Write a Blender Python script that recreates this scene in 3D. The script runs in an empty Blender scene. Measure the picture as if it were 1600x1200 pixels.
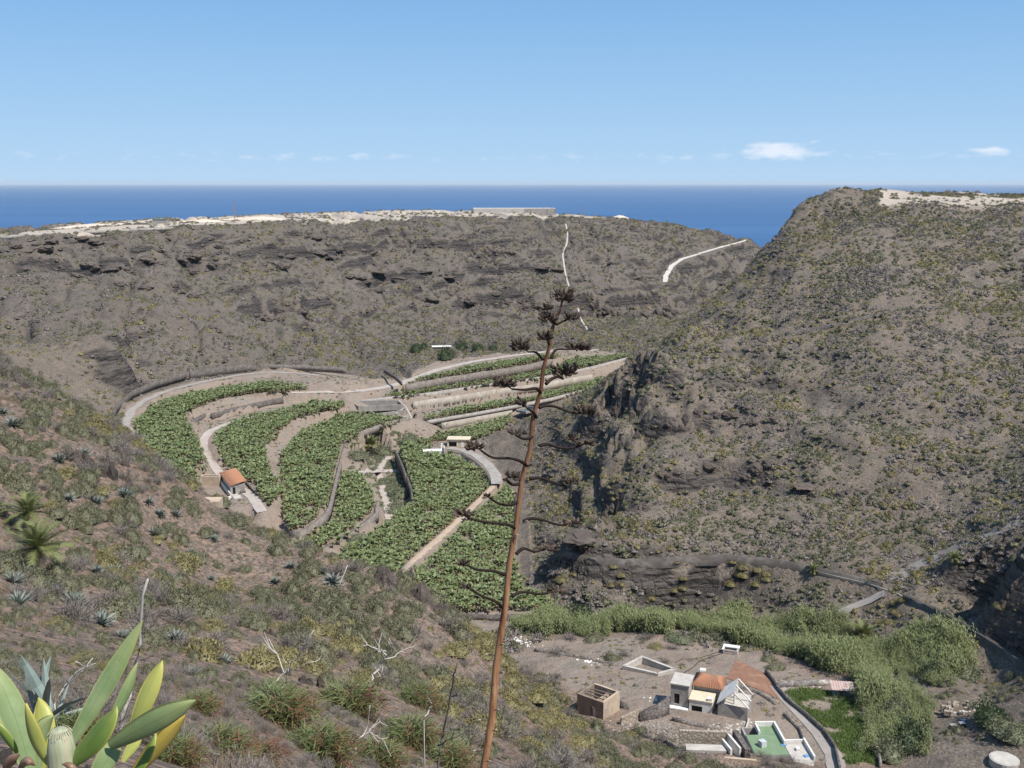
import bpy, bmesh, math, random
import numpy as np
from mathutils import Vector, Matrix, Quaternion

SC = bpy.context.scene
COL = SC.collection
R = math.radians
random.seed(7)
RNG = np.random.default_rng(7)

# ------------------------------------------------------------------ camera
F_PX = 1640.0                      # focal length in photo pixels (1600 wide)
PITCH = R(10.84)
cam_d = bpy.data.cameras.new('camera')
cam_d.sensor_width = 36.0
cam_d.lens = 36.0 * F_PX / 1600.0
cam_d.clip_start = 0.05
cam_d.clip_end = 400000.0
cam = bpy.data.objects.new('camera', cam_d)
COL.objects.link(cam)
cam.rotation_euler = (R(90) - PITCH, 0, 0)
SC.camera = cam

# ------------------------------------------------------------------ sky and sun
SUN_AZ, SUN_EL = R(126), R(56)     # azimuth from +Y towards +X
to_sun = Vector((math.sin(SUN_AZ) * math.cos(SUN_EL), math.cos(SUN_AZ) * math.cos(SUN_EL), math.sin(SUN_EL)))
world = bpy.data.worlds.new('World'); SC.world = world
world.use_nodes = True
nt = world.node_tree; nt.nodes.clear()
def wn(t, **k):
    n = nt.nodes.new(t)
    for a, b in k.items(): setattr(n, a, b)
    return n
def wmath(op, a, b=None, c=None):
    n = wn('ShaderNodeMath', operation=op)
    for i, x in enumerate((a, b, c)):
        if x is None: continue
        if isinstance(x, (int, float)): n.inputs[i].default_value = x
        else: nt.links.new(x, n.inputs[i])
    return n.outputs[0]
sky = wn('ShaderNodeTexSky', sky_type='NISHITA')
sky.sun_disc = False; sky.sun_elevation = SUN_EL; sky.sun_rotation = SUN_AZ
sky.altitude = 200; sky.air_density = 0.85; sky.dust_density = 0.12; sky.ozone_density = 4.0
bg = wn('ShaderNodeBackground'); bg.inputs[1].default_value = 0.125
wo = wn('ShaderNodeOutputWorld')
# small fair-weather clouds low over the sea, by direction (the same all round the horizon)
tc = wn('ShaderNodeTexCoord'); sep = wn('ShaderNodeSeparateXYZ'); nt.links.new(tc.outputs['Generated'], sep.inputs[0])
el = wmath('ARCSINE', sep.outputs[2]); az = wmath('ARCTAN2', sep.outputs[0], sep.outputs[1])
def gauss(x, c, w):
    d = wmath('DIVIDE', wmath('SUBTRACT', x, c), w)
    return wmath('EXPONENT', wmath('MULTIPLY', wmath('MULTIPLY', d, d), -1.0))
cv = wn('ShaderNodeCombineXYZ')
nt.links.new(wmath('MULTIPLY', az, 60.0), cv.inputs[0]); nt.links.new(wmath('MULTIPLY', el, 170.0), cv.inputs[1])
cn = wn('ShaderNodeTexNoise'); cn.inputs['Scale'].default_value = 1.0; cn.inputs['Detail'].default_value = 7; cn.inputs['Roughness'].default_value = 0.62
nt.links.new(cv.outputs[0], cn.inputs['Vector'])
cbv = wn('ShaderNodeCombineXYZ'); nt.links.new(wmath('MULTIPLY', az, 7.0), cbv.inputs[0]); nt.links.new(wmath('MULTIPLY', el, 30.0), cbv.inputs[1])
cbig = wn('ShaderNodeTexNoise'); cbig.inputs['Scale'].default_value = 1.0; cbig.inputs['Detail'].default_value = 3; nt.links.new(cbv.outputs[0], cbig.inputs['Vector'])
band = gauss(el, 0.0235, 0.0045)
cl1 = wmath('MULTIPLY', gauss(az, 0.241, 0.032), gauss(el, 0.0300, 0.0075))      # the larger puff on the right
cl2 = wmath('MULTIPLY', gauss(az, 0.418, 0.016), gauss(el, 0.0275, 0.0035))
puff = wmath('ADD', wmath('ADD', wmath('MULTIPLY', cl1, 0.62), wmath('MULTIPLY', cl2, 0.40)), wmath('MULTIPLY', wmath('MULTIPLY', band, cbig.outputs[0]), 0.36))
dens = wn('ShaderNodeMapRange'); dens.inputs[1].default_value = 0.68; dens.inputs[2].default_value = 1.10
nt.links.new(wmath('ADD', puff, cn.outputs[0]), dens.inputs[0])
# clear maritime air: the lower sky stays blue down to the sea
lowc = wn('ShaderNodeMix', data_type='RGBA'); lowc.inputs[6].default_value = (2.75, 4.05, 5.5, 1); lowc.inputs[7].default_value = (0.98, 2.42, 4.5, 1)
nt.links.new(wmath('MINIMUM', wmath('POWER', wmath('MULTIPLY', wmath('MAXIMUM', el, 0.0), 5.0), 0.85), 1.0), lowc.inputs[0])
blue = wn('ShaderNodeMix', data_type='RGBA'); nt.links.new(lowc.outputs[2], blue.inputs[7])
nt.links.new(wmath('MULTIPLY', wmath('EXPONENT', wmath('MULTIPLY', wmath('MAXIMUM', el, 0.0), -0.8)), 0.97), blue.inputs[0])
nt.links.new(sky.outputs[0], blue.inputs[6])
mixc = wn('ShaderNodeMix', data_type='RGBA'); mixc.inputs[7].default_value = (5.3, 5.6, 6.2, 1)
nt.links.new(wmath('MULTIPLY', dens.outputs[0], 0.8), mixc.inputs[0])
nt.links.new(blue.outputs[2], mixc.inputs[6]); nt.links.new(mixc.outputs[2], bg.inputs[0])
nt.links.new(bg.outputs[0], wo.inputs[0])
sun_d = bpy.data.lights.new('sun', 'SUN'); sun_d.energy = 4.6; sun_d.angle = R(0.53); sun_d.color = (1.0, 0.95, 0.87)
sun = bpy.data.objects.new('sun', sun_d); COL.objects.link(sun)
sun.rotation_euler = to_sun.to_track_quat('Z', 'Y').to_euler()
vs = SC.view_settings
vs.view_transform = 'Standard'; vs.look = 'None'; vs.exposure = 0.42; vs.gamma = 1.0; vs.use_curve_mapping = False
SC.cycles.max_bounces = 5; SC.cycles.diffuse_bounces = 3; SC.cycles.transparent_max_bounces = 8

# ------------------------------------------------------------------ helpers
CP_, SP_ = math.cos(PITCH), math.sin(PITCH)
def ray(u, v):
    a, b = (u - 800.0) / F_PX, (600.0 - v) / F_PX
    return Vector((a, CP_ + b * SP_, -SP_ + b * CP_))
def at_y(u, v, y): d = ray(u, v); return d * (y / d.y)
def at_z(u, v, z): d = ray(u, v); return d * (z / d.z)
def project(x, y, z):
    dz = y * CP_ - z * SP_; up = y * SP_ + z * CP_
    dz = np.maximum(dz, 1e-3)
    return 800 + F_PX * x / dz, 600 - F_PX * up / dz, dz

def _h(i, j, s):
    n = (i * 374761393 + j * 668265263 + s * 974634777) & 0xFFFFFFFF
    n = ((n ^ (n >> 13)) * 1274126177) & 0xFFFFFFFF
    return ((n ^ (n >> 16)) & 0xFFFF) / 65535.0
def vnoise(x, y, s=0):
    xi = np.floor(x).astype(np.int64); yi = np.floor(y).astype(np.int64)
    fx = x - xi; fy = y - yi
    fx = fx * fx * fx * (fx * (fx * 6 - 15) + 10); fy = fy * fy * fy * (fy * (fy * 6 - 15) + 10)
    return (_h(xi, yi, s) * (1 - fx) + _h(xi + 1, yi, s) * fx) * (1 - fy) + (_h(xi, yi + 1, s) * (1 - fx) + _h(xi + 1, yi + 1, s) * fx) * fy
def fbm(x, y, s=0, o=4, g=0.5):
    t = 0; a = 1; n = 0
    for k in range(o):
        t = t + a * vnoise(x * 2 ** k + 17.3 * k, y * 2 ** k - 9.1 * k, s + k); n += a; a *= g
    return t / n          # 0..1
def sstep(a, b, x):
    t = np.clip((x - a) / (b - a), 0, 1); return t * t * (3 - 2 * t)
def inside(px, py, poly):
    r = np.zeros(px.shape, bool); n = len(poly)
    for k in range(n):
        x0, y0 = poly[k][0], poly[k][1]; x1, y1 = poly[(k + 1) % n][0], poly[(k + 1) % n][1]
        if y0 == y1: continue
        c = ((y0 > py) != (y1 > py)) & (px < (x1 - x0) * (py - y0) / (y1 - y0) + x0)
        r ^= c
    return r
def seg_dist(px, py, pts):
    d = np.full(px.shape, 1e9)
    for (x0, y0), (x1, y1) in zip(pts[:-1], pts[1:]):
        L = (x1 - x0) ** 2 + (y1 - y0) ** 2 + 1e-9
        t = np.clip(((px - x0) * (x1 - x0) + (py - y0) * (y1 - y0)) / L, 0, 1)
        d = np.minimum(d, np.hypot(px - x0 - t * (x1 - x0), py - y0 - t * (y1 - y0)))
    return d

# ------------------------------------------------------------------ materials
def newmat(name):
    m = bpy.data.materials.new(name); m.use_nodes = True
    n = m.node_tree; b = n.nodes['Principled BSDF']
    return m, n, b
def N(n, t, **k):
    x = n.nodes.new(t)
    for a, b in k.items(): setattr(x, a, b)
    return x
def noise_tex(n, scale, detail=4, rough=0.55, coord='Object', dist=0.0):
    tcn = N(n, 'ShaderNodeTexCoord'); t = N(n, 'ShaderNodeTexNoise')
    t.inputs['Scale'].default_value = scale; t.inputs['Detail'].default_value = detail; t.inputs['Roughness'].default_value = rough
    t.inputs['Distortion'].default_value = dist
    n.links.new(tcn.outputs[coord], t.inputs['Vector']); return t.outputs[0]
def ramp(n, src, stops):
    r = N(n, 'ShaderNodeValToRGB'); e = r.color_ramp.elements
    e[0].position, e[0].color = stops[0][0], (*stops[0][1], 1)
    e[1].position, e[1].color = stops[-1][0], (*stops[-1][1], 1)
    for p, c in stops[1:-1]:
        k = e.new(p); k.color = (*c, 1)
    n.links.new(src, r.inputs[0]); return r.outputs[0]
def mix(n, fac, a, b, mode='MIX'):
    m = N(n, 'ShaderNodeMix', data_type='RGBA', blend_type=mode)
    for i, x in ((0, fac), (6, a), (7, b)):
        if isinstance(x, (int, float)): m.inputs[i].default_value = x
        elif isinstance(x, tuple): m.inputs[i].default_value = (*x, 1)
        else: n.links.new(x, m.inputs[i])
    return m.outputs[2]
def maprange(n, src, a, b, c=0.0, d=1.0):
    m = N(n, 'ShaderNodeMapRange'); n.links.new(src, m.inputs[0])
    for i, x in enumerate((a, b, c, d)): m.inputs[i + 1].default_value = x
    return m.outputs[0]
def bump(n, b, src, strength, dist):
    k = N(n, 'ShaderNodeBump'); k.inputs['Strength'].default_value = strength; k.inputs['Distance'].default_value = dist
    n.links.new(src, k.inputs['Height']); n.links.new(k.outputs[0], b.inputs['Normal'])
def simple(name, c1, c2=None, scale=2.0, rough=0.9, bmp=0.0, bd=0.05, spec=0.2, wear=None, coord='Object'):
    """plain rough material whose colour drifts between c1 and c2"""
    m, n, b = newmat(name); b.inputs['Roughness'].default_value = rough; b.inputs['Specular IOR Level'].default_value = spec
    t = noise_tex(n, scale, 6, 0.65, coord)
    col = mix(n, maprange(n, t, 0.35, 0.65), c1, c2 or c1)
    if wear:
        w = noise_tex(n, scale * 0.37, 5, 0.7, coord, 0.6)
        col = mix(n, maprange(n, w, 0.5, 0.68), col, wear)
    n.links.new(col, b.inputs['Base Color'])
    if bmp: bump(n, b, noise_tex(n, scale * 4, 5, 0.7, coord), bmp, bd)
    return m
def leafmat(name, c1, c2, c3=None, rough=0.6, spec=0.3, transl=0.25, tip=None):
    """foliage: colour varies per plant (random) and per leaf (island)"""
    m, n, b = newmat(name); b.inputs['Roughness'].default_value = rough; b.inputs['Specular IOR Level'].default_value = spec
    oi = N(n, 'ShaderNodeObjectInfo'); ge = N(n, 'ShaderNodeNewGeometry')
    col = mix(n, oi.outputs['Random'], c1, c2)
    col = mix(n, maprange(n, ge.outputs['Random Per Island'], 0, 1, 0, 0.85), col, c3 or c2)
    n.links.new(col, b.inputs['Base Color'])
    if transl:
        tr = N(n, 'ShaderNodeBsdfTranslucent'); n.links.new(col, tr.inputs[0])
        ms = N(n, 'ShaderNodeMixShader'); ms.inputs[0].default_value = transl
        n.links.new(b.outputs[0], ms.inputs[1]); n.links.new(tr.outputs[0], ms.inputs[2])
        n.links.new(ms.outputs[0], n.nodes['Material Output'].inputs[0])
    return m

# ------------------------------------------------------------------ objects
def link(name, me, mat=None, parent=None, loc=None):
    o = bpy.data.objects.new(name, me); COL.objects.link(o)
    if mat is not None and me is not None and not me.materials: me.materials.append(mat)
    if parent is not None: o.parent = parent
    if loc is not None: o.location = loc
    return o
def tag(o, label=None, cat=None, group=None, kind=None):
    for k, v in (('label', label), ('category', cat), ('group', group), ('kind', kind)):
        if v: o[k] = v
    return o
def thing(name, label, cat, loc=(0, 0, 0), rz=0.0, group=None):
    o = bpy.data.objects.new(name, None); COL.objects.link(o); o.empty_display_size = 0.3
    o.location = loc; o.rotation_euler = (0, 0, rz)
    return tag(o, label, cat, group)
def np_mesh(name, verts, faces, mat=None, smooth=False):
    """verts (n,3), faces list/array of equal-size polygons"""
    me = bpy.data.meshes.new(name); verts = np.asarray(verts, np.float32); faces = np.asarray(faces, np.int32)
    me.vertices.add(len(verts)); me.vertices.foreach_set('co', verts.ravel())
    k = faces.shape[1]; me.loops.add(faces.size); me.loops.foreach_set('vertex_index', faces.ravel())
    me.polygons.add(len(faces)); me.polygons.foreach_set('loop_start', np.arange(0, faces.size, k, dtype=np.int32))
    me.update(calc_edges=True); me.validate()
    if smooth: me.polygons.foreach_set('use_smooth', np.ones(len(faces), bool))
    if mat: me.materials.append(mat)
    return me
class MB:
    """collects shapes into one mesh"""
    def __init__(s): s.v = []; s.f = []
    def add(s, vs, fs):
        o = len(s.v); s.v += [tuple(p) for p in vs]; s.f += [tuple(i + o for i in f) for f in fs]; return s
    def box(s, x0, x1, y0, y1, z0, z1):
        return s.add([(x0, y0, z0), (x1, y0, z0), (x1, y1, z0), (x0, y1, z0), (x0, y0, z1), (x1, y0, z1), (x1, y1, z1), (x0, y1, z1)],
                     [(3, 2, 1, 0), (4, 5, 6, 7), (0, 1, 5, 4), (1, 2, 6, 5), (2, 3, 7, 6), (3, 0, 4, 7)])
    def prism(s, poly, z0, z1):
        n = len(poly); vs = [(p[0], p[1], z0) for p in poly] + [(p[0], p[1], z1) for p in poly]
        return s.add(vs, [tuple(range(n - 1, -1, -1)), tuple(range(n, 2 * n))] + [(i, (i + 1) % n, n + (i + 1) % n, n + i) for i in range(n)])
    def tube(s, pts, rad, sides=6, cap=True):
        pts = [Vector(p) for p in pts]; n = len(pts); rad = rad if isinstance(rad, (list, tuple)) else [rad] * n
        vs = []; up = Vector((0.13, 0.2, 1))
        for i, p in enumerate(pts):
            d = (pts[min(i + 1, n - 1)] - pts[max(i - 1, 0)]).normalized()
            a = d.cross(up)
            if a.length < 0.15: a = d.cross(Vector((1, 0, 0)))
            a.normalize(); b = d.cross(a)
            for k in range(sides):
                t = 2 * math.pi * k / sides; vs.append(p + (a * math.cos(t) + b * math.sin(t)) * rad[i])
        fs = [(i * sides + k, i * sides + (k + 1) % sides, (i + 1) * sides + (k + 1) % sides, (i + 1) * sides + k) for i in range(n - 1) for k in range(sides)]
        if cap: fs += [tuple(range(sides - 1, -1, -1)), tuple((n - 1) * sides + k for k in range(sides))]
        return s.add(vs, fs)
    def mesh(s, name, mat=None, smooth=False):
        me = bpy.data.meshes.new(name); me.from_pydata(s.v, [], s.f); me.validate()
        if smooth: me.polygons.foreach_set('use_smooth', [True] * len(me.polygons))
        if mat: me.materials.append(mat)
        return me
    def build(s, name, mat, parent=None, loc=None, smooth=False):
        return link(name, s.mesh(name, mat, smooth), None, parent, loc)
# ------------------------------------------------------------------ the lie of the land
# banana terraces: outline on the ground and height of each
Z1, Z2, Z3, Z4, Z5, Z6 = -81.5, -85.5, -89.0, -92.5, -94.5, -95.0
S1, S2, S3, S4, ZG = -83.5, -87.5, -92.5, -95.5, -97.5
FIELDS = {
 'f1': (Z1, [(478,606),(430,602),(380,605),(330,612),(285,620),(250,631),(224,650),(211,664),(214,682),(226,700),(246,720),(266,745),(273,770),(299,775),(309,752),(323,728),(319,706),(306,680),(293,661),(291,646),(311,637),(350,624),(400,615),(478,612)]),
 'f2': (Z2, [(540,632),(500,631),(450,640),(400,649),(372,659),(347,674),(334,692),(337,708),(350,728),(377,752),(402,780),(422,788),(436,783),(436,756),(421,735),(414,706),(416,696),(441,671),(461,656),(500,646),(540,638)]),
 'f3': (Z3, [(441,714),(438,752),(440,806),(452,829),(480,831),(500,818),(510,800),(520,756),(535,716),(545,697),(570,677),(620,663),(640,656),(600,653),(560,649),(530,654),(500,664),(470,679),(451,699)]),
 'f4': (Z4, [(535,738),(525,768),(515,797),(508,822),(490,843),(470,853),(445,868),(440,880),(475,882),(520,858),(560,833),(583,808),(588,788),(578,764),(560,744)]),
 'f5': (Z5, [(620,708),(630,728),(645,762),(642,792),(600,824),(560,849),(530,874),(525,896),(560,906),(600,906),(620,903),(660,868),(720,812),(760,772),(767,752),(755,741),(737,729),(700,714),(680,706),(655,700),(638,694)]),
 'f6': (Z6, [(790,763),(770,783),(730,818),(680,868),(636,908),(640,935),(680,952),(760,957),(860,957),(866,945),(838,932),(812,905),(800,865),(803,810),(803,775)]),
 's1': (S1, [(632,601),(660,592),(700,584),(760,571),(850,559),(878,556),(862,563),(800,574),(740,584),(690,594),(640,602)]),
 's2': (S2, [(600,619),(650,613),(720,605),(790,595),(860,580),(900,564),(985,557),(985,561),(900,582),(850,592),(770,604),(700,612),(640,622),(605,626)]),
 's3': (S3, [(662,657),(700,645),(770,632),(830,624),(900,606),(945,591),(952,596),(932,611),(870,623),(800,637),(740,645),(690,655),(670,660)]),
 's4': (S4, [(640,697),(690,682),(760,662),(802,652),(792,668),(756,686),(735,690),(700,690),(665,697)]),
}
FLAT = []        # (world polygon, z)
CPS = []         # control points of the base surface
for k, (z, poly) in FIELDS.items():
    w = [at_z(u, v, z) for u, v in poly]; FLAT.append((w, z))
    CPS += [tuple(p) for p in w[::2]]
garden = [at_z(u, v, ZG) for u, v in [(560,722),(590,700),(622,712),(632,735),(642,770),(640,795),(610,830),(590,838),(600,800),(585,762)]]
FLAT.append((garden, ZG)); CPS += [tuple(p) for p in garden[::2]]
yard = [at_z(u, v, -85.9) for u, v in [(315,752),(345,735),(385,745),(405,790),(345,800),(310,775)]]
FLAT.append((yard, -85.9)); CPS += [tuple(p) for p in yard]
pump = [at_z(u, v, -92.6) for u, v in [(668,701),(690,690),(745,690),(770,712),(785,742),(775,760),(752,736),(725,712),(700,704)]]
FLAT.append((pump, -92.6)); CPS += [tuple(p) for p in pump[::2]]

for zb, px in ((-85.6, [(330,658),(370,648),(405,639),(442,632),(450,643),(400,652),(372,662),(347,678),(336,696),(320,690),(314,672)]), (-85.6, [(452,631),(500,625),(532,618),(541,634),(500,634),(451,643)]),
               (-92.5, [(645,643),(700,634),(770,623),(850,611),(925,597),(945,592),(900,607),(830,625),(770,633),(700,646),(662,658),(650,655)]), (-95.5, [(690,671),(740,662),(800,651),(803,653),(760,663),(690,683)]),
               (-80.3, [(207,622),(245,607),(290,594),(340,586),(400,579),(432,583),(385,589),(330,599),(270,613),(228,629),(212,640)]), (-87.5, [(636,615),(700,604),(760,594),(820,585),(862,574),(862,581),(790,596),(720,606),(650,614)])):
    w = [at_z(u, v, zb) for u, v in px]; FLAT.append((w, zb)); CPS += [tuple(p) for p in w[::3]]
def Y(*rows):
    for u, v, y in rows: CPS.append(tuple(at_y(u, v, y)))
def Z(*rows):
    for u, v, z in rows: CPS.append(tuple(at_z(u, v, z)))
def Wd(*rows): CPS.extend(rows)
# near slope the viewer stands on
Wd((0,0,-1.75),(-1,1.2,-1.75),(-3,4,-3.4),(0,10,-7.9),(0,20,-14.6),(0,40,-27.2),(1.5,3,-3.6),(-60,10,2),(-100,-50,14),(0,-40,6),(-100,85,-8),(-160,180,-14),(-260,330,-20),(-160,60,6),
   (30,10,-18),(30,40,-36),(30,60,-45),(60,60,-58),(100,60,-70),(160,60,-80),(100,100,-84),(62,95,-70),(70,0,-45),(150,0,-66),(220,60,-80),(300,100,-62))
Y((0,560,150),(60,605,150),(130,650,155),(200,690,150),(265,745,142),(340,812,137),(430,868,132),(520,897,124),(620,907,116),(700,957,105),(800,1042,104),(870,1112,108),(960,1182,116),
  (0,640,122),(0,700,105),(100,700,112),(0,800,86),(60,860,84),(150,800,100),(250,850,102),(0,900,65),(100,950,66),(250,950,75),(400,930,98),(400,1000,70),(550,960,95),(550,1050,70),
  (0,1000,42),(150,1050,40),(300,1080,42),(450,1120,48),(600,1150,55),(700,1100,75),(800,1150,80),(900,1190,95),(0,1100,14),(150,1180,10),(300,1180,22),(450,1195,34))
# hidden fall of the near slope towards the valley
Wd((-112,215,-52),(-118,260,-68),(-90,210,-60),(-60,180,-66),(-62,205,-80),(-36,150,-66),(-38,178,-82),(-12,135,-66),(-14,165,-84),(-8,195,-92.5),(12,130,-72),(14,152,-84),(30,140,-80),(-150,240,-42),(-160,300,-62))
# village floor, river bed
Z((1000,1050,-89),(900,1012,-91),(1100,1000,-91.5),(1150,1040,-90),(1200,1110,-87.5),(1250,1040,-91),(1300,1150,-88.8),(1260,1090,-89.2),(1200,1175,-85.2),(1130,1130,-86),(1000,1130,-85.6),(935,1118,-86),
  (1060,1180,-84.5),(1510,1140,-86),(1560,1190,-85),(1450,1180,-87),(1400,1010,-89),(1400,1090,-88),(1200,955,-93),(1300,985,-91.4),(1100,975,-93.5),(1000,970,-94),(860,975,-94.3),(760,975,-94),(1500,1060,-86.5),(840,1000,-91.5),(850,1040,-89))
# right hill: channel ledge, face, crest
Z((870,866,-86),(920,880,-86),(1000,883,-85.8),(1100,876,-85.5),(1200,881,-85),(1300,903,-84.7),(1390,922,-84.4),(1450,958,-84),(1530,1003,-84),(1600,1048,-84))
Z((800,772,-93),(805,850,-93.5),(832,915,-94),(880,945,-94.2),(1000,935,-93.5),(1100,925,-92.8))
Y((1000,800,246),(1000,720,266),(1000,650,292),(1000,600,314),(1000,552,338),(1100,820,240),(1100,720,264),(1100,620,295),(1100,520,338),(1200,800,243),(1200,700,268),(1200,600,298),(1200,500,336),(1200,420,375),(1200,382,400),
  (1400,830,232),(1400,700,256),(1400,600,285),(1400,500,320),(1400,400,365),(1400,333,402),(1400,309,435),(1600,750,236),(1600,650,265),(1600,550,300),(1600,450,340),(1600,350,392),(1600,314,432),
  (1300,500,325),(1300,400,368),(1300,339,405),(1300,310,440),(1300,700,262),(1300,800,240),(1500,450,340),(1500,330,400),(1500,309,432),
  (1240,329,420),(1231,342,412),(1264,316,430),(1160,425,394),(1080,495,372),(940,605,335),(900,645,334),(950,680,300),(830,655,380),(870,705,322),(870,785,286),(900,832,256),(930,760,272),(820,700,345),
  (1600,870,186),(1520,880,204),(1600,960,179),(1530,950,199),(1600,815,206),(1500,850,214),(1440,880,213),(1700,900,170),(1700,700,230),(1700,400,350),(1800,900,165),(1800,600,260))
Y((1400,307,520),(1600,307,520),(1310,309,490),(1500,309,600),(1700,303,520))
Y((1330,308,460),(1450,304,465),(1560,305,470),(1450,308,560),(1600,309,600),(1700,307,560),(1390,309,480),(1480,308,510),(1560,310,560))
# hidden back of the right hill and the ravine to the coast
Wd((32,400,-94),(50,430,-96),(85,430,-86),(75,470,-97),(110,470,-82),(105,520,-98),(138,505,-52),(150,560,-86),(195,620,-78),(180,500,-7),(240,600,-10),(260,680,-60),(320,640,-8),(300,560,-8),(200,700,-104),(260,780,-112),(300,860,-120),(420,820,-40),(480,700,-6),(600,600,-4),(330,980,-150),(650,400,-2),(450,950,-130),(650,850,-60),(700,1000,-190),
   (118,590,-98),(150,650,-101))
# far hillside
Z((300,592,-80.3),(222,612,-79.8),(400,584,-80.8),(300,574,-76.6),(220,588,-76),(400,567,-77),(130,625,-75),(470,583,-81),(470,570,-78.5),(550,578,-83),(620,563,-84.5),(700,537,-87),(850,537,-89),(960,545,-90),(1000,520,-92),(560,600,-82.5),(480,592,-81),(640,580,-83.5))
Y((1050,497,698),(1080,470,745),(1100,460,790),
  (0,545,430),(0,450,500),(0,376,552),(200,562,398),(200,480,470),(200,420,528),(200,372,578),(400,500,520),(400,430,588),(400,376,640),(600,500,598),(600,430,660),(600,375,712),(800,500,650),(800,430,712),(800,370,772),
  (950,500,690),(950,460,722),(950,400,782),(1050,440,762),(1050,395,828),(1150,440,850),(1150,402,885),(100,367,566),(300,356,622),(500,350,680),(700,342,742),(870,344,794),(1000,354,852),(1100,366,902),(1170,377,932),
  (0,367,640),(100,361,650),(300,349,720),(500,341,780),(700,334,840),(870,336,870),(1000,346,910),(1100,359,950),(1180,380,955))
Wd((-420,560,-24),(-420,450,-38),(-330,380,-45),(-420,760,-40),(-300,900,-40),(-100,980,-32),(100,1020,-46),(-300,1080,-130),(-100,1150,-130),(100,1180,-140),(220,1060,-70),(260,1130,-150),(-420,950,-130),(-600,700,-110),(-600,500,-25),(-600,900,-200),
   (-600,1200,-215),(0,1350,-215),(300,1300,-215),(700,1300,-215),(-300,1300,-215),(700,1150,-210),(-620,300,-10),(-400,200,5),(-300,0,20),(400,200,-40),(400,0,-60),(600,150,-10),(-600,0,30),(720,0,-30),(450,350,-8))

C = np.array(CPS, float)
def rbf_fit(C, c=7.0, lam=0.15):
    n = len(C); d = np.hypot(C[:, None, 0] - C[None, :, 0], C[:, None, 1] - C[None, :, 1])
    A = -np.sqrt(d * d + c * c) - lam * 0 + np.eye(n) * lam
    P = np.c_[np.ones(n), C[:, 0] / 500, C[:, 1] / 500]
    M = np.block([[A, P], [P.T, np.zeros((3, 3))]])
    return np.linalg.solve(M, np.r_[C[:, 2], np.zeros(3)])
RW = rbf_fit(C)
def base_height(x, y):
    out = RW[-3] + RW[-2] * x / 500 + RW[-1] * y / 500
    for k in range(len(C)):
        out = out - RW[k] * np.sqrt((x - C[k, 0]) ** 2 + (y - C[k, 1]) ** 2 + 49.0)
    return out
def steps(*segs):
    out = [segs[0][0]]
    for a, b, s in segs:
        n = max(1, round((b - a) / s)); out += list(a + (b - a) * np.arange(1, n + 1) / n)
    return np.array(out)
GX = steps((-620, -230, 2.6), (-230, -45, 1.25), (-45, 25, 0.65), (25, 230, 1.25), (230, 720, 2.6))
GY = steps((-60, -2, 2.0), (-2, 60, 0.55), (60, 150, 0.9), (150, 480, 1.3), (480, 960, 2.0), (960, 1400, 8))
# base on a coarser grid, then cubic-free bilinear upsampling keeps this quick
cx = np.arange(-622, 727, 3.0); cy = np.arange(-63, 1410, 3.0)
BX, BY = np.meshgrid(cx, cy)
BZ = base_height(BX, BY)
def bil(gx, gy, A, x, y):
    i = np.clip(np.searchsorted(gx, x) - 1, 0, len(gx) - 2); j = np.clip(np.searchsorted(gy, y) - 1, 0, len(gy) - 2)
    fx = np.clip((x - gx[i]) / (gx[i + 1] - gx[i]), 0, 1); fy = np.clip((y - gy[j]) / (gy[j + 1] - gy[j]), 0, 1)
    return (A[j, i] * (1 - fx) + A[j, i + 1] * fx) * (1 - fy) + (A[j + 1, i] * (1 - fx) + A[j + 1, i + 1] * fx) * fy
XX, YY = np.meshgrid(GX, GY)
H = bil(cx, cy, BZ, XX, YY)
near = sstep(150, 30, np.hypot(XX, YY))
H_near = base_height(XX[near.any(1)][:, :], YY[near.any(1)][:, :])
H[near.any(1)] = H[near.any(1)] * (1 - (near[near.any(1)] > 0)) + H_near * (near[near.any(1)] > 0)
# masks of the regions, in world space
valley_poly = [at_z(u, v, z) for u, v, z in [(186,655,-79),(196,630,-78),(225,607,-77.5),(300,586,-77.5),(400,576,-79),(480,577,-81),(560,585,-82.5),(640,585,-83.5),(690,566,-84.5),(760,556,-85.5),(870,546,-87),(985,547,-87),(1000,562,-88),(935,600,-92),(860,630,-94),(805,650,-95),(770,668,-95),(752,684,-95),(775,735,-93),(792,765,-93.5),(804,810,-94),(815,900,-94),(870,945,-94),(900,965,-94),(760,1000,-93),(690,965,-93),(600,930,-92),(430,890,-92),(430,840,-89),(340,810,-86),(270,775,-82),(215,700,-80)]]
vill_poly = [at_z(u, v, -89) for u, v in [(790,1010),(850,985),(1000,978),(1150,1000),(1260,1040),(1340,1075),(1360,1210),(1150,1240),(980,1150),(860,1060)]]
reed_poly = [at_z(u, v, -90.5) for u, v in [(800,962),(900,940),(985,955),(1090,948),(1130,925),(1220,945),(1330,985),(1350,1010),(1440,1010),(1520,1075),(1440,1120),(1440,1210),(1330,1210),(1350,1120),(1330,1070),(1270,1040),(1190,1010),(1110,985),(1000,985),(900,985),(810,985)]]
def soft(poly, w):
    m = inside(XX, YY, poly).astype(float)
    return m
M_val = soft(valley_poly, 3); M_vil = soft(vill_poly, 3); M_reed = soft(reed_poly, 2)
def blur(A, n):
    for _ in range(n):
        A = (A + np.roll(A, 1, 0) + np.roll(A, -1, 0) + np.roll(A, 1, 1) + np.roll(A, -1, 1)) / 5
    return A
calm = np.clip(blur(np.maximum.reduce([M_val, M_vil, M_reed]), 6), 0, 1)
dist = np.hypot(XX, YY)
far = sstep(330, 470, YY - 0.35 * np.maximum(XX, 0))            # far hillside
right = ((XX > 5) & (YY > 150)).astype(float) * (1 - far)
left = (1 - sstep(150, 230, YY)) * (XX < 60)
rough = 1 - calm
gy_, gx_ = np.gradient(H, GY, GX)
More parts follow.
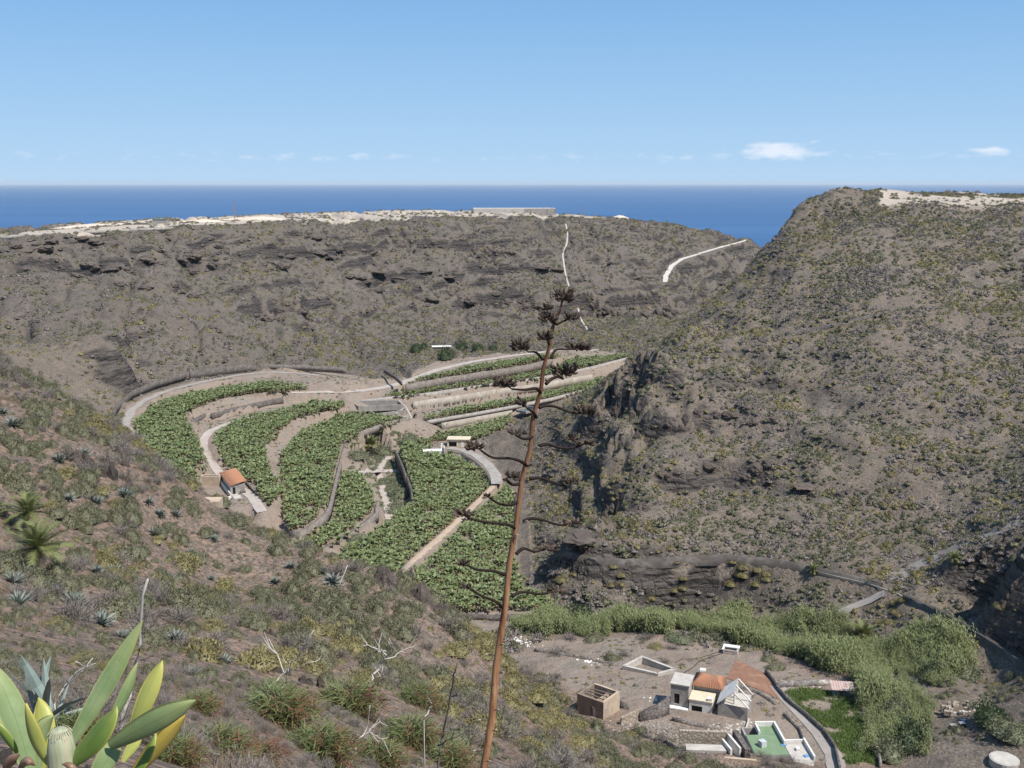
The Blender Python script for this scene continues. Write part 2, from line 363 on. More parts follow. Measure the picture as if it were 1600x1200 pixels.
slope0 = np.hypot(gx_, gy_)
# lava layers: ledges that run along the contour
hh = H + 13.0 * (fbm(XX / 80, YY / 80, 3, 4) - 0.5) + 3.4 * (fbm(XX / 9, YY / 9, 5, 3) - 0.5)
def ledges(h, period, w, ph=0.0):
    q = (h + ph) / period; f = q - np.floor(q)
    return (np.floor(q) + np.where(f < 1 - w, f / (1 - w) * 0.22, 0.22 + 0.78 * (f - (1 - w)) / w)) * period - ph
hb = H + 5.0 * (fbm(XX / 120, YY / 120, 3, 3) - 0.5) + 1.2 * (fbm(XX / 10, YY / 10, 5, 3) - 0.5)
kf = sstep(0.46, 0.58, fbm(XX / 55, YY / 30, 21, 4)) * sstep(0.10, 0.22, slope0)
Hs = H + (ledges(hb, 8.5, 0.16, 3.0) - hb) * 0.75 * kf * far * rough
band = np.exp(-((H + 37.0 + 4 * (fbm(XX / 90, YY / 90, 31, 3) - 0.5)) / 7.5) ** 4) * far * sstep(0.34, 0.46, fbm(XX / 90, YY / 40, 33, 3) + 0.0012 * (60 - XX))      # cliff band below the rim
Hs = Hs * (1 - band * rough) + (H + (ledges(hb, 6.4, 0.15) - hb) * 1.0) * band * rough
kr = sstep(0.45, 0.62, fbm(XX / 42, YY / 42, 41, 3)) * sstep(0.18, 0.4, slope0)
nose = np.exp(-(((XX - 52) / 42) ** 2 + ((YY - 305) / 55) ** 2))
Hs = Hs + (ledges(hh, 6.5, 0.24, 1.0) - hh) * 0.8 * np.clip(kr * 0.55 + nose * 1.1, 0, 1) * right * rough * (YY < 480)
# broken ground
n1 = fbm(XX / 26, YY / 26, 51, 4) - 0.5; n2 = fbm(XX / 7, YY / 7, 61, 4) - 0.5; n3 = fbm(XX / 1.9, YY / 1.9, 71, 3) - 0.5
rid = 1 - np.abs(2 * fbm(XX / 14, YY / 14, 81, 4) - 1)
gully = 1 - np.abs(2 * fbm(XX / 30 + YY / 90, YY / 90, 91, 3) - 1)
amp = rough * (far * 1.0 + (1 - far) * (0.25 + 0.75 * sstep(40, 170, dist)))
calmtop = 1 - 0.9 * sstep(-9, -5, H) * (XX > 60) * (YY > 360) - 0.8 * sstep(-33, -27, H) * far * (YY > 500)
amp = amp * np.clip(calmtop, 0.08, 1)
Hs = Hs + amp * (4.6 * n1 + 2.4 * n2 + 0.7 * n3) + rough * far * np.clip(calmtop, 0.1, 1) * 2.2 * (rid - 0.75) + right * rough * nose * 5 * (rid - 0.7)
Hs = Hs - far * rough * 3.0 * sstep(0.8, 1.0, gully)
plate = sstep(-31, -26, H) * far * sstep(0.16, 0.08, slope0)
Hs = Hs + calm * 0.25 * n2
# terraces cut level
flatm = np.zeros(XX.shape)
for w, z in FLAT:
    m = inside(XX, YY, [(p.x, p.y) for p in w]); Hs[m] = z + 0.1 * n3[m]; flatm[m] = 1
def ground(x, y):
    x = np.asarray(x, float); y = np.asarray(y, float)
    return bil(GX, GY, Hs, x, y)
def gz(x, y): return float(ground(np.array([x]), np.array([y]))[0])
def hit(u, v, y0=2.0, y1=1300.0):
    """where the line of sight through a photo pixel meets the land"""
    d = ray(u, v); ys = y0 * (y1 / y0) ** (np.arange(2600) / 2599.0)
    xs = d.x / d.y * ys; zs = d.z / d.y * ys
    below = zs < ground(xs, ys); k = int(np.argmax(below))
    if not below[k]: k = 2599
    k = max(k, 1); lo, hi = ys[k - 1], ys[k]
    for _ in range(18):
        m = (lo + hi) / 2
        if d.z / d.y * m < gz(d.x / d.y * m, m): hi = m
        else: lo = m
    return Vector((d.x / d.y * hi, hi, gz(d.x / d.y * hi, hi)))


# cliff lines: photo line along the lip, height of the face, reach of the bench; the uphill side lies to the left of the line's way
def cliff(px, A, reach, face=0.9, seed=0):
    global Hs
    P = [hit(u, v) for u, v in px]; bbx = (min(p.x for p in P) - reach, max(p.x for p in P) + reach, min(p.y for p in P) - reach, max(p.y for p in P) + reach)
    i0, i1 = np.searchsorted(GX, bbx[0]), np.searchsorted(GX, bbx[1]); j0, j1 = np.searchsorted(GY, bbx[2]), np.searchsorted(GY, bbx[3])
    x = XX[j0:j1, i0:i1]; y = YY[j0:j1, i0:i1]
    x = x + 5.0 * (fbm(x / 14, y / 14, 900 + seed, 2) - 0.5) * min(1, reach / 8); y = y + 6.0 * (fbm(x / 12, y / 12, 950 + seed, 3, 0.4) - 0.5) * min(1, reach / 8)
    best = np.full(x.shape, 1e9); sd = np.zeros(x.shape); along = np.zeros(x.shape); acc = 0.0
    tot = sum((b - a).xy.length for a, b in zip(P[:-1], P[1:]))
    for a, b_ in zip(P[:-1], P[1:]):
        dx, dy = b_.x - a.x, b_.y - a.y; L = math.hypot(dx, dy) + 1e-6
        t = np.clip(((x - a.x) * dx + (y - a.y) * dy) / L / L, 0, 1); d = np.hypot(x - a.x - t * dx, y - a.y - t * dy); s = (dx * (y - a.y) - dy * (x - a.x)) / L
        k = d < best; best[k] = d[k]; sd[k] = (np.sign(s) * d)[k]; along[k] = ((acc + t * L) / tot)[k]; acc += L
    tap = sstep(0, 0.12, along) * sstep(1, 0.88, along) * (0.45 + 1.1 * fbm(x / 12, y / 12, 970 + seed, 3))
    off = reach * 0.26
    prof = (0.42 * sstep(-face - off, face - off, sd) + 0.24 * sstep(-face, face, sd) + 0.34 * sstep(-face + off, face + off, sd)) - np.clip((sd + reach) / (2 * reach), 0, 1)
    Hs[j0:j1, i0:i1] += A * tap * prof * (np.abs(sd) < reach) * (1 - flatm[j0:j1, i0:i1])

for k, (px, A_, rc_) in enumerate([
  ([(5,388),(60,384),(130,384),(200,388),(270,372),(350,366)], 5, 10), ([(20,425),(70,418),(120,422),(170,418),(215,424)], 6, 10), ([(165,405),(215,404),(250,398),(300,395)], 5, 8), ([(255,418),(300,412),(340,414),(375,410)], 8, 11), ([(280,392),(330,388),(380,394),(420,402),(470,400)], 6, 9),
  ([(400,402),(450,399),(500,392),(545,388),(590,386)], 5, 9), ([(590,388),(640,386),(690,382),(740,386),(780,392)], 6, 10), ([(560,436),(620,430),(700,428),(780,424),(860,420)], 4, 8), ([(380,490),(420,486),(470,482),(490,480)], 8, 11), ([(230,455),(290,452),(330,450)], 4, 8), ([(150,448),(200,446),(230,450)], 4, 8),
  ([(700,465),(760,460),(800,468),(830,474)], 8, 12), ([(820,478),(870,478),(920,482),(980,482),(1030,484),(1070,480)], 16, 15), ([(640,470),(680,464),(720,468)], 5, 9), ([(980,412),(1040,415),(1090,425)], 4, 9), ([(860,395),(920,402),(980,398)], 4, 9), ([(1080,455),(1110,445),(1140,420)], 4, 8), ([(470,365),(560,362),(650,358)], 4, 8), ([(330,518),(350,520),(380,516)], 4, 7),
  # the spur and ledges of the right hill
  ([(948,672),(953,640),(966,616),(990,597),(1025,582)], 15, 10), ([(975,712),(985,670),(1003,640),(1035,618),(1080,602)], 14, 10), ([(985,720),(1005,680),(1040,655),(1090,648),(1150,655),(1200,665)], 9, 9), ([(1085,545),(1095,525),(1110,512),(1120,510)], 7, 8), ([(1010,755),(1050,735),(1110,730),(1180,738),(1230,735)], 5, 8), ([(1230,520),(1290,510),(1350,498),(1385,490)], 3.0, 5), ([(1100,610),(1180,600),(1260,610)], 3, 6), ([(1300,640),(1400,650),(1500,640),(1590,650)], 3, 7), ([(1400,735),(1480,725),(1580,740)], 3, 7),
  ([(1228,352),(1234,338),(1245,326),(1262,316)], 3, 5), ([(890,848),(910,842),(935,850)], 7, 7), ([(1235,775),(1255,768),(1275,775)], 4, 5), ([(930,800),(970,770),(1020,785)], 6, 9), ([(880,900),(940,895),(1010,905),(1060,915)], 5, 6),
  ([(1490,920),(1520,890),(1555,905),(1580,940)], 7, 7), ([(1540,990),(1570,960),(1605,975)], 6, 6)]):
    cliff(px, A_ * (1.35 if k < 19 else 1.1), rc_, 0.8, k)
# shallow ledge for the water channel
CH_PX = [(868,862,-86),(895,872,-86),(920,880,-86),(960,882,-86),(1000,882,-85.8),(1050,879,-85.6),(1100,875,-85.5),(1150,876,-85.2),(1200,880,-85),(1250,889,-84.9),(1300,901,-84.7),(1350,913,-84.5),(1385,918,-84.4),(1400,930,-84.2),(1425,945,-84.1),(1460,957,-84),(1500,980,-84),(1535,1003,-84),(1570,1024,-84),(1604,1050,-84)]
CH = [at_z(u, v, z) for u, v, z in CH_PX]
def blend_to(pts, width, soft_w):
    global Hs
    d = np.full(XX.shape, 1e9); zt = np.zeros(XX.shape)
    for a, b in zip(pts[:-1], pts[1:]):
        L = (b.x - a.x) ** 2 + (b.y - a.y) ** 2 + 1e-9
        t = np.clip(((XX - a.x) * (b.x - a.x) + (YY - a.y) * (b.y - a.y)) / L, 0, 1)
        dd = np.hypot(XX - a.x - t * (b.x - a.x), YY - a.y - t * (b.y - a.y))
        k = dd < d; d[k] = dd[k]; zt[k] = (a.z + t * (b.z - a.z))[k]
    w = sstep(width + soft_w, width, d); Hs = Hs * (1 - w) + zt * w
    return d
d_ch = blend_to(CH, 0.3, 0.9)
# tracks worn or built into the land: photo line -> ground line, levelled across
TRACK = {}
def track(name, px, width, sm=2.5, relax=2, z=None):
    pts = [hit(u, v) if z is None else at_z(u, v, z) for u, v in px]
    fine_ = []
    for a, b in zip(pts[:-1], pts[1:]):
        k = max(1, int((b - a).length / 3.0)); fine_ += [a.lerp(b, i / k) for i in range(k)]
    fine_.append(pts[-1])
    for _ in range(relax):
        q = [p.copy() for p in fine_]
        for i in range(1, len(fine_) - 1): fine_[i] = (q[i - 1] + q[i] * 2 + q[i + 1]) / 4
    blend_to(fine_, width * 0.5, sm); TRACK[name] = (fine_, width)
track('upper', [(500,586),(430,581),(385,584),(330,594),(270,608),(228,624),(205,642),(197,660),(203,690),(222,725)], 2.6, 2.5, 3, -80.2)
track('middle', [(452,640),(405,649),(362,660),(330,672),(318,686),(318,702),(330,724),(350,747),(370,759),(395,777),(410,800)], 2.8, 1.2, 2, -85.6)
track('bank_path', [(620,603),(590,609),(540,613),(490,613),(455,614)], 2.2, 1.0, 2)
track('strip_road', [(560,612),(600,606),(640,595),(680,579),(740,565),(800,556),(870,548),(925,547),(990,551)], 4.2, 2, 3)
track('cross_a', [(560,739),(575,738),(590,737),(605,737),(618,735)], 3.6, 1, 1)
track('cross_b', [(608,713),(598,725),(590,737),(595,755),(600,775),(606,795),(608,812)], 2.2, 1, 1)
track('dirt_path', [(772,757),(740,791),(690,838),(640,882),(612,905)], 1.9, 0.8, 1)
track('white_path', [(884,350),(887,365),(886,380),(879,398),(883,425),(889,448)], 1.0, 2, 1)
track('white_path_low', [(903,482),(908,500),(918,515)], 1.0, 2, 1)
track('white_road', [(1040,441),(1040,432),(1050,415),(1066,405),(1110,391),(1168,375)], 3.6, 4, 1)
track('ravine', [(1395,908),(1440,882),(1500,853),(1560,830),(1612,806)], 5.5, 4, 2)
track('side_path', [(1382,924),(1360,936),(1335,948),(1310,957)], 2.6, 2, 1)
track('lane', [(1213,1072),(1232,1098),(1262,1126),(1286,1150),(1300,1172),(1308,1205)], 2.6, 1.5, 2)
# ------------------------------------------------------------------ terrain mesh
def attr(me, name, vals):
    a = me.attributes.new(name, 'FLOAT', 'POINT'); a.data.foreach_set('value', np.asarray(vals, np.float32).ravel())
gy2, gx2 = np.gradient(Hs, GY, GX); slope = np.hypot(gx2, gy2)
n_pl = fbm(XX / 30, YY / 30, 101, 4)
rightplate = sstep(-10.0, -6.8, H + 2 * (n_pl - 0.5)) * (YY > 400) * (XX > 0.345 * YY) * (far < 0.9)
pale = np.clip(sstep(0.35, 0.8, plate) * sstep(-29.5, -27.0, H + 2.0 * (n_pl - 0.5)) * sstep(0.25, 0.5, n_pl + 0.15) + rightplate * sstep(0.4, 0.5, n_pl), 0, 1)
scrubby = np.clip(1 - calm * 1.3, 0, 1) * (1 - 0.75 * pale)
nyx, nxx = len(GY), len(GX)
idx = np.arange(nyx * nxx).reshape(nyx, nxx)
quads = np.stack([idx[:-1, :-1], idx[:-1, 1:], idx[1:, 1:], idx[1:, :-1]], -1).reshape(-1, 4)
tm = np_mesh('terrain', np.stack([XX, YY, Hs], -1).reshape(-1, 3), quads, smooth=True)
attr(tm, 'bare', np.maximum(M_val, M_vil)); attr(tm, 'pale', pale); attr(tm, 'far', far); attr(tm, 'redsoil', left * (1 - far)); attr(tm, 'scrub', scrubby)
tilled_poly = [hit(u, v) for u, v in [(1150,1031),(1205,1058),(1229,1098),(1135,1060)]]
m, n, b = newmat('volcanic_soil')
b.inputs['Roughness'].default_value = 0.95; b.inputs['Specular IOR Level'].default_value = 0.1
def A(nm):
    x = N(n, 'ShaderNodeAttribute', attribute_name=nm); return x.outputs['Fac']
big = noise_tex(n, 0.035, 6, 0.6); mid = noise_tex(n, 0.3, 6, 0.65); fine = noise_tex(n, 2.2, 5, 0.7); vfine = noise_tex(n, 9.0, 4, 0.7)
soil = ramp(n, big, [(0.32, (0.205, 0.144, 0.115)), (0.5, (0.242, 0.181, 0.149)), (0.68, (0.238, 0.196, 0.166))])
soil = mix(n, maprange(n, mid, 0.42, 0.62), soil, (0.146, 0.121, 0.106))
soil = mix(n, maprange(n, vfine, 0.52, 0.62), soil, (0.27, 0.232, 0.202))
soil = mix(n, A('redsoil'), soil, mix(n, 1.0, soil, (1.28, 1.12, 1.06), 'MULTIPLY'))      # redder earth on the near slope
# scrub too small to be built: dry tufts, spurge cushions
veg = mix(n, maprange(n, noise_tex(n, 0.055, 4, 0.6), 0.42, 0.6), (0.130, 0.114, 0.080), (0.175, 0.148, 0.086))
veg = mix(n, maprange(n, noise_tex(n, 1.1, 3, 0.6), 0.4, 0.6), veg, (0.122, 0.106, 0.088))
vm = maprange(n, fine, 0.44, 0.56)
vmm = N(n, 'ShaderNodeMath', operation='MULTIPLY'); n.links.new(vm, vmm.inputs[0]); n.links.new(A('scrub'), vmm.inputs[1])
col = mix(n, vmm.outputs[0], soil, veg)
rock = ramp(n, mid, [(0.3, (0.036, 0.032, 0.031)), (0.55, (0.062, 0.054, 0.050)), (0.75, (0.120, 0.102, 0.090))])
tcs = N(n, 'ShaderNodeTexCoord'); mps = N(n, 'ShaderNodeMapping'); mps.inputs['Scale'].default_value = (0.05, 0.05, 0.9); n.links.new(tcs.outputs['Object'], mps.inputs[0])
stn = N(n, 'ShaderNodeTexNoise'); stn.inputs['Scale'].default_value = 1.0; stn.inputs['Detail'].default_value = 5; stn.inputs['Roughness'].default_value = 0.7; n.links.new(mps.outputs[0], stn.inputs['Vector'])
rock = mix(n, maprange(n, stn.outputs[0], 0.42, 0.60), rock, (0.125, 0.106, 0.094)); rock = mix(n, maprange(n, stn.outputs[0], 0.44, 0.38), rock, (0.03, 0.026, 0.024))
mpv = N(n, 'ShaderNodeMapping'); mpv.inputs['Scale'].default_value = (0.62, 0.62, 1.25); n.links.new(tcs.outputs['Object'], mpv.inputs[0])
dst = N(n, 'ShaderNodeMix', data_type='VECTOR'); nzv = N(n, 'ShaderNodeTexNoise'); nzv.inputs['Scale'].default_value = 0.8; n.links.new(tcs.outputs['Object'], nzv.inputs['Vector']); dst.inputs[0].default_value = 0.55; n.links.new(mpv.outputs[0], dst.inputs[4]); n.links.new(nzv.outputs['Color'], dst.inputs[5])
vor = N(n, 'ShaderNodeTexVoronoi', feature='DISTANCE_TO_EDGE'); vor.inputs['Scale'].default_value = 1.0; n.links.new(dst.outputs[1], vor.inputs['Vector'])
rock = mix(n, maprange(n, vor.outputs[0], 0.05, 0.0, 0.0, 0.6), rock, (0.045, 0.039, 0.036))
geo = N(n, 'ShaderNodeNewGeometry'); sz = N(n, 'ShaderNodeSeparateXYZ'); n.links.new(geo.outputs['Normal'], sz.inputs[0])
ad = N(n, 'ShaderNodeMath', operation='MULTIPLY_ADD'); n.links.new(fine, ad.inputs[0]); ad.inputs[1].default_value = 0.35; n.links.new(sz.outputs[2], ad.inputs[2])
rk = maprange(n, ad.outputs[0], 0.90, 0.74)
nb = N(n, 'ShaderNodeMath', operation='SUBTRACT'); n.links.new(rk, nb.inputs[0]); n.links.new(A('bare'), nb.inputs[1]); nb.use_clamp = True
col = mix(n, nb.outputs[0], col, rock)
bare = ramp(n, noise_tex(n, 0.12, 6, 0.65), [(0.3, (0.225, 0.170, 0.135)), (0.52, (0.295, 0.235, 0.190)), (0.7, (0.235, 0.205, 0.172))])
bare = mix(n, maprange(n, fine, 0.5, 0.7), bare, (0.185, 0.158, 0.135))
col = mix(n, A('bare'), col, bare)
palec = mix(n, maprange(n, fine, 0.4, 0.66), (0.50, 0.43, 0.355), (0.34, 0.285, 0.235))
col = mix(n, A('pale'), col, palec)
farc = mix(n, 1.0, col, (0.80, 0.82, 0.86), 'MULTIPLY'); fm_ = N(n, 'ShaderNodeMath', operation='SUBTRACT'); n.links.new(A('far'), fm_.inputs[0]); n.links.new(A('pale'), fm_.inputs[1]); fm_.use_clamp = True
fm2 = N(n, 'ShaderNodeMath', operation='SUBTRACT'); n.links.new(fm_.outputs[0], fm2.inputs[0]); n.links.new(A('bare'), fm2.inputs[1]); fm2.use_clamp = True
col = mix(n, fm2.outputs[0], col, farc)      # tints the far slope greyer and darker
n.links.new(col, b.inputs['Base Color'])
hs_ = N(n, 'ShaderNodeMath', operation='MULTIPLY_ADD'); n.links.new(mid, hs_.inputs[0]); hs_.inputs[1].default_value = 3.0; n.links.new(fine, hs_.inputs[2])
hv = N(n, 'ShaderNodeMath', operation='MINIMUM'); n.links.new(vor.outputs[0], hv.inputs[0]); hv.inputs[1].default_value = 0.25
hv2 = N(n, 'ShaderNodeMath', operation='MULTIPLY'); n.links.new(hv.outputs[0], hv2.inputs[0]); n.links.new(nb.outputs[0], hv2.inputs[1])
hv3 = N(n, 'ShaderNodeMath', operation='MULTIPLY_ADD'); n.links.new(hv2.outputs[0], hv3.inputs[0]); hv3.inputs[1].default_value = 5.0; n.links.new(hs_.outputs[0], hv3.inputs[2])
bump(n, b, hv3.outputs[0], 0.8, 0.5)
MAT_SOIL = m
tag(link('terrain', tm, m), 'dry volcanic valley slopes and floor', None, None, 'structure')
# sea
mb = MB(); NS = 96; RS = 160000.0
mb.add([(0, 0, -200)] + [(RS * math.cos(2 * math.pi * k / NS), RS * math.sin(2 * math.pi * k / NS), -200) for k in range(NS)], [(0, k + 1, (k + 1) % NS + 1) for k in range(NS)])
m, n, b = newmat('sea_water')
tcw = N(n, 'ShaderNodeTexCoord'); mpw = N(n, 'ShaderNodeMapping'); mpw.inputs['Scale'].default_value = (0.00025, 0.0016, 1); n.links.new(tcw.outputs['Object'], mpw.inputs[0]); snn = N(n, 'ShaderNodeTexNoise'); snn.inputs['Scale'].default_value = 1.0; snn.inputs['Detail'].default_value = 7; n.links.new(mpw.outputs[0], snn.inputs['Vector']); sn = snn.outputs[0]
n.links.new(mix(n, maprange(n, sn, 0.3, 0.7), (0.026, 0.088, 0.205), (0.042, 0.116, 0.250)), b.inputs['Base Color'])
b.inputs['Roughness'].default_value = 0.55; b.inputs['Specular IOR Level'].default_value = 0.12
mb.build('sea', m); tag(bpy.data.objects['sea'], 'blue open sea reaching the horizon', None, None, 'structure')

# ------------------------------------------------------------------ plant meshes
def bush_mesh(name, seed, ntuft, mat, leaf=0.16, flat=0.72, core=True, spread=0.0):
    """dome of radius 1: lumpy core and tufts of small leaves"""
    r = np.random.default_rng(seed); V = []; Fq = []
    ph = r.uniform(0, 6.28, 6)
    def rad(az, zn): return 0.86 + 0.13 * math.sin(2 * az + ph[0]) + 0.09 * math.sin(3 * az + ph[1] + 2 * zn) + 0.07 * math.sin(5 * az + ph[2] - 5 * zn)
    if core:
        nu, nv = 9, 4; o = len(V)
        for j in range(nv + 1):
            for i in range(nu):
                az = 2 * math.pi * i / nu; zn = j / nv; ct = math.cos(zn * 1.5708)
                q = rad(az, zn) * 0.84; V.append((q * ct * math.cos(az), q * ct * math.sin(az), -0.12 + (0.06 + q * flat * 0.95) * math.sin(zn * 1.5708)))
        for j in range(nv):
            for i in range(nu):
                Fq.append((o + j * nu + i, o + j * nu + (i + 1) % nu, o + (j + 1) * nu + (i + 1) % nu, o + (j + 1) * nu + i))
    for k in range(ntuft):
        az = r.uniform(0, 6.283); zn = r.uniform(0.02, 1) ** 0.8; ct = math.sqrt(max(0, 1 - zn * zn))
        q = rad(az, zn) * r.uniform(0.82, 1.05 + spread)
        p = Vector((q * ct * math.cos(az), q * ct * math.sin(az), q * flat * zn))
        nrm = Vector((ct * math.cos(az), ct * math.sin(az), zn + 0.35)).normalized()
        d = (nrm + Vector(r.normal(0, 0.45, 3))).normalized(); s = d.cross(Vector(r.normal(0, 1, 3))).normalized()
        L = leaf * r.uniform(0.7, 1.4); w = L * r.uniform(0.3, 0.5); o = len(V)
        V += [p - s * w * 0.5 - d * L * 0.4, p + s * w * 0.5 - d * L * 0.4, p + s * w * 0.55 + d * L * 0.5, p - s * w * 0.35 + d * L * 0.6]
        Fq.append((o, o + 1, o + 2, o + 3))
    return np_mesh(name, [tuple(v) for v in V], Fq, mat)
def twig_mesh(name, seed, ntw, mat, w=0.02, h=0.8, sub=2):
    """dry twiggy shrub of radius about 1: bent twigs that fork"""
    r = np.random.default_rng(seed); V = []; Fq = []
    def strip(p, q, w0, w1):
        d = (q - p); s = d.cross(Vector(r.normal(0, 1, 3)))
        if s.length < 1e-6: return
        s.normalize(); o = len(V)
        V.extend([p - s * w0, p + s * w0, q + s * w1, q - s * w1]); Fq.append((o, o + 1, o + 2, o + 3))
    for k in range(ntw):
        az = r.uniform(0, 6.283); e = r.uniform(0.15, 1.35)
        d = Vector((math.cos(az) * math.cos(e), math.sin(az) * math.cos(e), math.sin(e) * h / 0.8))
        p = Vector((r.normal(0, 0.12), r.normal(0, 0.12), -0.05)); L = r.uniform(0.45, 0.75)
        q = p + d * L * 0.6; strip(p, q, w, w * 0.8)
        for j in range(sub):
            d2 = (d + Vector(r.normal(0, 0.45, 3)) + Vector((0, 0, 0.15))).normalized(); t = q + d2 * L * r.uniform(0.4, 0.7); strip(q, t, w * 0.8, w * 0.5)
            for i in range(2):
                d3 = (d2 + Vector(r.normal(0, 0.6, 3))).normalized(); strip(t, t + d3 * L * r.uniform(0.2, 0.45), w * 0.7, w * 0.35)
    return np_mesh(name, [tuple(v) for v in V], Fq, mat)
M_OLIVE = leafmat('olive_spurge_leaf', (0.096, 0.098, 0.052), (0.132, 0.126, 0.074), (0.180, 0.172, 0.106), transl=0.12)
M_YEL = leafmat('yellow_spurge_leaf', (0.205, 0.180, 0.080), (0.285, 0.242, 0.096), (0.190, 0.166, 0.086), transl=0.15)
M_GREY = leafmat('dry_grey_twig', (0.205, 0.178, 0.158), (0.270, 0.238, 0.212), (0.165, 0.142, 0.126), transl=0.0, rough=0.9, spec=0.05)
M_BROWN = leafmat('dry_brown_twig', (0.150, 0.108, 0.072), (0.190, 0.145, 0.095), (0.110, 0.085, 0.062), transl=0.0, rough=0.9, spec=0.05)
BUSH = {   # near and distant meshes
 'olive': ([bush_mesh('olive_bush', 10 + k, 900, M_OLIVE, 0.085, 0.98) for k in range(3)], [bush_mesh('olive_bush_far', 20 + k, 46, M_OLIVE, 0.34) for k in range(2)]),
 'yellow': ([bush_mesh('yellow_bush', 30 + k, 650, M_YEL, 0.10, 0.66, True, 0.12) for k in range(3)], [bush_mesh('yellow_bush_far', 40 + k, 46, M_YEL, 0.34, 0.66) for k in range(2)]),
 'grey': ([twig_mesh('grey_shrub', 50 + k, 70, M_GREY, 0.014, 0.8, 3) for k in range(3)], [bush_mesh('grey_shrub_far', 60 + k, 50, M_GREY, 0.38, 0.6, True, 0.15) for k in range(2)]),
}
VNEAR = {'olive': [bush_mesh('olive_bush_fine', 15 + k, 1700, M_OLIVE, 0.062, 0.95, True, 0.1) for k in range(2)], 'yellow': [bush_mesh('yellow_bush_fine', 35 + k, 1400, M_YEL, 0.066, 0.66, True, 0.12) for k in range(2)],
         'grey': [twig_mesh('grey_shrub_fine', 55 + k, 130, M_GREY, 0.008, 0.8, 3) for k in range(2)]}
# ------------------------------------------------------------------ scatter
def scatter_object(name, pts, scl, rotz, tilt, var, meshes, label):
    """one stuff object: points that carry a plant each (geometry nodes)"""
    me = bpy.data.meshes.new(name); me.vertices.add(len(pts)); me.vertices.foreach_set('co', np.asarray(pts, np.float32).ravel())
    def at(nm, typ, vals, key):
        a = me.attributes.new(nm, typ, 'POINT'); a.data.foreach_set(key, np.asarray(vals).ravel())
    at('scl', 'FLOAT_VECTOR', scl.astype(np.float32), 'vector'); at('rot', 'FLOAT_VECTOR', np.c_[tilt, rotz].astype(np.float32), 'vector')
    at('var', 'INT', var.astype(np.int32), 'value')
    o = link(name, me); g = bpy.data.node_groups.new(name, 'GeometryNodeTree')
    g.interface.new_socket('Geometry', in_out='INPUT', socket_type='NodeSocketGeometry'); g.interface.new_socket('Geometry', in_out='OUTPUT', socket_type='NodeSocketGeometry')
    gi = g.nodes.new('NodeGroupInput'); go = g.nodes.new('NodeGroupOutput'); jn = g.nodes.new('GeometryNodeJoinGeometry')
    def named(nm, t):
        x = g.nodes.new('GeometryNodeInputNamedAttribute'); x.data_type = t; x.inputs[0].default_value = nm; return x.outputs[0]
    mp = g.nodes.new('GeometryNodeMeshToPoints'); g.links.new(gi.outputs[0], mp.inputs[0])
    for k, pm in enumerate(meshes):
        po = bpy.data.objects.new(name + '_plant', pm)
        oi = g.nodes.new('GeometryNodeObjectInfo'); oi.inputs[0].default_value = po; oi.inputs['As Instance'].default_value = True
        eq = g.nodes.new('FunctionNodeCompare'); eq.data_type = 'INT'; eq.operation = 'EQUAL'
        g.links.new(named('var', 'INT'), eq.inputs[2]); eq.inputs[3].default_value = k
        ip = g.nodes.new('GeometryNodeInstanceOnPoints')
        g.links.new(mp.outputs[0], ip.inputs['Points']); g.links.new(eq.outputs[0], ip.inputs['Selection']); g.links.new(oi.outputs['Geometry'], ip.inputs['Instance'])
        er = g.nodes.new('FunctionNodeEulerToRotation'); g.links.new(named('rot', 'FLOAT_VECTOR'), er.inputs[0]); g.links.new(er.outputs[0], ip.inputs['Rotation'])
        g.links.new(named('scl', 'FLOAT_VECTOR'), ip.inputs['Scale']); g.links.new(ip.outputs[0], jn.inputs[0])
    g.links.new(jn.outputs[0], go.inputs[0])
    md = o.modifiers.new('plants', 'NODES'); md.node_group = g
    return tag(o, label, None, None, 'stuff')
NO_PLANT = []       # (x, y, radius) kept clear for buildings, agaves and so on
LINES = []          # (points, width) kept clear for tracks
def draw_points(x0, x1, y0, y1, cell, seed):
    r = np.random.default_rng(seed); nx = int((x1 - x0) / cell); ny = int((y1 - y0) / cell)
    gx, gy = np.meshgrid(np.arange(nx), np.arange(ny))
    x = x0 + (gx + r.uniform(0, 1, gx.shape)) * cell; y = y0 + (gy + r.uniform(0, 1, gx.shape)) * cell
    return x.ravel(), y.ravel()
def visible(x, y, z, mu=120, mv=60):
    u, v, d = project(x, y, z); return (u > -mu) & (u < 1600 + mu) & (v < 1200 + mv) & (v > 0), d
def shown(x, y, z, nstep=70):
    """not hidden behind nearer land"""
    ok = np.ones(len(x), bool)
    for t in np.linspace(0.03, 0.985, nstep): ok &= ground(x * t, y * t) < z * t + 0.4 + 0.8 * (1 - t)
    return ok

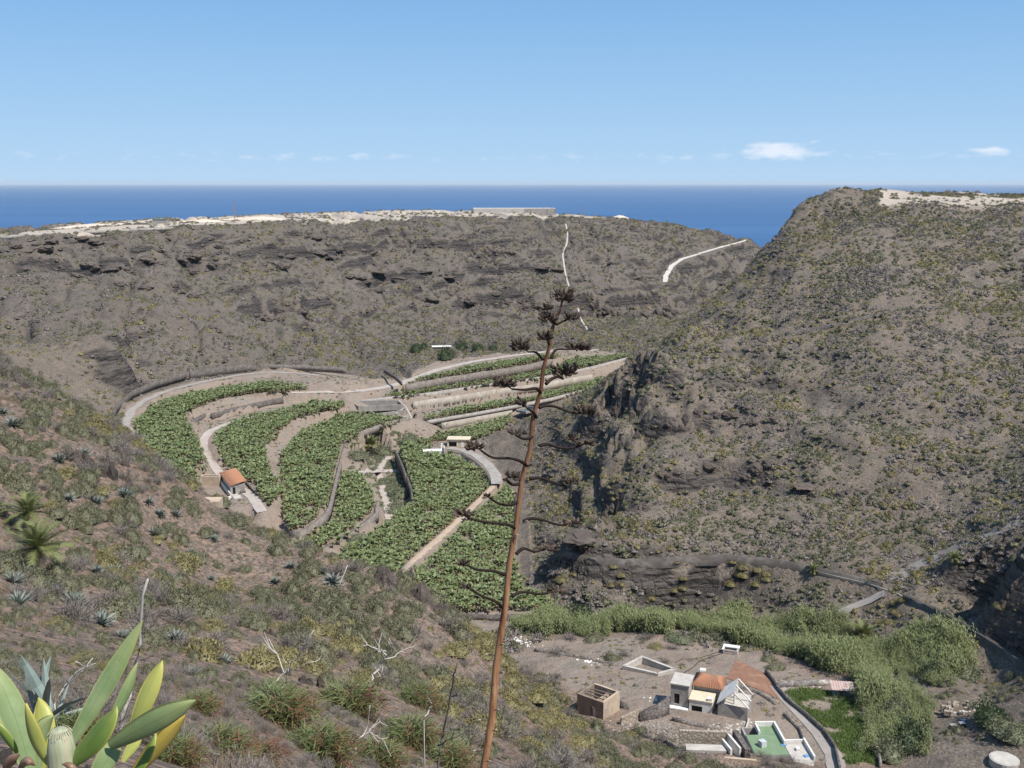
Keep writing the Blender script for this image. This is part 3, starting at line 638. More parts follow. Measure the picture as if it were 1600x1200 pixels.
LANDMARKS = [(50,830,'the two young palms'),(150,735,'the dark outcrop on the left slope'),(350,770,'the terrace farmhouse'),(225,930,'the straight bleached stalk'),(450,1040,'the bleached forked branches'),(600,1030,'the pale forked branches'),(775,1050,'the foot of the tall flower stalk'),(535,905,'the thin stalk on the brow'),(935,1095,'the roofless ruin'),(180,1080,'the green succulent'),(70,1060,'the large near agave'),
  (330,600,'the uppermost banana field'),(650,930,'the lowest banana field'),(1000,650,'the dark rock spur'),(910,850,'the shallow cave on the right spur'),(1100,876,'the level water channel'),(1395,920,'the bend of the water channel'),(1540,990,'the descending water channel'),(1255,775,'the small hollow on the right hill'),(1300,505,'the long ledge on the right hill'),(1400,310,'the pale top of the right hill'),(1500,650,'the right picture edge'),(1490,870,'the small palm by the ravine'),(690,1100,'the dark dead stalk'),(20,640,'the left picture edge'),
  (150,400,'the left cliff band'),(330,405,'the caves under the plateau rim'),(560,390,'the middle cliff band'),(740,390,'the broken ledges under the reservoir'),(885,400,'the thin white path'),(1100,395,'the white road'),(960,490,'the dark cliff above the ravine'),(440,486,'the lone crag of the far hillside'),(690,545,'the tin roof shack')]
def near_what(u, v):
    k = min(LANDMARKS, key=lambda q: (q[0] - u) ** 2 + 1.6 * (q[1] - v) ** 2); du, dv = u - k[0], v - k[1]
    if abs(du) + abs(dv) < 28: return 'close to ' + k[2]
    if abs(du) > 1.3 * abs(dv): return ('right of ' if du > 0 else 'left of ') + k[2]
    return ('below ' if dv > 0 else 'above ') + k[2]
def slope_of(u, v, y):
    if y < 62: return 'on the near slope'
    if y < 170 and u < 1000: return 'on the left slope'
    if u > 800 and v > 880: return 'by the water channel'
    return 'on the right hill' if y < 470 else 'on the far hillside'
# ------------------------------------------------------------------ tracks and walls
M_GRAVEL = simple('track_gravel', (0.34, 0.29, 0.25), (0.42, 0.37, 0.33), 0.5, 0.95, 0.3, 0.05)
M_DIRT = simple('dirt_path', (0.36, 0.27, 0.20), (0.44, 0.35, 0.27), 0.8, 0.95, 0.3, 0.05)
M_GREYTRK = simple('grey_track', (0.27, 0.235, 0.205), (0.33, 0.295, 0.265), 0.4, 0.95, 0.3, 0.05)
M_RAV = simple('ravine_gravel', (0.20, 0.178, 0.162), (0.27, 0.245, 0.225), 0.35, 0.95, 0.6, 0.15, wear=(0.16, 0.135, 0.115))
M_WHITEROAD = simple('white_road', (0.55, 0.51, 0.46), (0.46, 0.42, 0.37), 0.2, 0.95)
M_CONC = simple('old_concrete', (0.36, 0.33, 0.30), (0.26, 0.235, 0.21), 0.7, 0.92, 0.35, 0.03, wear=(0.20, 0.18, 0.16))
M_CONCL = simple('pale_concrete', (0.50, 0.465, 0.42), (0.40, 0.365, 0.325), 0.8, 0.92, 0.3, 0.03, wear=(0.33, 0.29, 0.25))
def stone_mat(name, c1, c2, joint, scale=1.6):
    m, n, b = newmat(name); b.inputs['Roughness'].default_value = 0.95; b.inputs['Specular IOR Level'].default_value = 0.1
    tcn = N(n, 'ShaderNodeTexCoord'); v1 = N(n, 'ShaderNodeTexVoronoi'); v1.inputs['Scale'].default_value = scale
    v2 = N(n, 'ShaderNodeTexVoronoi', feature='DISTANCE_TO_EDGE'); v2.inputs['Scale'].default_value = scale
    for v in (v1, v2): n.links.new(tcn.outputs['Object'], v.inputs['Vector'])
    bw = N(n, 'ShaderNodeSeparateColor'); n.links.new(v1.outputs['Color'], bw.inputs[0])
    col = mix(n, bw.outputs[0], c1, c2); col = mix(n, maprange(n, noise_tex(n, 0.5, 5, 0.7), 0.45, 0.7), col, tuple(0.8 * x for x in c1))
    col = mix(n, maprange(n, v2.outputs[0], 0.09, 0.02), col, joint)
    n.links.new(col, b.inputs['Base Color']); bump(n, b, v2.outputs[0], 0.8, 0.12)
    return m
M_STAIN = simple('stained_plaster', (0.36, 0.315, 0.265), (0.27, 0.235, 0.20), 0.4, 0.92, 0.3, 0.05, wear=(0.42, 0.38, 0.33))
M_STONE = stone_mat('dry_stone', (0.205, 0.175, 0.155), (0.30, 0.265, 0.235), (0.09, 0.075, 0.065))
M_STONED = stone_mat('dark_basalt_stone', (0.125, 0.11, 0.10), (0.205, 0.18, 0.165), (0.055, 0.048, 0.042))
M_STONEL = stone_mat('tan_stone', (0.36, 0.30, 0.235), (0.46, 0.39, 0.31), (0.2, 0.16, 0.125))
def ribbon(name, pts, width, mat, label, lift=0.05, thick=0.0, jit=0.16, keep=True):
    """sheet laid along the ground, edges uneven"""
    V = []; F_ = []; n_ = len(pts); r = np.random.default_rng(len(name)); prof = (-0.5, -0.2, 0.2, 0.5)
    for i, p in enumerate(pts):
        d = (pts[min(i + 1, n_ - 1)] - pts[max(i - 1, 0)]); d.z = 0; d.normalize(); s = Vector((d.y, -d.x, 0))
        for k in prof:
            q = p + s * (width * (k * (1 + (r.uniform(-jit, jit) if abs(k) == 0.5 else 0)))); V.append((q.x, q.y, max(gz(q.x, q.y), p.z - 0.15) + lift))
    m_ = len(prof)
    for i in range(n_ - 1):
        for k in range(m_ - 1): F_.append((i * m_ + k, (i + 1) * m_ + k, (i + 1) * m_ + k + 1, i * m_ + k + 1))
    if keep: LINES.append(([(p.x, p.y) for p in pts], width * 0.62))
    return tag(link(name, np_mesh(name, V, F_, mat, True)), label, None, None, 'structure')
for key, nm, mt, lb, lift in (('upper', 'track', M_GREYTRK, 'grey track curving round the uppermost banana field', 0.1), ('middle', 'track', M_GRAVEL, 'pale track between the two upper banana fields', 0.12), ('bank_path', 'path', M_GRAVEL, 'short path along the bank above the second banana field', 0.12),
        ('strip_road', 'road', M_GRAVEL, 'farm road along the far banana strips', 0.14), ('cross_a', 'path', M_GRAVEL, 'short pale path ending at the dark wall', 0.06), ('cross_b', 'path', M_GRAVEL, 'forked pale path through the hollow', 0.1),
        ('dirt_path', 'path', M_DIRT, 'dirt path between the two lowest banana fields', 0.06), ('white_path', 'path', M_CONCL, 'thin white path climbing the far hillside', 0.16), ('white_path_low', 'path', M_CONCL, 'lower end of the white hillside path', 0.16),
        ('white_road', 'road', M_WHITEROAD, 'white road on the far hillside above the ravine', 0.18), ('ravine', 'gravel_bed', M_RAV, 'dry grey gravel bed of the side ravine', 0.1), ('side_path', 'path', M_GREYTRK, 'pale path leaving the water channel', 0.1), ('lane', 'lane', M_GREYTRK, 'grey lane beside the green garden', 0.1)):
    loose = key in ('ravine', 'side_path', 'upper'); ribbon(nm, TRACK[key][0], TRACK[key][1] * (0.7 if key == 'ravine' else 1), mt, lb, lift, jit=0.45 if loose else 0.16, keep=key != 'ravine')
def wall_mesh(pts, h, thick, batter=0.0, wav=0.08, seed=1):
    """pts: top line; the wall hangs h below it"""
    fine_ = []
    for a, b in zip(pts[:-1], pts[1:]):
        k = max(1, int((b - a).length / 1.6)); fine_ += [a.lerp(b, i / k) for i in range(k)]
    fine_.append(pts[-1]); n_ = len(fine_); V = []; F_ = []; r = np.random.default_rng(seed)
    for i, p in enumerate(fine_):
        d = fine_[min(i + 1, n_ - 1)] - fine_[max(i - 1, 0)]; d.z = 0; d.normalize(); s = Vector((d.y, -d.x, 0)) * thick * 0.5
        j = Vector((0, 0, r.uniform(-wav, wav))); dn = Vector((0, 0, -h))
        V += [p - s + j, p + s + j, p + s * (1 + batter) + dn, p - s * (1 + batter) + dn]
    for i in range(n_ - 1):
        a, b = i * 4, i * 4 + 4
        for k in range(4): F_.append((a + k, b + k, b + (k + 1) % 4, a + (k + 1) % 4))
    F_ += [(0, 1, 2, 3), ((n_ - 1) * 4 + 3, (n_ - 1) * 4 + 2, (n_ - 1) * 4 + 1, (n_ - 1) * 4)]
    return np_mesh('wall', V, F_)
def wall(px, ztop, h, thick, mat, label, name='stone_wall', **k):
    pts = [at_z(p[0], p[1], p[2] if len(p) > 2 else ztop) for p in px]
    me = wall_mesh(pts, h, thick, seed=len(label), **k)
    LINES.append(([(p.x, p.y) for p in pts], thick * 0.5 + 0.5))
    return tag(link(name, me, mat), label, 'wall', None, 'thing')
wall([(172,655),(182,632),(207,610),(245,595),(290,582)], -77.2, 3.0, 0.55, M_STONED, 'rough stone wall along the left bend of the upper track', 'stone_wall')
wall([(296,581),(340,574),(400,568)], -77.0, 4.0, 0.7, M_STONED, 'dark retaining wall above the uppermost banana field')
wall([(404,569),(470,571),(540,575)], -78.0, 2.4, 0.6, M_STONE, 'low grey wall continuing along the upper track')
wall([(298,658),(320,646)], -83.0, 2.6, 0.6, M_STONED, 'short dark wall end beside the track between the upper fields')
wall([(330,646),(370,636),(405,628),(442,621)], -82.9, 2.9, 0.6, M_STONED, 'dark curved retaining wall between the two upper banana fields')
wall([(455,619),(500,614),(530,607)], -82.9, 3.0, 0.6, M_STONED, 'dark wall with a pale drainpipe above the second banana field')
wall([(640,652),(605,659),(572,671),(555,678)], -88.0, 2.8, 0.7, M_STONE, 'grey stone wall above the hollow with the lone palm')
wall([(553,681),(540,692),(533,715),(524,752),(515,790),(508,803),(485,821),(466,831)], -88.7, 3.6, 0.8, M_STONE, 'winding grey retaining wall topped by a footpath between two banana fields')
wall([(466,831),(452,829)], -88.2, 3.6, 0.8, M_STONED, 'short dark end of the winding retaining wall')
wall([(590,782),(588,800),(572,815),(545,834),(505,858),(485,868)], -92.2, 3.0, 1.2, M_STONE, 'stone retaining wall below the lower curved banana terrace')
wall([(618,703),(628,725),(634,742)], -93.0, 4.2, 0.6, M_STONED, 'upper piece of the dark wall left of the broad banana field')
wall([(636,744),(643,765),(645,787)], -93.2, 4.2, 0.6, M_STONED, 'lower piece of the dark wall left of the broad banana field')
wall([(634,601),(700,589),(760,580),(820,571),(862,561)], -83.0, 4.2, 0.7, M_STONE, 'long grey wall between the two farthest banana strips')
w2 = wall([(545,627),(600,621),(660,615),(740,603),(800,595),(850,588),(920,574),(990,556)], -86.8, 2.4, 1.6, M_CONC, 'long concrete canal wall below the second banana strip', 'canal_wall', wav=0.02)
wb = wall([(645,628),(700,620),(770,609),(850,598),(925,585)], -88.6, 4.0, 0.8, M_STAIN, 'pale plastered bank wall under the long canal', 'bank_wall', wav=0.03)
for k, (u, v) in enumerate([(653,643),(666,640),(681,638),(691,636),(705,634),(720,632),(731,629),(787,620),(801,616)]):
    p = at_z(u, v, -91.0); q = MB(); q.add([(-0.3, -1.5, -2.2), (0.3, -1.5, -2.2), (0.3, 0.9, -2.2), (-0.3, 0.9, -2.2), (-0.3, 0.2, 1.6), (0.3, 0.2, 1.6), (0.3, 0.9, 1.6), (-0.3, 0.9, 1.6)],
        [(3, 2, 1, 0), (4, 5, 6, 7), (0, 1, 5, 4), (1, 2, 6, 5), (2, 3, 7, 6), (3, 0, 4, 7)])
    o = q.build('buttress', M_CONC, wb, p); o.rotation_euler = (0, 0, -0.1)
wall([(668,657),(740,645),(800,634),(860,622),(915,608)], -91.6, 1.6, 1.3, M_CONC, 'grey parapet of the lower canal behind the pump house', 'canal_wall', wav=0.02)
wall([(690,661),(740,652),(800,641)], -92.9, 3.2, 0.6, M_STAIN, 'pale streaked wall of the lower canal', 'bank_wall', wav=0.02)
wall([(690,957),(760,961),(862,960)], -93.6, 1.6, 0.5, M_STONED, 'low dark wall at the foot of the lowest banana field')
wall([(700,704),(722,708),(742,720),(758,735),(766,748)], -92.2, 3.0, 0.6, M_STONED, 'dark stone retaining wall beside the concrete ramp', wav=0.05)
wall([(755,683),(765,692),(785,699),(800,703)], -91.0, 1.3, 0.5, M_STONE, 'curved low wall right of the pump house')
wall([(600,577),(618,588),(628,597)], -81.5, 1.5, 0.5, M_STONED, 'stepped dark wall above the far road junction')
ramp_pts = [at_z(u, v, -92.5) for u, v in [(700,700),(722,703),(744,712),(762,726),(774,742),(776,756)]]
ribbon('ramp', ramp_pts, 3.4, M_CONC, 'concrete ramp leading down from the pump house', 0.15)
# two open water tanks at the head of the third field
def basin(name, label, px, ztop, depth, th, mat, floor_mat, cat='water tank'):
    P = [at_z(u, v, ztop) for u, v in px]; c = sum(P, Vector()) / 4; t = thing(name, label, cat, (c.x, c.y, ztop - depth))
    for a, b in zip(P, P[1:] + P[:1]):
        d = (b - a).normalized(); s = Vector((-d.y, d.x, 0)) * th
        if (c - a).dot(s) < 0: s = -s
        q = MB(); e0, e1 = a - c, b - c; lo = Vector((0, 0, 0)); hi = Vector((0, 0, depth))
        e0.z = e1.z = 0
        q.add([e0, e1, e1 + s - d * th, e0 + s + d * th, e0 + hi, e1 + hi, e1 + s - d * th + hi, e0 + s + d * th + hi], [(3, 2, 1, 0), (4, 5, 6, 7), (0, 1, 5, 4), (1, 2, 6, 5), (2, 3, 7, 6), (3, 0, 4, 7)])
        q.build('tank_wall', mat, t)
    q = MB(); q.add([(p.x - c.x, p.y - c.y, 0.25) for p in P], [(0, 1, 2, 3)]); q.build('tank_floor', floor_mat, t)
    NO_PLANT.append((c.x, c.y, max((p - c).length for p in P) + 0.6)); return t
M_WATER, n, b = newmat('tank_water'); b.inputs['Base Color'].default_value = (0.05, 0.08, 0.09, 1); b.inputs['Roughness'].default_value = 0.08
basin('water_tank', 'upper of the two long dark water tanks at the wall junction', [(546,626),(625,625),(630,632),(560,635)], -86.6, 2.2, 0.5, M_CONC, M_STONED)
basin('water_tank', 'lower of the two long dark water tanks at the wall junction', [(575,640),(628,634),(636,640),(585,647)], -88.4, 2.0, 0.5, M_CONC, M_STONED)
basin('water_tank', 'small blue pool at the end of the lower canal', [(806,640),(824,634),(842,637),(822,643)], -92.0, 1.0, 0.4, M_CONC, M_WATER)
# white water pipe running down by the tanks
def pipe(px, rad, mat, label, name='pipe', lift=0.5, zs=None):
    pts = [hit(u, v) + Vector((0, 0, lift)) for u, v in px] if zs is None else [at_z(u, v, z) for (u, v), z in zip(px, zs)]
    q = MB(); q.tube(pts, rad, 6); return tag(q.build(name, mat, None, None, True), label, 'pipe')
M_PIPE = simple('bleached_pipe', (0.50, 0.47, 0.43), (0.40, 0.37, 0.34), 1.0, 0.6)
pipe([(622,626),(634,636),(641,650),(648,660),(654,672)], 0.32, M_CONCL, 'pale channel pipe running down beside the water tanks', zs=[-86, -88, -90.5, -93, -95])
pipe([(618,647),(632,637)], 0.25, M_CONCL, 'short slanting pale pipe below the water tanks', zs=[-89.4, -88.2])
pipe([(618,650),(642,653)], 0.25, M_CONCL, 'short level pale pipe below the water tanks', zs=[-89.8, -90.2])

# ------------------------------------------------------------------ water channel on the right hillside
M_CHAN = simple('weathered_channel', (0.115, 0.100, 0.090), (0.085, 0.074, 0.066), 0.5, 0.95, 0.3, 0.03, wear=(0.20, 0.18, 0.162))
def channel(pts, label, w=0.72, h=1.3):
    t = thing('water_channel', label, 'channel', pts[0]); q = MB(); V = []; F_ = []; n_ = len(pts)
    prof = [(-w / 2, -1.2), (-w / 2, h), (-w / 2 + 0.22, h), (-w / 2 + 0.22, 0.2), (w / 2 - 0.22, 0.2), (w / 2 - 0.22, h), (w / 2, h), (w / 2, -1.2)]
    for i, p in enumerate(pts):
        d = pts[min(i + 1, n_ - 1)] - pts[max(i - 1, 0)]; d.z = 0; d.normalize(); s = Vector((d.y, -d.x, 0))
        V += [tuple(p - pts[0] + s * a + Vector((0, 0, z))) for a, z in prof]
    m_ = len(prof); F_ = [(i * m_ + k, i * m_ + k + 1, (i + 1) * m_ + k + 1, (i + 1) * m_ + k) for i in range(n_ - 1) for k in range(m_ - 1)]
    link('trough', np_mesh('trough', V, F_, M_CHAN), None, t)
    LINES.append(([(p.x + 0.1, p.y - 0.8) for p in pts], 0.85)); return t
chp = []
for a, b in zip(CH[:-1], CH[1:]):
    k = max(1, int((b - a).length / 2.5)); chp += [a.lerp(b, i / k) for i in range(k)]
chp.append(CH[-1]); 
for _ in range(2):
    q = [p.copy() for p in chp]
    for i in range(1, len(chp) - 1): chp[i] = (q[i - 1] + q[i] * 2 + q[i + 1]) / 4
cut = min(range(len(chp)), key=lambda i: (project(*chp[i])[0] - 1396) ** 2)
t = channel(chp[:cut], 'level concrete water channel crossing the foot of the right hillside')
t = channel(chp[cut + 1:], 'concrete water channel descending along the dark rock at the right edge')
q = MB(); q.tube([p + Vector((0.2, -0.7, 0.5)) for p in chp[cut - 6:cut + 26:2]], 0.1, 6)
tag(q.build('water_pipe', M_PIPE, None, None, True), 'white pipe beside the descending water channel', 'pipe')
pts = [hit(u, v) + Vector((0, 0, 0.7)) for u, v in [(1228,523),(1262,517),(1300,509),(1340,500),(1368,493),(1388,489)]]
tag(link('stone_wall', wall_mesh(pts, 2.4, 0.9, wav=0.12), M_STONED), 'long dark terrace wall slanting across the upper right hillside', 'wall', None, 'thing')
# ------------------------------------------------------------------ houses
M_WHITE = simple('whitewash', (0.74, 0.72, 0.68), (0.62, 0.59, 0.54), 0.9, 0.85, 0.15, 0.02, wear=(0.47, 0.43, 0.38))
M_CREAM = simple('cream_plaster', (0.62, 0.54, 0.40), (0.54, 0.46, 0.34), 1.2, 0.9, 0.15, 0.02, wear=(0.40, 0.33, 0.25))
M_TANPL = simple('tan_plaster', (0.50, 0.40, 0.30), (0.40, 0.31, 0.23), 0.9, 0.92, 0.3, 0.04, wear=(0.28, 0.22, 0.17))
M_SHADEPL = simple('shade_brown_plaster', (0.27, 0.205, 0.16), (0.21, 0.16, 0.125), 0.9, 0.92, 0.3, 0.04, wear=(0.15, 0.12, 0.10))
M_GREYPL = simple('grey_plaster', (0.36, 0.335, 0.315), (0.28, 0.26, 0.24), 1.1, 0.92, 0.2, 0.03, wear=(0.21, 0.19, 0.17))
M_TILE = simple('orange_roof_tile', (0.40, 0.195, 0.115), (0.33, 0.155, 0.092), 1.8, 0.88, 0.3, 0.03, wear=(0.30, 0.205, 0.15))
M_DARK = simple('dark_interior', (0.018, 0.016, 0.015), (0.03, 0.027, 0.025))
M_WOOD = simple('weathered_wood', (0.19, 0.155, 0.125), (0.26, 0.22, 0.185), 3.0)
M_GREENROOF = simple('green_roof_paint', (0.150, 0.225, 0.125), (0.185, 0.25, 0.155), 0.5, 0.85, 0.1, 0.02, wear=(0.25, 0.265, 0.205))
M_RUSTROOF = simple('rusty_pink_sheet', (0.50, 0.39, 0.36), (0.42, 0.29, 0.24), 0.9, 0.7, wear=(0.33, 0.18, 0.12))
M_TEAL = simple('teal_boards', (0.11, 0.17, 0.15), (0.15, 0.21, 0.185), 1.4)
M_DOOR = simple('pale_door_wood', (0.55, 0.52, 0.47), (0.42, 0.38, 0.33), 2.0)
M_METAL = simple('galvanised_metal', (0.55, 0.56, 0.57), (0.45, 0.46, 0.47), 2.0, 0.35, spec=0.6)
M_BLUE = simple('blue_plastic', (0.10, 0.25, 0.50), (0.13, 0.30, 0.56), 2.0, 0.5)
M_RED = simple('red_paint', (0.45, 0.08, 0.06), (0.38, 0.10, 0.08), 2.0, 0.5)
def tile_roof(parent, poly_ridge, rows, name='tile'):
    """poly_ridge: 4 corners eave0, eave1, ridge1, ridge0; rows of barrel tiles as separate pieces"""
    e0, e1, r1, r0 = [Vector(p) for p in poly_ridge]; nrm = (e1 - e0).cross(r0 - e0).normalized()
    if nrm.z < 0: nrm = -nrm
    q = MB(); dn = nrm * -0.12; q.add([e0, e1, r1, r0, e0 + dn, e1 + dn, r1 + dn, r0 + dn], [(0, 1, 2, 3), (7, 6, 5, 4), (0, 4, 5, 1), (1, 5, 6, 2), (2, 6, 7, 3), (3, 7, 4, 0)])
    rf = q.build('roof', M_TILE, parent)
    ncol = rows
    for i in range(ncol):
        t = (i + 0.5) / ncol; a = e0.lerp(e1, t); b = r0.lerp(r1, t)
        if (b - a).length < 0.3: continue
        q = MB(); q.tube([a + nrm * 0.02 + (a - b).normalized() * 0.08, b + nrm * 0.02], [0.11, 0.1], 6); q.build('tile_row', M_TILE, rf, None, True)
    return rf
def face_px(p): return project(p.x, p.y, p.z)
def wallbox(parent, x0, x1, y0, y1, z0, z1, th, mats, open_top=True, holes=()):
    """four walls as parts; mats by side -y +x +y -x; holes (side, a0, a1, b0, b1) cut as real openings"""
    sides = {'-y': ((x0, y0), (x1, y0)), '+x': ((x1, y0), (x1, y1)), '+y': ((x1, y1), (x0, y1)), '-x': ((x0, y1), (x0, y0))}
    for s_, (a, b) in sides.items():
        a = Vector((*a, 0)); b = Vector((*b, 0)); d = (b - a).normalized(); inn = Vector((-d.y, d.x, 0)); L = (b - a).length
        hs = [h for h in holes if h[0] == s_]; q = MB()
        def slab(t0, t1, zz0, zz1):
            if t1 - t0 < 0.01 or zz1 - zz0 < 0.01: return
            p0, p1 = a + d * t0, a + d * t1
            # mitre the ends so corners never share a plane
            i0 = inn * th + (d * th if t0 == 0 else Vector()); i1 = inn * th - (d * th if t1 == L else Vector())
            q.add([(*p0.xy, zz0), (*p1.xy, zz0), (*(p1 + i1).xy, zz0), (*(p0 + i0).xy, zz0), (*p0.xy, zz1), (*p1.xy, zz1), (*(p1 + i1).xy, zz1), (*(p0 + i0).xy, zz1)], [(3, 2, 1, 0), (4, 5, 6, 7), (0, 1, 5, 4), (1, 2, 6, 5), (2, 3, 7, 6), (3, 0, 4, 7)])
        t = 0.0
        for (_, h0, h1, v0, v1) in sorted(hs, key=lambda h: h[1]):
            slab(t, h0, z0, z1); slab(h0, h1, z0, z0 + v0); slab(h0, h1, z0 + v1, z1); t = h1
        slab(t, L, z0, z1)
        q.build('wall', mats[s_] if isinstance(mats, dict) else mats, parent)
def bx(parent, name, mat, x0, x1, y0, y1, z0, z1, rz=0.0):
    q = MB(); cx_, cy_ = (x0 + x1) / 2, (y0 + y1) / 2; q.box(x0 - cx_, x1 - cx_, y0 - cy_, y1 - cy_, z0, z1)
    o = q.build(name, mat, parent, (cx_, cy_, 0)); o.rotation_euler = (0, 0, rz); return o
def site(u, v, z=None, rad=6.0):
    p = hit(u, v) if z is None else at_z(u, v, z); NO_PLANT.append((p.x, p.y, rad)); return p
# roofless ruin
p = site(935, 1121, None, 5.5); rz = math.atan2(0.62, 0.78)
t = thing('ruined_house', 'small roofless ruin with tan walls, two coloured brown as shade, on the village edge', 'house', (p.x + 0.2, p.y + 2.6, p.z - 0.5), R(-38))
wallbox(t, -2.6, 2.6, -2.5, 2.5, -0.5, 3.6, 0.4, {'-y': M_SHADEPL, '+x': M_TANPL, '+y': M_TANPL, '-x': M_SHADEPL}, True, [('-y', 2.7, 3.7, 0.5, 2.7)])  # front and left walls browner: their shade is put into the plaster colour
bx(t, 'door', M_DOOR, 0.5, 1.0, -2.40, -2.33, 0.0, 2.2)
for k in range(4): bx(t, 'beam', M_WOOD, -2.2, 2.2, -1.7 + k * 0.95, -1.55 + k * 0.95, 3.0 + 0.05 * k, 3.15 + 0.05 * k, 0.08 * (k - 1.5))
bx(t, 'floor', M_SHADEPL, -2.2, 2.2, -2.1, 2.1, -0.3, 0.3); bx(t, 'partition_wall', M_TANPL, 0.4, 0.7, -2.1, 2.1, 0.3, 2.9)
# main house
p = site(1118, 1112, None, 8.5)
t = thing('farm_house', 'cluster house with orange hip roof, white gabled wing and flat grey block', 'house', (p.x, p.y + 2.5, p.z - 0.3), R(-20))
wallbox(t, -6.6, -3.6, -3.0, 1.0, -1.5, 4.3, 0.3, M_GREYPL, False, [('-y', 0.6, 1.5, 2.4, 4.2)])
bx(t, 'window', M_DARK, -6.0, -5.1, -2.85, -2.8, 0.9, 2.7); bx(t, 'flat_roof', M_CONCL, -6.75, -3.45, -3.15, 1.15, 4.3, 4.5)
bx(t, 'balcony', M_WHITE, -6.7, -3.5, -4.0, -3.05, 0.3, 0.55)
wallbox(t, -3.3, 1.2, 0.3, 4.6, -1.0, 3.2, 0.3, M_GREYPL)
ap = (-1.0, 2.5, 5.0)
tile_roof(t, [(-3.6, 0.0, 3.2), (1.5, 0.0, 3.2), (0.0, 2.5, 4.35), (-2.0, 2.5, 4.35)], 16); tile_roof(t, [(1.5, 4.9, 3.2), (-3.6, 4.9, 3.2), (-2.0, 2.5, 4.35), (0.0, 2.5, 4.35)], 16)
tile_roof(t, [(1.5, 0.0, 3.2), (1.5, 4.9, 3.2), (0.0, 2.55, 4.35), (0.0, 2.5, 4.35)], 12); tile_roof(t, [(-3.6, 4.9, 3.2), (-3.6, 0.0, 3.2), (-2.0, 2.5, 4.35), (-2.0, 2.55, 4.35)], 12)
wallbox(t, -3.4, 0.4, -3.4, -0.2, -1.6, 2.2, 0.25, M_WHITE, False, [('-y', 0.4, 2.2, 0.3, 2.9)]); bx(t, 'terrace_roof', M_CREAM, -3.5, 0.5, -3.5, -0.1, 2.2, 2.4)
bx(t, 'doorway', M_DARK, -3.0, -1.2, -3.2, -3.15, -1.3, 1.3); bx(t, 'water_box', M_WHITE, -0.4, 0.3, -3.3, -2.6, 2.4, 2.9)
# white gabled wing, open gable to the right
wallbox(t, 1.4, 6.2, -3.6, 1.2, -1.2, 2.5, 0.3, {'-y': M_GREYPL, '+x': M_GREYPL, '+y': M_WHITE, '-x': M_WHITE})
q = MB(); q.add([(1.2, -3.9, 2.5), (1.2, 1.5, 2.5), (3.9, 1.5, 4.9), (3.9, -3.9, 4.9), (1.2, -3.9, 2.68), (1.2, 1.5, 2.68), (3.9, 1.5, 5.08), (3.9, -3.9, 5.08)], [(3, 2, 1, 0), (4, 5, 6, 7), (0, 1, 5, 4), (1, 2, 6, 5), (2, 3, 7, 6), (3, 0, 4, 7)]); q.build('white_roof', M_WHITE, t)
for yy in (-3.9, -1.2, 1.3):
    q = MB(); q.tube([(3.95, yy, 4.95), (6.4, yy, 2.6)], 0.13, 5); q.build('rafter', M_WHITE, t)
for yy in (-3.0, -1.9, -0.6, 0.5):
    q = MB(); q.tube([(3.9, yy, 2.5), (3.9, yy, 4.85)], 0.12, 5); q.build('post', M_WHITE, t)
bx(t, 'attic_floor', M_CONCL, 1.75, 6.1, -3.5, 1.1, 2.32, 2.52); bx(t, 'front_terrace', M_GREYPL, 1.6, 6.0, -5.6, -3.62, -3.0, 0.2)
bx(t, 'court_wall', M_CONCL, 6.3, 6.6, -7.2, -3.2, -2.6, 0.6); bx(t, 'foundation', M_STONE, -6.9, 1.3, -4.6, 4.4, -3.6, -1.0)
# house with green roof
p = site(1203, 1180, None, 7.0)
t = thing('flat_roof_house', 'house with green flat roof, white parapets and pale patio roof', 'house', (p.x - 0.4, p.y - 0.9, p.z - 0.2), R(2)); t.scale = (0.84, 0.84, 0.84)
wallbox(t, -3.4, 2.6, -3.4, 6.4, -3.2, 2.7, 0.3, M_GREYPL); bx(t, 'green_roof', M_GREENROOF, -3.3, 2.5, -3.3, 3.5, 2.7, 2.85)
bx(t, 'green_roof', M_GREENROOF, -0.6, 2.5, 3.55, 6.3, 2.7, 2.85)
bx(t, 'parapet', M_WHITE, 2.5, 2.85, -0.2, 6.7, 2.6, 3.7); bx(t, 'parapet', M_WHITE, -0.9, 2.45, 6.35, 6.7, 2.6, 3.7); bx(t, 'parapet', M_WHITE, -0.95, -0.65, 3.6, 6.3, 2.6, 3.5)
wallbox(t, 2.9, 6.6, -4.4, 1.4, -3.4, 2.2, 0.3, M_WHITE); bx(t, 'patio_roof', M_CONCL, 2.95, 6.5, -4.3, 1.3, 2.2, 2.32)
bx(t, 'parapet', M_WHITE, 6.5, 6.8, -4.4, 1.75, 2.2, 3.1); bx(t, 'parapet', M_WHITE, 2.95, 6.45, 1.4, 1.7, 2.2, 2.9)
o = bx(t, 'water_tank', M_METAL, -1.9, -0.8, -0.9, 0.2, 2.85, 3.9, 0.4); bx(t, 'roof_box', M_WHITE, 4.4, 5.1, -1.4, -0.6, 2.32, 2.8); bx(t, 'blue_tarp', M_BLUE, 5.2, 5.9, -3.4, -2.7, 2.32, 2.5, 0.3); bx(t, 'blue_tarp', M_BLUE, 2.0, 3.0, -0.4, 0.15, 2.86, 2.95, 0.1)
bx(t, 'lower_wall', M_TANPL, -7.2, -3.45, -2.6, -2.2, -3.2, 1.6)
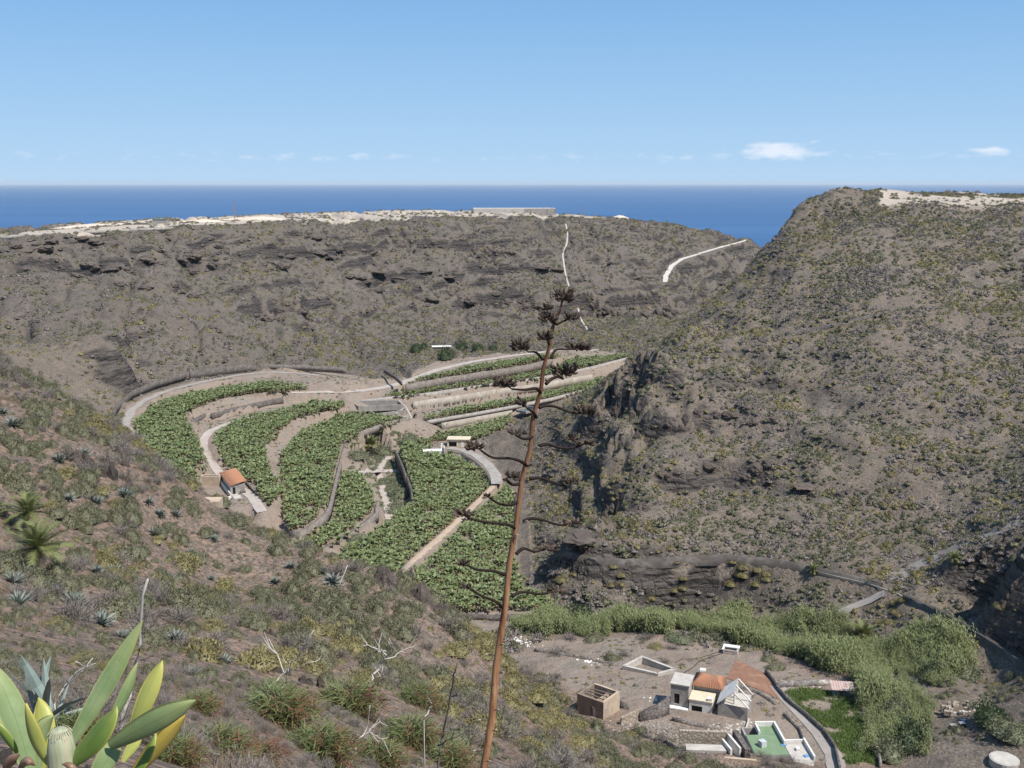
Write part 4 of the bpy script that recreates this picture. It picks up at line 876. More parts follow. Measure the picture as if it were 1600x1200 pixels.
# ruined yard left of it
p = site(1120, 1176, None, 6.0)
t = thing('ruined_yard', 'ruined stone yard with a white plastered floor beside the green roof house', 'ruin', (p.x, p.y + 1.0, p.z), R(-4)); t.scale = (0.86, 0.86, 0.86)
bx(t, 'back_wall', M_STONEL, -5.6, 2.6, 2.3, 2.8, -0.8, 1.7); bx(t, 'side_wall', M_STONED, 3.7, 4.6, -2.6, 3.4, -0.8, 1.6, 0.2); bx(t, 'white_floor', M_CONCL, -4.8, 1.6, -1.2, 0.7, -0.6, 0.35)
bx(t, 'white_wall', M_WHITE, 2.75, 3.05, -2.2, 2.9, -0.8, 1.5, 0.3); bx(t, 'white_wall', M_WHITE, 1.65, 1.95, -1.8, 1.6, -0.8, 1.0, 0.3); bx(t, 'front_wall', M_STONE, -5.4, 1.5, -1.75, -1.25, -1.2, 0.1); bx(t, 'brick_wall', M_TANPL, 1.0, 6.0, -3.6, -3.1, -2.0, 0.4, -0.1)
q = MB(); 
p = site(988, 1128, None, 3.5); t = thing('ruined_wall', 'leaning tan stone wall with holes below the roofless ruin', 'wall', (p.x, p.y, p.z - 0.4), R(18))
q = MB(); q.add([(-2.4, -0.3, -0.8), (2.2, -0.3, -0.8), (2.4, 0.3, -0.8), (-2.4, 0.3, -0.8), (-1.9, -0.1, 1.4), (1.9, -0.1, 2.6), (1.9, 0.35, 2.6), (-1.9, 0.35, 1.4)], [(3, 2, 1, 0), (4, 5, 6, 7), (0, 1, 5, 4), (1, 2, 6, 5), (2, 3, 7, 6), (3, 0, 4, 7)]); q.build('wall', M_STONEL, t)
p = site(1022, 1124, None, 3.5)
tag(link('stone_wall', wall_mesh([Vector((p.x - 2.4, p.y - 0.4, p.z + 1.4)), Vector((p.x + 0.5, p.y + 0.5, p.z + 2.1)), Vector((p.x + 2.6, p.y + 2.0, p.z + 3.1))], 3.6, 0.6, wav=0.15), M_STONED), 'dark broken stone wall between the ruin and the orange roof house', 'wall', None, 'thing')
p = site(964, 1100, None, 2.5)
tag(link('stone_wall', wall_mesh([Vector((p.x + 0.2, p.y - 1.4, p.z + 1.2)), Vector((p.x + 1.4, p.y - 2.2, p.z + 0.9)), Vector((p.x + 2.0, p.y - 3.4, p.z - 0.2))], 2.6, 0.6, wav=0.2), M_STONED), 'dark rubble wall leaning on the roofless ruin', 'wall', None, 'thing')
# sunken tank with a white rim
zt = hit(1012, 1048).z + 0.9
basin('open_tank', 'open rectangular water tank with bleached white rim in the bare field', [(972,1040),(1003,1024),(1058,1045),(1028,1053)], zt, 1.9, 0.55, M_CONCL, M_STONE)
p = site(1142, 1020, None, 2.5); t = thing('pump_shelter', 'tiny white concrete shelter with a dark opening at the field edge', 'shelter', (p.x, p.y, p.z), R(-20))
wallbox(t, -1.4, 1.4, -1.1, 1.1, -0.4, 1.0, 0.2, M_CONCL, False, [('-y', 0.4, 2.2, 0.4, 1.1)]); bx(t, 'roof_slab', M_WHITE, -1.6, 1.6, 0.1, 1.3, 1.0, 1.15); bx(t, 'roof_beam', M_WHITE, -1.6, -1.3, -1.3, 0.05, 1.0, 1.15)
p = site(1097, 1053, None, 1.5); t = thing('water_meter_box', 'small red box with a white lid alone in the bare field', 'box', (p.x, p.y, p.z), R(-15))
bx(t, 'box_body', M_RED, -0.55, 0.55, -0.45, 0.45, -0.2, 0.55); bx(t, 'lid', M_WHITE, -0.42, 0.62, -0.5, 0.5, 0.55, 0.95)
M_TILL = simple('ploughed_red_earth', (0.205, 0.108, 0.072), (0.255, 0.14, 0.095), 0.9, 0.95, 0.6, 0.08, wear=(0.33, 0.20, 0.13))
TA, TB, TC, TD = tilled_poly[3], tilled_poly[0], tilled_poly[1], tilled_poly[2]; V = []; NT = 18
for i in range(NT + 1):
    for j in range(NT + 1):
        p = TA.lerp(TB, i / NT).lerp(TD.lerp(TC, i / NT), j / NT); V.append((p.x, p.y, gz(p.x, p.y) + 0.07 + 0.035 * (j % 2)))
tag(link('ploughed_plot', np_mesh('ploughed_plot', V, [(i * (NT + 1) + j, i * (NT + 1) + j + 1, (i + 1) * (NT + 1) + j + 1, (i + 1) * (NT + 1) + j) for i in range(NT) for j in range(NT)], M_TILL)), 'plot of red brown ploughed earth above the lane', None, None, 'structure')
# hose across the bare field, rubble, cable posts
pts = [hit(u, v) + Vector((0, 0, 0.06)) for u, v in [(1068,1052),(1082,1044),(1092,1034),(1110,1027),(1130,1021)]]
q = MB(); q.tube(pts, 0.07, 5); tag(q.build('hose', M_DARK, None, None, True), 'thin dark hose lying across the bare field to the tiny shelter', 'hose')
pts = [hit(u, v) + Vector((0, 0, 0.06)) for u, v in [(1055,1036),(1066,1030),(1088,1030),(1108,1024),(1128,1017)]]
q = MB(); q.tube(pts, 0.06, 5); tag(q.build('hose', M_DARK, None, None, True), 'second dark hose looping above the open tank end', 'hose')
for px_, lb in (([(835,1018),(905,1028),(968,1042)], 'low stone field wall left of the open tank'), ([(1060,1064),(1130,1068),(1185,1084),(1212,1102)], 'low stone field wall behind the orange roof house'), ([(1050,1126),(1085,1134),(1125,1142)], 'broken retaining wall under the orange roof house'), ([(1225,1118),(1250,1142),(1262,1172)], 'low curving wall between the green roof house and the lane'), ([(1000,1150),(1040,1160),(1075,1182)], 'rubble stone wall on the slope left of the ruined yard')):
    pts = [hit(u, v) + Vector((0, 0, 0.55)) for u, v in px_]
    tag(link('stone_wall', wall_mesh(pts, 1.2, 0.4, wav=0.16), M_STONE), lb, 'wall', None, 'thing')
# garden shed and fence of scrap
p = site(1317, 1089, None, 3.0); t = thing('garden_shed', 'teal board shed with a rusty pink sheet roof by the garden', 'shed', (p.x, p.y + 0.8, p.z - 0.2), R(-8))
wallbox(t, -1.7, 1.7, -1.1, 1.1, -0.3, 1.7, 0.12, M_TEAL, False, [('-y', 1.2, 2.0, 0.3, 1.8)])
for k in range(9):
    x = -2.0 + k * 0.45; q = MB(); q.add([(x, -1.5, 1.72), (x + 0.225, -1.5, 1.80), (x + 0.43, -1.5, 1.72), (x, 1.4, 2.12), (x + 0.225, 1.4, 2.20), (x + 0.43, 1.4, 2.12)], [(0, 1, 4, 3), (1, 2, 5, 4)]); q.build('roof_sheet', M_RUSTROOF, t)
pts = [hit(u, v) + Vector((0, 0, 1.1)) for u, v in [(1214,1076),(1235,1073),(1262,1072),(1298,1070)]]
tag(link('scrap_fence', wall_mesh(pts, 1.6, 0.25, wav=0.18), simple('scrap_boards', (0.30, 0.27, 0.25), (0.10, 0.09, 0.085), 1.3, wear=(0.6, 0.57, 0.53))), 'patchwork fence of scrap boards at the top of the green garden', 'fence', None, 'thing')
pts = [hit(u, v) + Vector((0, 0, 0.8)) for u, v in [(1196,1052),(1207,1064),(1215,1078),(1230,1096),(1262,1122),(1288,1146),(1304,1170),(1312,1204)]]
tag(link('lane_wall', wall_mesh(pts, 1.4, 0.35, wav=0.05), M_STONED), 'low dark wall curving down beside the grey lane and garden', 'wall', None, 'thing')
pts = [hit(u, v) + Vector((0, 0, 0.7)) for u, v in [(1364,1140),(1370,1165),(1376,1200)]]
tag(link('stone_wall', wall_mesh(pts, 1.2, 0.4, wav=0.1), M_STONE), 'pale stone wall between the garden and the reeds', 'wall', None, 'thing')
# stone enclosure right of the reeds
p = site(1505, 1118, None, 5)
t = thing('stone_enclosure', 'heap of pale stone slabs stepped behind the wire crates', 'stone pile', (p.x, p.y, p.z), 0)
r = random.Random(4)
ROCKY = None
for k in range(26):
    x = -3.2 + 6.4 * r.random(); y = r.random() * 2.4; bx(t, 'stone', M_STONEL if k % 3 else M_CONCL, x, x + r.uniform(0.4, 1.1), y, y + r.uniform(0.3, 0.6), -0.3, 0.25 + y * 0.35 + r.uniform(0, 0.25), r.uniform(-0.4, 0.4))
for k, (u, v, lb) in enumerate([(1489,1138,'left of the two dark wire crates by the stone pile'), (1503,1135,'right of the two dark wire crates by the stone pile')]):
    p = site(u, v, None, 1.2); t = thing('wire_crate', lb, 'crate', (p.x, p.y, p.z), 0.1)
    for i in range(4):
        bx(t, 'slat', M_METAL, -0.5, 0.5, -0.35 + i * 0.2, -0.3 + i * 0.2, 0.62, 0.68)
    for sx in (-0.55, 0.5):
        for sy in (-0.4, 0.35): bx(t, 'corner_post', M_WOOD, sx, sx + 0.06, sy, sy + 0.06, -0.1, 0.7)
    bx(t, 'tray', M_DARK, -0.48, 0.48, -0.33, 0.33, 0.05, 0.35)
p = site(1505, 1129, None, 0.8); tag(bx(None, 'blue_bucket', M_BLUE, p.x - 0.25, p.x + 0.25, p.y, p.y + 0.4, p.z - 0.1, p.z + 0.4), 'small blue tub beside the wire crates', 'tub')
p = site(1569, 1190, None, 3)
q = MB(); q.tube([(0, 0, -0.6), (0, 0, 0.5)], 2.1, 20); q.tube([(0, 0, 0.5), (0, 0, 0.56)], 1.9, 20); tag(q.build('round_tank', M_CONCL, None, p), 'round grey covered water tank in the lower right corner', 'water tank')
# farmhouse on the terraces
p = site(362, 768, -85.9, 7.5)
t = thing('terrace_farmhouse', 'long stone farmhouse with orange tiled roof among the banana terraces', 'house', (p.x - 0.6, p.y + 4.0, -85.9), R(25.8))
wallbox(t, -2.0, 2.0, -7.0, 7.0, -0.4, 2.9, 0.35, {'-y': M_GREYPL, '+x': M_GREYPL, '+y': M_GREYPL, '-x': M_WHITE}, False, [('-y', 0.5, 1.3, 0.4, 2.5)])
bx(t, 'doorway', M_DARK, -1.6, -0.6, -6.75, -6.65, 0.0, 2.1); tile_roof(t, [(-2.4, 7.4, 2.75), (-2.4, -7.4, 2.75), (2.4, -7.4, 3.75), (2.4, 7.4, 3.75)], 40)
bx(t, 'gable_fill', M_GREYPL, 1.6, 1.98, -6.9, 6.9, 2.9, 3.5); bx(t, 'terrace', M_CONCL, -2.0, 3.8, -11.5, -7.1, -0.4, 0.12)
bx(t, 'white_kerb_wall', M_WHITE, -2.75, -2.45, -10.0, 6.0, -0.4, 1.2); bx(t, 'white_kerb_wall', M_WHITE, -3.8, -2.9, -11.6, -11.2, -0.4, 0.9, 0.5)
bx(t, 'bench_wall', M_STONED, 0.4, 1.9, -8.2, -7.4, 0.1, 0.9); bx(t, 'yard_wall', M_STONED, 3.9, 4.2, -12.0, 2.0, -0.4, 0.9)
p = site(330, 752, -84.6, 5); t = thing('ruined_annex', 'pale ruined outbuilding with a small dark window left of the farmhouse', 'ruin', (p.x, p.y + 0.5, -85.9), R(-8))
wallbox(t, -3.6, 2.4, -0.3, 1.9, -0.4, 2.6, 0.4, M_TANPL, True, [('-y', 3.6, 4.4, 1.4, 2.3)]); bx(t, 'side_wall', M_STONED, -3.9, -3.5, -7.5, -0.4, -0.8, 1.0, -0.25); bx(t, 'floor', M_CONCL, -3.3, 2.1, 0.1, 1.5, -0.2, 0.5)
p = site(327, 784, None, 3); t = thing('collapsed_terrace', 'collapsed tan plaster slab on the slope below the ruined outbuilding', 'ruin', (p.x, p.y + 1.0, p.z), R(-20))
bx(t, 'slab', M_TANPL, -1.3, 1.1, -1.1, 1.0, -1.6, -0.02, 0.4)
# pump house
p = site(717, 697, -92.6, 4); t = thing('pump_house', 'cream flat roofed pump house between banana fields', 'house', (p.x, p.y + 0.8, -92.6), R(-4))
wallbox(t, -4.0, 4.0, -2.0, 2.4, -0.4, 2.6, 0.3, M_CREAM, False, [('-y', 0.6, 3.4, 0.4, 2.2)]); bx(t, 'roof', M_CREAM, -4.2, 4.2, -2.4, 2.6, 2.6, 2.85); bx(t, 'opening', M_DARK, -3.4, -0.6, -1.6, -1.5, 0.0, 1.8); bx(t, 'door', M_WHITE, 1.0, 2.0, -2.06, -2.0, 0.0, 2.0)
bx(t, 'side_step', M_CONCL, 4.25, 9.0, -1.2, 0.6, -0.4, 0.9)
p = site(683, 703, -92.6, 4); t = thing('loading_platform', 'white concrete platform with a low wall left of the pump house', 'platform', (p.x, p.y, -92.9), R(6))
bx(t, 'slab', M_WHITE, -5.0, 2.2, -1.8, 1.4, -1.2, 0.4); bx(t, 'low_wall', M_CONCL, 2.25, 2.7, -2.6, 2.2, -1.2, 1.5); bx(t, 'pillar', M_WHITE, 1.4, 2.0, 1.5, 2.1, -0.4, 2.2)
# far shack
p = site(690, 545, None, 6); t = thing('tin_roof_shack', 'low shack with a long white sheet roof among dark green trees', 'shed', (p.x, p.y, p.z - 0.5), 0.1)
wallbox(t, -4.6, 4.6, -1.8, 1.8, -0.6, 1.8, 0.3, M_TANPL); bx(t, 'roof', M_WHITE, -5.2, 5.2, -2.4, 2.2, 1.8, 2.0)
# ------------------------------------------------------------------ far plateau
M_RUST = simple('rusty_steel', (0.30, 0.17, 0.14), (0.40, 0.28, 0.25), 0.5, 0.7)
def mast(u, v, h, label):
    p = hit(u, v); t = thing('lattice_mast', label, 'mast', p); w = 0.028 * h
    for sx in (-1, 1):
        for sy in (-1, 1):
            q = MB(); q.tube([(sx * w, sy * w, -0.5), (sx * w * 0.3, sy * w * 0.3, h)], 0.11, 4); q.build('leg', M_RUST, t)
    q = MB()
    for k in range(7):
        z = h * (k + 0.5) / 7.5; ww = w * (1 - 0.7 * z / h)
        q.tube([(-ww, -ww, z), (ww, -ww, z + h / 9)], 0.07, 4); q.tube([(ww, ww, z), (-ww, ww, z + h / 9)], 0.07, 4)
    q.build('bracing', M_RUST, t)
    q = MB(); q.tube([(-w * 1.3, 0, h * 0.9), (w * 1.3, 0, h * 0.9)], 0.1, 4); q.build('crossarm', M_RUST, t)
mast(367, 348, 13.5, 'reddish lattice mast standing on the pale plateau at left'); mast(908, 343, 10.5, 'thin lattice mast right of the plateau reservoir'); mast(1171, 374, 19, 'tall thin lattice mast at the end of the white road'); mast(645, 337, 5.5, 'short pole mast in the middle of the plateau edge')
p = at_y(806, 332, 860); zz = gz(p.x, p.y)
t = thing('plateau_reservoir', 'wide pale walled reservoir on the plateau before the sea', 'reservoir', (p.x, p.y, zz), R(3))
for (x0, x1, y0, y1, mt) in ((-34, 6, -6, -5, M_CONCL), (6.2, 32, -6, -5, M_CONC), (-34, 32, 24, 25, M_WHITE), (-34, -33, -4.9, 23.9, M_WHITE), (31, 32, -4.9, 23.9, M_WHITE)): bx(t, 'wall', mt, x0, x1, y0, y1, -2, 3.6)
p = at_y(250, 348, 655); t = thing('plateau_hut', 'small dark flat hut on the left of the plateau', 'hut', (p.x, p.y, gz(p.x, p.y)), 0)
wallbox(t, -3.8, 3.8, -2, 2, -1, 2.4, 0.3, M_GREYPL); bx(t, 'roof', M_TEAL, -4.1, 4.1, -2.3, 2.3, 2.4, 2.7)
p = at_y(215, 352, 640); pts = [hit(u, v) + Vector((0, 0, 1.0)) for u, v in [(0,372),(60,368),(120,364),(190,361),(270,357)]]
tag(link('plateau_wall', wall_mesh(pts, 2.0, 0.8, wav=0.1), M_CONC), 'long low grey wall along the left plateau edge', 'wall', None, 'thing')
M_SAND = simple('sand_heap', (0.52, 0.43, 0.34), (0.60, 0.51, 0.42), 0.15, 0.95, 0.3, 0.3)
def heap(u, v, y, rx, ry, h, label, seed):
    p = at_y(u, v, y); z0 = gz(p.x, p.y) - 0.4; r = np.random.default_rng(seed); V = []; nu, nv = 26, 7
    for j in range(nv + 1):
        for i in range(nu):
            a = 2 * math.pi * i / nu; q = 1 - j / nv; w = 1 + 0.18 * math.sin(2 * a + seed) + 0.1 * math.sin(5 * a + 2 * seed) + r.normal(0, 0.03)
            V.append((rx * q * w * math.cos(a), ry * q * w * math.sin(a), h * (1 - q ** 1.5) * (1 + r.normal(0, 0.06))))
    F_ = [(j * nu + i, j * nu + (i + 1) % nu, (j + 1) * nu + (i + 1) % nu, (j + 1) * nu + i) for j in range(nv) for i in range(nu)]
    tag(link('sand_heap', np_mesh('sand_heap', V, F_, M_SAND, True), None, None, (p.x, p.y, z0)), label, 'mound', 'heaps of pale earth on the plateau')
heap(150, 358, 640, 22, 10, 2.6, 'leftmost low pale earth mound on the plateau', 1); heap(318, 353, 680, 19, 7, 2.4, 'pale flat topped earth mound left of the reddish mast', 2); heap(405, 349, 705, 24, 8, 2.6, 'long pale earth mound right of the reddish mast', 3); heap(190, 355, 665, 9, 5, 1.8, 'small pale earth mound beside the leftmost mound', 4)
heap(968, 347, 915, 12, 8, 3.6, 'small pointed earth mound right of the reservoir', 5)
# ------------------------------------------------------------------ scrub over the slopes
def masks_at(x, y):
    return dict(calm=bil(GX, GY, calm, x, y), pale=bil(GX, GY, pale, x, y), slope=bil(GX, GY, slope, x, y), far=bil(GX, GY, far, x, y),
                val=bil(GX, GY, M_val, x, y), vil=bil(GX, GY, M_vil, x, y), reed=bil(GX, GY, M_reed, x, y))
def clear_of(x, y):
    ok = np.ones(len(x), bool)
    for (a, b_, r_) in NO_PLANT: ok &= (x - a) ** 2 + (y - b_) ** 2 > r_ * r_
    for pts, w in LINES: ok &= seg_dist(x, y, pts) > w
    return ok
# ------------------------------------------------------------------ rocks
M_ROCK, n, b = newmat('basalt_rock'); b.inputs['Roughness'].default_value = 0.95; b.inputs['Specular IOR Level'].default_value = 0.1
rc = ramp(n, noise_tex(n, 0.5, 7, 0.7), [(0.3, (0.060, 0.050, 0.046)), (0.52, (0.105, 0.088, 0.078)), (0.72, (0.165, 0.135, 0.115))])
oi = N(n, 'ShaderNodeObjectInfo'); rc = mix(n, maprange(n, oi.outputs['Random'], 0, 1, 0, 0.5), rc, (0.14, 0.108, 0.088))
n.links.new(rc, b.inputs['Base Color']); bump(n, b, noise_tex(n, 1.4, 7, 0.75), 0.9, 0.35)
def rock_mesh(name, seed, sub=3, blocky=0.5):
    bm = bmesh.new(); bmesh.ops.create_icosphere(bm, subdivisions=sub, radius=1.0); r = np.random.default_rng(seed)
    planes = [(Vector(r.normal(0, 1, 3)).normalized(), r.uniform(0.5, 0.85)) for _ in range(7)]
    for v in bm.verts:
        d = v.co.normalized(); s = 1.0
        for pn, pd in planes:
            c = d.dot(pn)
            if c > 0.05: s = min(s, pd / c)
        x, y, z = d * 2.3
        k = float(fbm(np.array([x + z * 0.7 + seed]), np.array([y - z * 0.5 + z * 1.3]), seed, 4, 0.65)[0])
        v.co = d * (s * (0.55 + 0.9 * k))
    me = bpy.data.meshes.new(name); bm.to_mesh(me); bm.free(); me.materials.append(M_ROCK); return me
ROCKS = [rock_mesh('rock', 500 + k) for k in range(6)]
r = np.random.default_rng(77)
def outcrop(u, v, w, h, label, grp, dp=0.0, n_=3):
    """broken ledge of blocks: a root block with the rest as parts"""
    p = hit(u, v); t = thing('rock_outcrop', label, 'rock', p, 0, grp)
    for k in range(n_):
        o = bpy.data.objects.new('rock', ROCKS[r.integers(6)]); COL.objects.link(o); o.parent = t
        x = (k - (n_ - 1) / 2) * w / max(n_, 1) * 0.95 + r.normal(0, 0.06) * w; q = gz(p.x + x, p.y + abs(x) * 0.1) - p.z
        o.location = (x, r.uniform(-0.1, 0.1) * w + 0.2 * h, max(min(q, h), -h) - h * 0.12); s = r.uniform(0.8, 1.25)
        o.scale = (w / n_ * 0.62 * s, w / n_ * 0.5 * s, h * 0.6 * r.uniform(0.75, 1.2)); o.rotation_euler = (r.normal(0, 0.15), r.normal(0, 0.15), r.uniform(-0.5, 0.5) + (math.pi if r.random() < 0.5 else 0))
    return t
def overhang(u, v, w, label):
    p = hit(u, v); o = bpy.data.objects.new('overhanging_rock', ROCKS[int(w) % 6]); COL.objects.link(o); o.location = (p.x, p.y - 0.6, p.z + 1.0); o.scale = (w, w * 0.62, w * 0.3); o.rotation_euler = (0.25, 0.1, 0.3); tag(o, label, 'rock')
overhang(912, 845, 5.2, 'rounded rock roof over the shallow cave on the right spur'); overhang(1256, 766, 3.4, 'small rock roof over the dark hollow on the right hill')
for (u, v, w, h, lb) in [(50,392,30,3.5,'leftmost'),(130,388,26,3,'second'),(185,394,22,3.5,''),(60,425,24,3,''),(150,420,30,4,''),(120,430,20,3,''),(200,424,18,4,''),(225,402,28,3,''),(262,398,20,3,''),(290,396,18,4,''),(330,404,22,5,''),(310,412,24,4.5,''),(352,396,18,4,''),(285,415,18,4,''),(375,412,18,3,''),(420,410,22,3,''),(455,405,22,3,''),(500,396,26,3,''),(530,392,22,3.5,''),(565,390,24,3,''),(262,375,26,3,''),(150,378,30,2.5,''),(60,383,26,2.5,''),(210,452,22,3,''),(280,455,20,3,''),(400,490,28,4,''),(440,485,20,5,''),(470,483,16,4.5,''),(345,522,14,3,''),(640,392,26,3.5,''),(690,386,22,4,''),(735,388,22,4.5,''),(760,395,20,3.5,''),(800,400,26,3,''),(600,430,34,2,''),(680,430,34,2.2,''),(760,428,30,2.2,''),(560,436,28,2,''),(850,420,30,2.5,''),(940,415,26,2.5,''),(790,470,24,5,''),(820,478,22,6,''),(850,485,20,6,''),(905,492,22,6,''),(935,492,24,8,''),(965,493,24,8,''),(995,494,24,8,''),(1025,494,24,7,''),(1055,490,18,6,''),(720,465,24,4,''),(660,470,24,3.5,''),(580,455,22,2.5,''),(1000,440,22,3,''),(1100,470,16,3,''),(1120,440,16,2.5,''),(480,372,22,2.5,''),(600,372,24,2.5,''),(330,378,22,2.5,'')]:
    outcrop(u, v - 1, w * 0.8, h * 0.9, 'dark broken rock ledge ' + near_what(u, v), 'dark broken rock ledges ' + near_what(u, v))
for (u, v, w, h) in [(955,600,12,9),(975,622,10,8),(1000,640,12,9),(940,640,9,7),(985,690,10,8),(1015,600,11,8),(1050,590,12,6),(1085,530,9,6),(1105,520,8,5),(1060,660,13,6),(1100,655,14,5),(1150,650,16,4),(1190,660,14,4),(1000,740,9,6),(1045,745,12,4),(1120,735,14,4),(1180,735,14,4),(1230,330,9,4),(1245,320,8,3)]:
    outcrop(u, v, w * 0.55, h * 0.5, ('dark basalt crag ' if u < 1090 else 'low basalt ledge ') + near_what(u, v), ('dark basalt crags ' if u < 1090 else 'low basalt ledges ') + near_what(u, v))
for (u, v, w, h, lb) in [(905,846,9,6,'rounded basalt bulge above the shallow cave'),(960,790,14,6,'smooth grey rock face on the lower right spur'),(1000,800,12,6,'grey rock buttress beside the smooth rock face'),(1255,780,8,4,'rock brow over the small dark hollow on the right hill'),(1330,770,16,4,'broad grey rock slab right of the small hollow'),(1010,925,10,5,'grey rock bank below the level water channel'),(960,915,10,5,'dark rock bank above the reeds'),(1530,905,9,6.5,'large dark rock with a cave shadow at the right edge'),(1575,935,9,6,'dark overhanging rock beside the descending channel'),(1595,985,7,6,'dark rock at the right picture edge above the channel'),(1560,850,9,4,'brown rock brow at the right edge'),(1500,965,8,4,'rock shelf behind the descending channel')]:
    outcrop(u, v, w * 0.6, h * 0.5, lb, None, 0, 5)
for (u, v, w, h, lb) in [(155,742,5.5,2.6,'dark rock outcrop with a shadowed gap on the left slope'),(70,740,4,1.2,'low rock above the two left palms'),(5,590,5,2.5,'dark rock at the left picture edge'),(470,1065,3.0,1.2,'dark boulder by the bleached branches in the foreground'),(420,990,2.4,0.8,'low dark stones on the near slope'),(640,930,10,3.2,'grey rocks along the brow of the near slope'),(570,1000,3.0,0.9,'small dark rocks beside the yellow bushes'),(860,1090,5,1.6,'dark stones on the brow above the roofless ruin'),(760,1140,5,1.5,'dark rock cleft below the flower stalk'),(270,1010,1.6,0.6,'small stones on the near slope')]:
    outcrop(u, v, w, h, lb, None, 0, 5)
# rubble in the village
def rubble(u, v, rad_, cnt, label, mat_):
    p = hit(u, v); q = MB(); rr_ = np.random.default_rng(int(u))
    me = rock_mesh('rubble', int(u), 1); me.materials.clear(); me.materials.append(mat_)
    pts_ = np.c_[p.x + rr_.normal(0, rad_, cnt), p.y + rr_.normal(0, rad_ * 0.6, cnt)]; zz_ = ground(pts_[:, 0], pts_[:, 1]); s_ = rr_.uniform(0.08, 0.34, cnt)
    scatter_object('rubble', np.c_[pts_, zz_], np.c_[s_, s_, s_ * 0.6], rr_.uniform(0, 6.28, cnt), rr_.normal(0, 0.4, (cnt, 2)), np.zeros(cnt, int), [me], label)
rubble(815, 1004, 1.4, 70, 'heap of white rubble at the foot of the canes', M_WHITE); rubble(930, 1034, 1.6, 60, 'strip of white rubble left of the open tank', M_WHITE); rubble(1055, 1150, 3.6, 220, 'grey rubble on the slope beside the ruined yard', M_STONE); rubble(1000, 1140, 3.0, 160, 'grey rubble below the leaning tan wall', M_CONC); rubble(1150, 1140, 2.0, 90, 'pale rubble between the two houses', M_CONCL); rubble(1025, 1092, 1.0, 16, 'scattered white boards on the bare field', M_WHITE); rubble(1260, 1075, 3.0, 40, 'scrap along the garden fence', M_CONCL)
# loose stones
x, y = draw_points(-80, 35, 6, 130, 1.3, 801); z = ground(x, y); vis, d_s = visible(x, y, z); ok = vis & (masks_at(x, y)['calm'] < 0.5); x, y, z = x[ok], y[ok], z[ok]; ok = shown(x, y, z); x, y, z = x[ok], y[ok], z[ok]
s = 0.05 + 0.22 * r.uniform(0, 1, len(x)) ** 3
scatter_object('loose_stones', np.c_[x, y, z], np.c_[s, s, s * 0.7], r.uniform(0, 6.28, len(s)), r.normal(0, 0.3, (len(s), 2)), r.integers(0, 3, len(s)), [rock_mesh('loose_stone', 520 + k, 1) for k in range(3)], 'loose stones lying on the near slope')

# ------------------------------------------------------------------ agaves, palms, trees
M_AGAVE = leafmat('agave_leaf', (0.165, 0.190, 0.168), (0.235, 0.258, 0.228), (0.125, 0.142, 0.122), rough=0.55, spec=0.3, transl=0.0)
def agave_leaf(r, az, e, L, w):
    V = []; F_ = []; dv = Vector((math.cos(az), math.sin(az), 0)); s = Vector((-math.sin(az), math.cos(az), 0)); ns = 6; p = Vector((0, 0, 0)); bend = r.uniform(-0.1, 0.45)
    for i in range(ns + 1):
        t = i / ns; wt = w * (0.75 + 0.5 * math.sin(t * 2.6)) * (1 - t ** 3) + 0.004; ang = e - bend * t * t
        up = Vector((0, 0, 1)) * math.cos(ang) - dv * math.sin(ang)
        V += [p - s * wt + up * wt * 0.5, p - up * 0.01, p + s * wt + up * wt * 0.5]
        p = p + (dv * math.cos(ang) + Vector((0, 0, 1)) * math.sin(ang)) * (L / ns)
    for i in range(ns): a = i * 3; F_ += [(a, a + 1, a + 4, a + 3), (a + 1, a + 2, a + 5, a + 4)]
    return V, F_
def agave_mesh(seed, nl=36):
    r = np.random.default_rng(seed); q = MB()
    for k in range(nl):
        t = k / nl; V, F_ = agave_leaf(r, 2.4 * k + r.normal(0, 0.15), 0.12 + 1.25 * t + r.normal(0, 0.1), r.uniform(0.8, 1.1), 0.07); q.add(V, F_)
    return q.mesh('agave', M_AGAVE)
AG = [agave_mesh(600 + k) for k in range(4)]
AGP = [(130,707,1.0),(92,715,0.9),(20,660,1.1),(60,650,1.0),(5,640,0.9),(108,775,1.0),(195,770,1.1),(232,780,0.9),(150,890,0.9),(180,890,1.0),(115,940,1.0),(160,970,1.0),(40,895,0.9),(85,920,0.9),(335,838,0.9),(300,860,0.8),(265,905,0.9),(455,882,1.0),(520,905,1.1),(540,958,0.9),(275,995,0.8),(320,1015,0.7),(30,940,0.9),(190,990,0.8),(215,920,0.8),(250,800,0.9),(275,800,0.8),(240,830,0.8),(60,905,0.8),(300,1050,0.6),(350,1030,0.6),(20,905,0.8),(430,905,0.8),(505,890,0.9),(330,900,0.7),(150,780,0.8)]
NEAR_AG = ['beside the palms', 'below the rock outcrop', 'near the left picture edge', 'above the farmhouse ruin', 'on the brow by the banana field', 'in the lower part of the near slope']
for k, (u, v, s) in enumerate(AGP):
    p = hit(u, v + 6); o = bpy.data.objects.new('agave', AG[k % 4]); COL.objects.link(o); o.location = (p.x, p.y, p.z - 0.03); s *= 1.18 * r.uniform(0.75, 1.15)
    o.scale = (s, s, s * 0.9); o.rotation_euler = (r.normal(0, 0.12), r.normal(0, 0.12), r.uniform(0, 6.28)); NO_PLANT.append((p.x, p.y, 0.75 * s))
    lb = ('at the left picture edge' if u < 70 and v < 700 else 'near the two palms' if u < 100 else 'below the dark outcrop' if v < 800 and u < 260 else 'on the slope under the farmhouse' if v < 870 and u < 420 else 'on the brow before the banana fields' if u > 420 and v < 930 else 'in the middle of the near slope')
    tag(o, ('large ' if s > 1.1 else 'small ' if s < 0.85 else '') + 'blue grey agave rosette ' + near_what(u, v), 'agave', 'blue grey agaves ' + near_what(u, v))
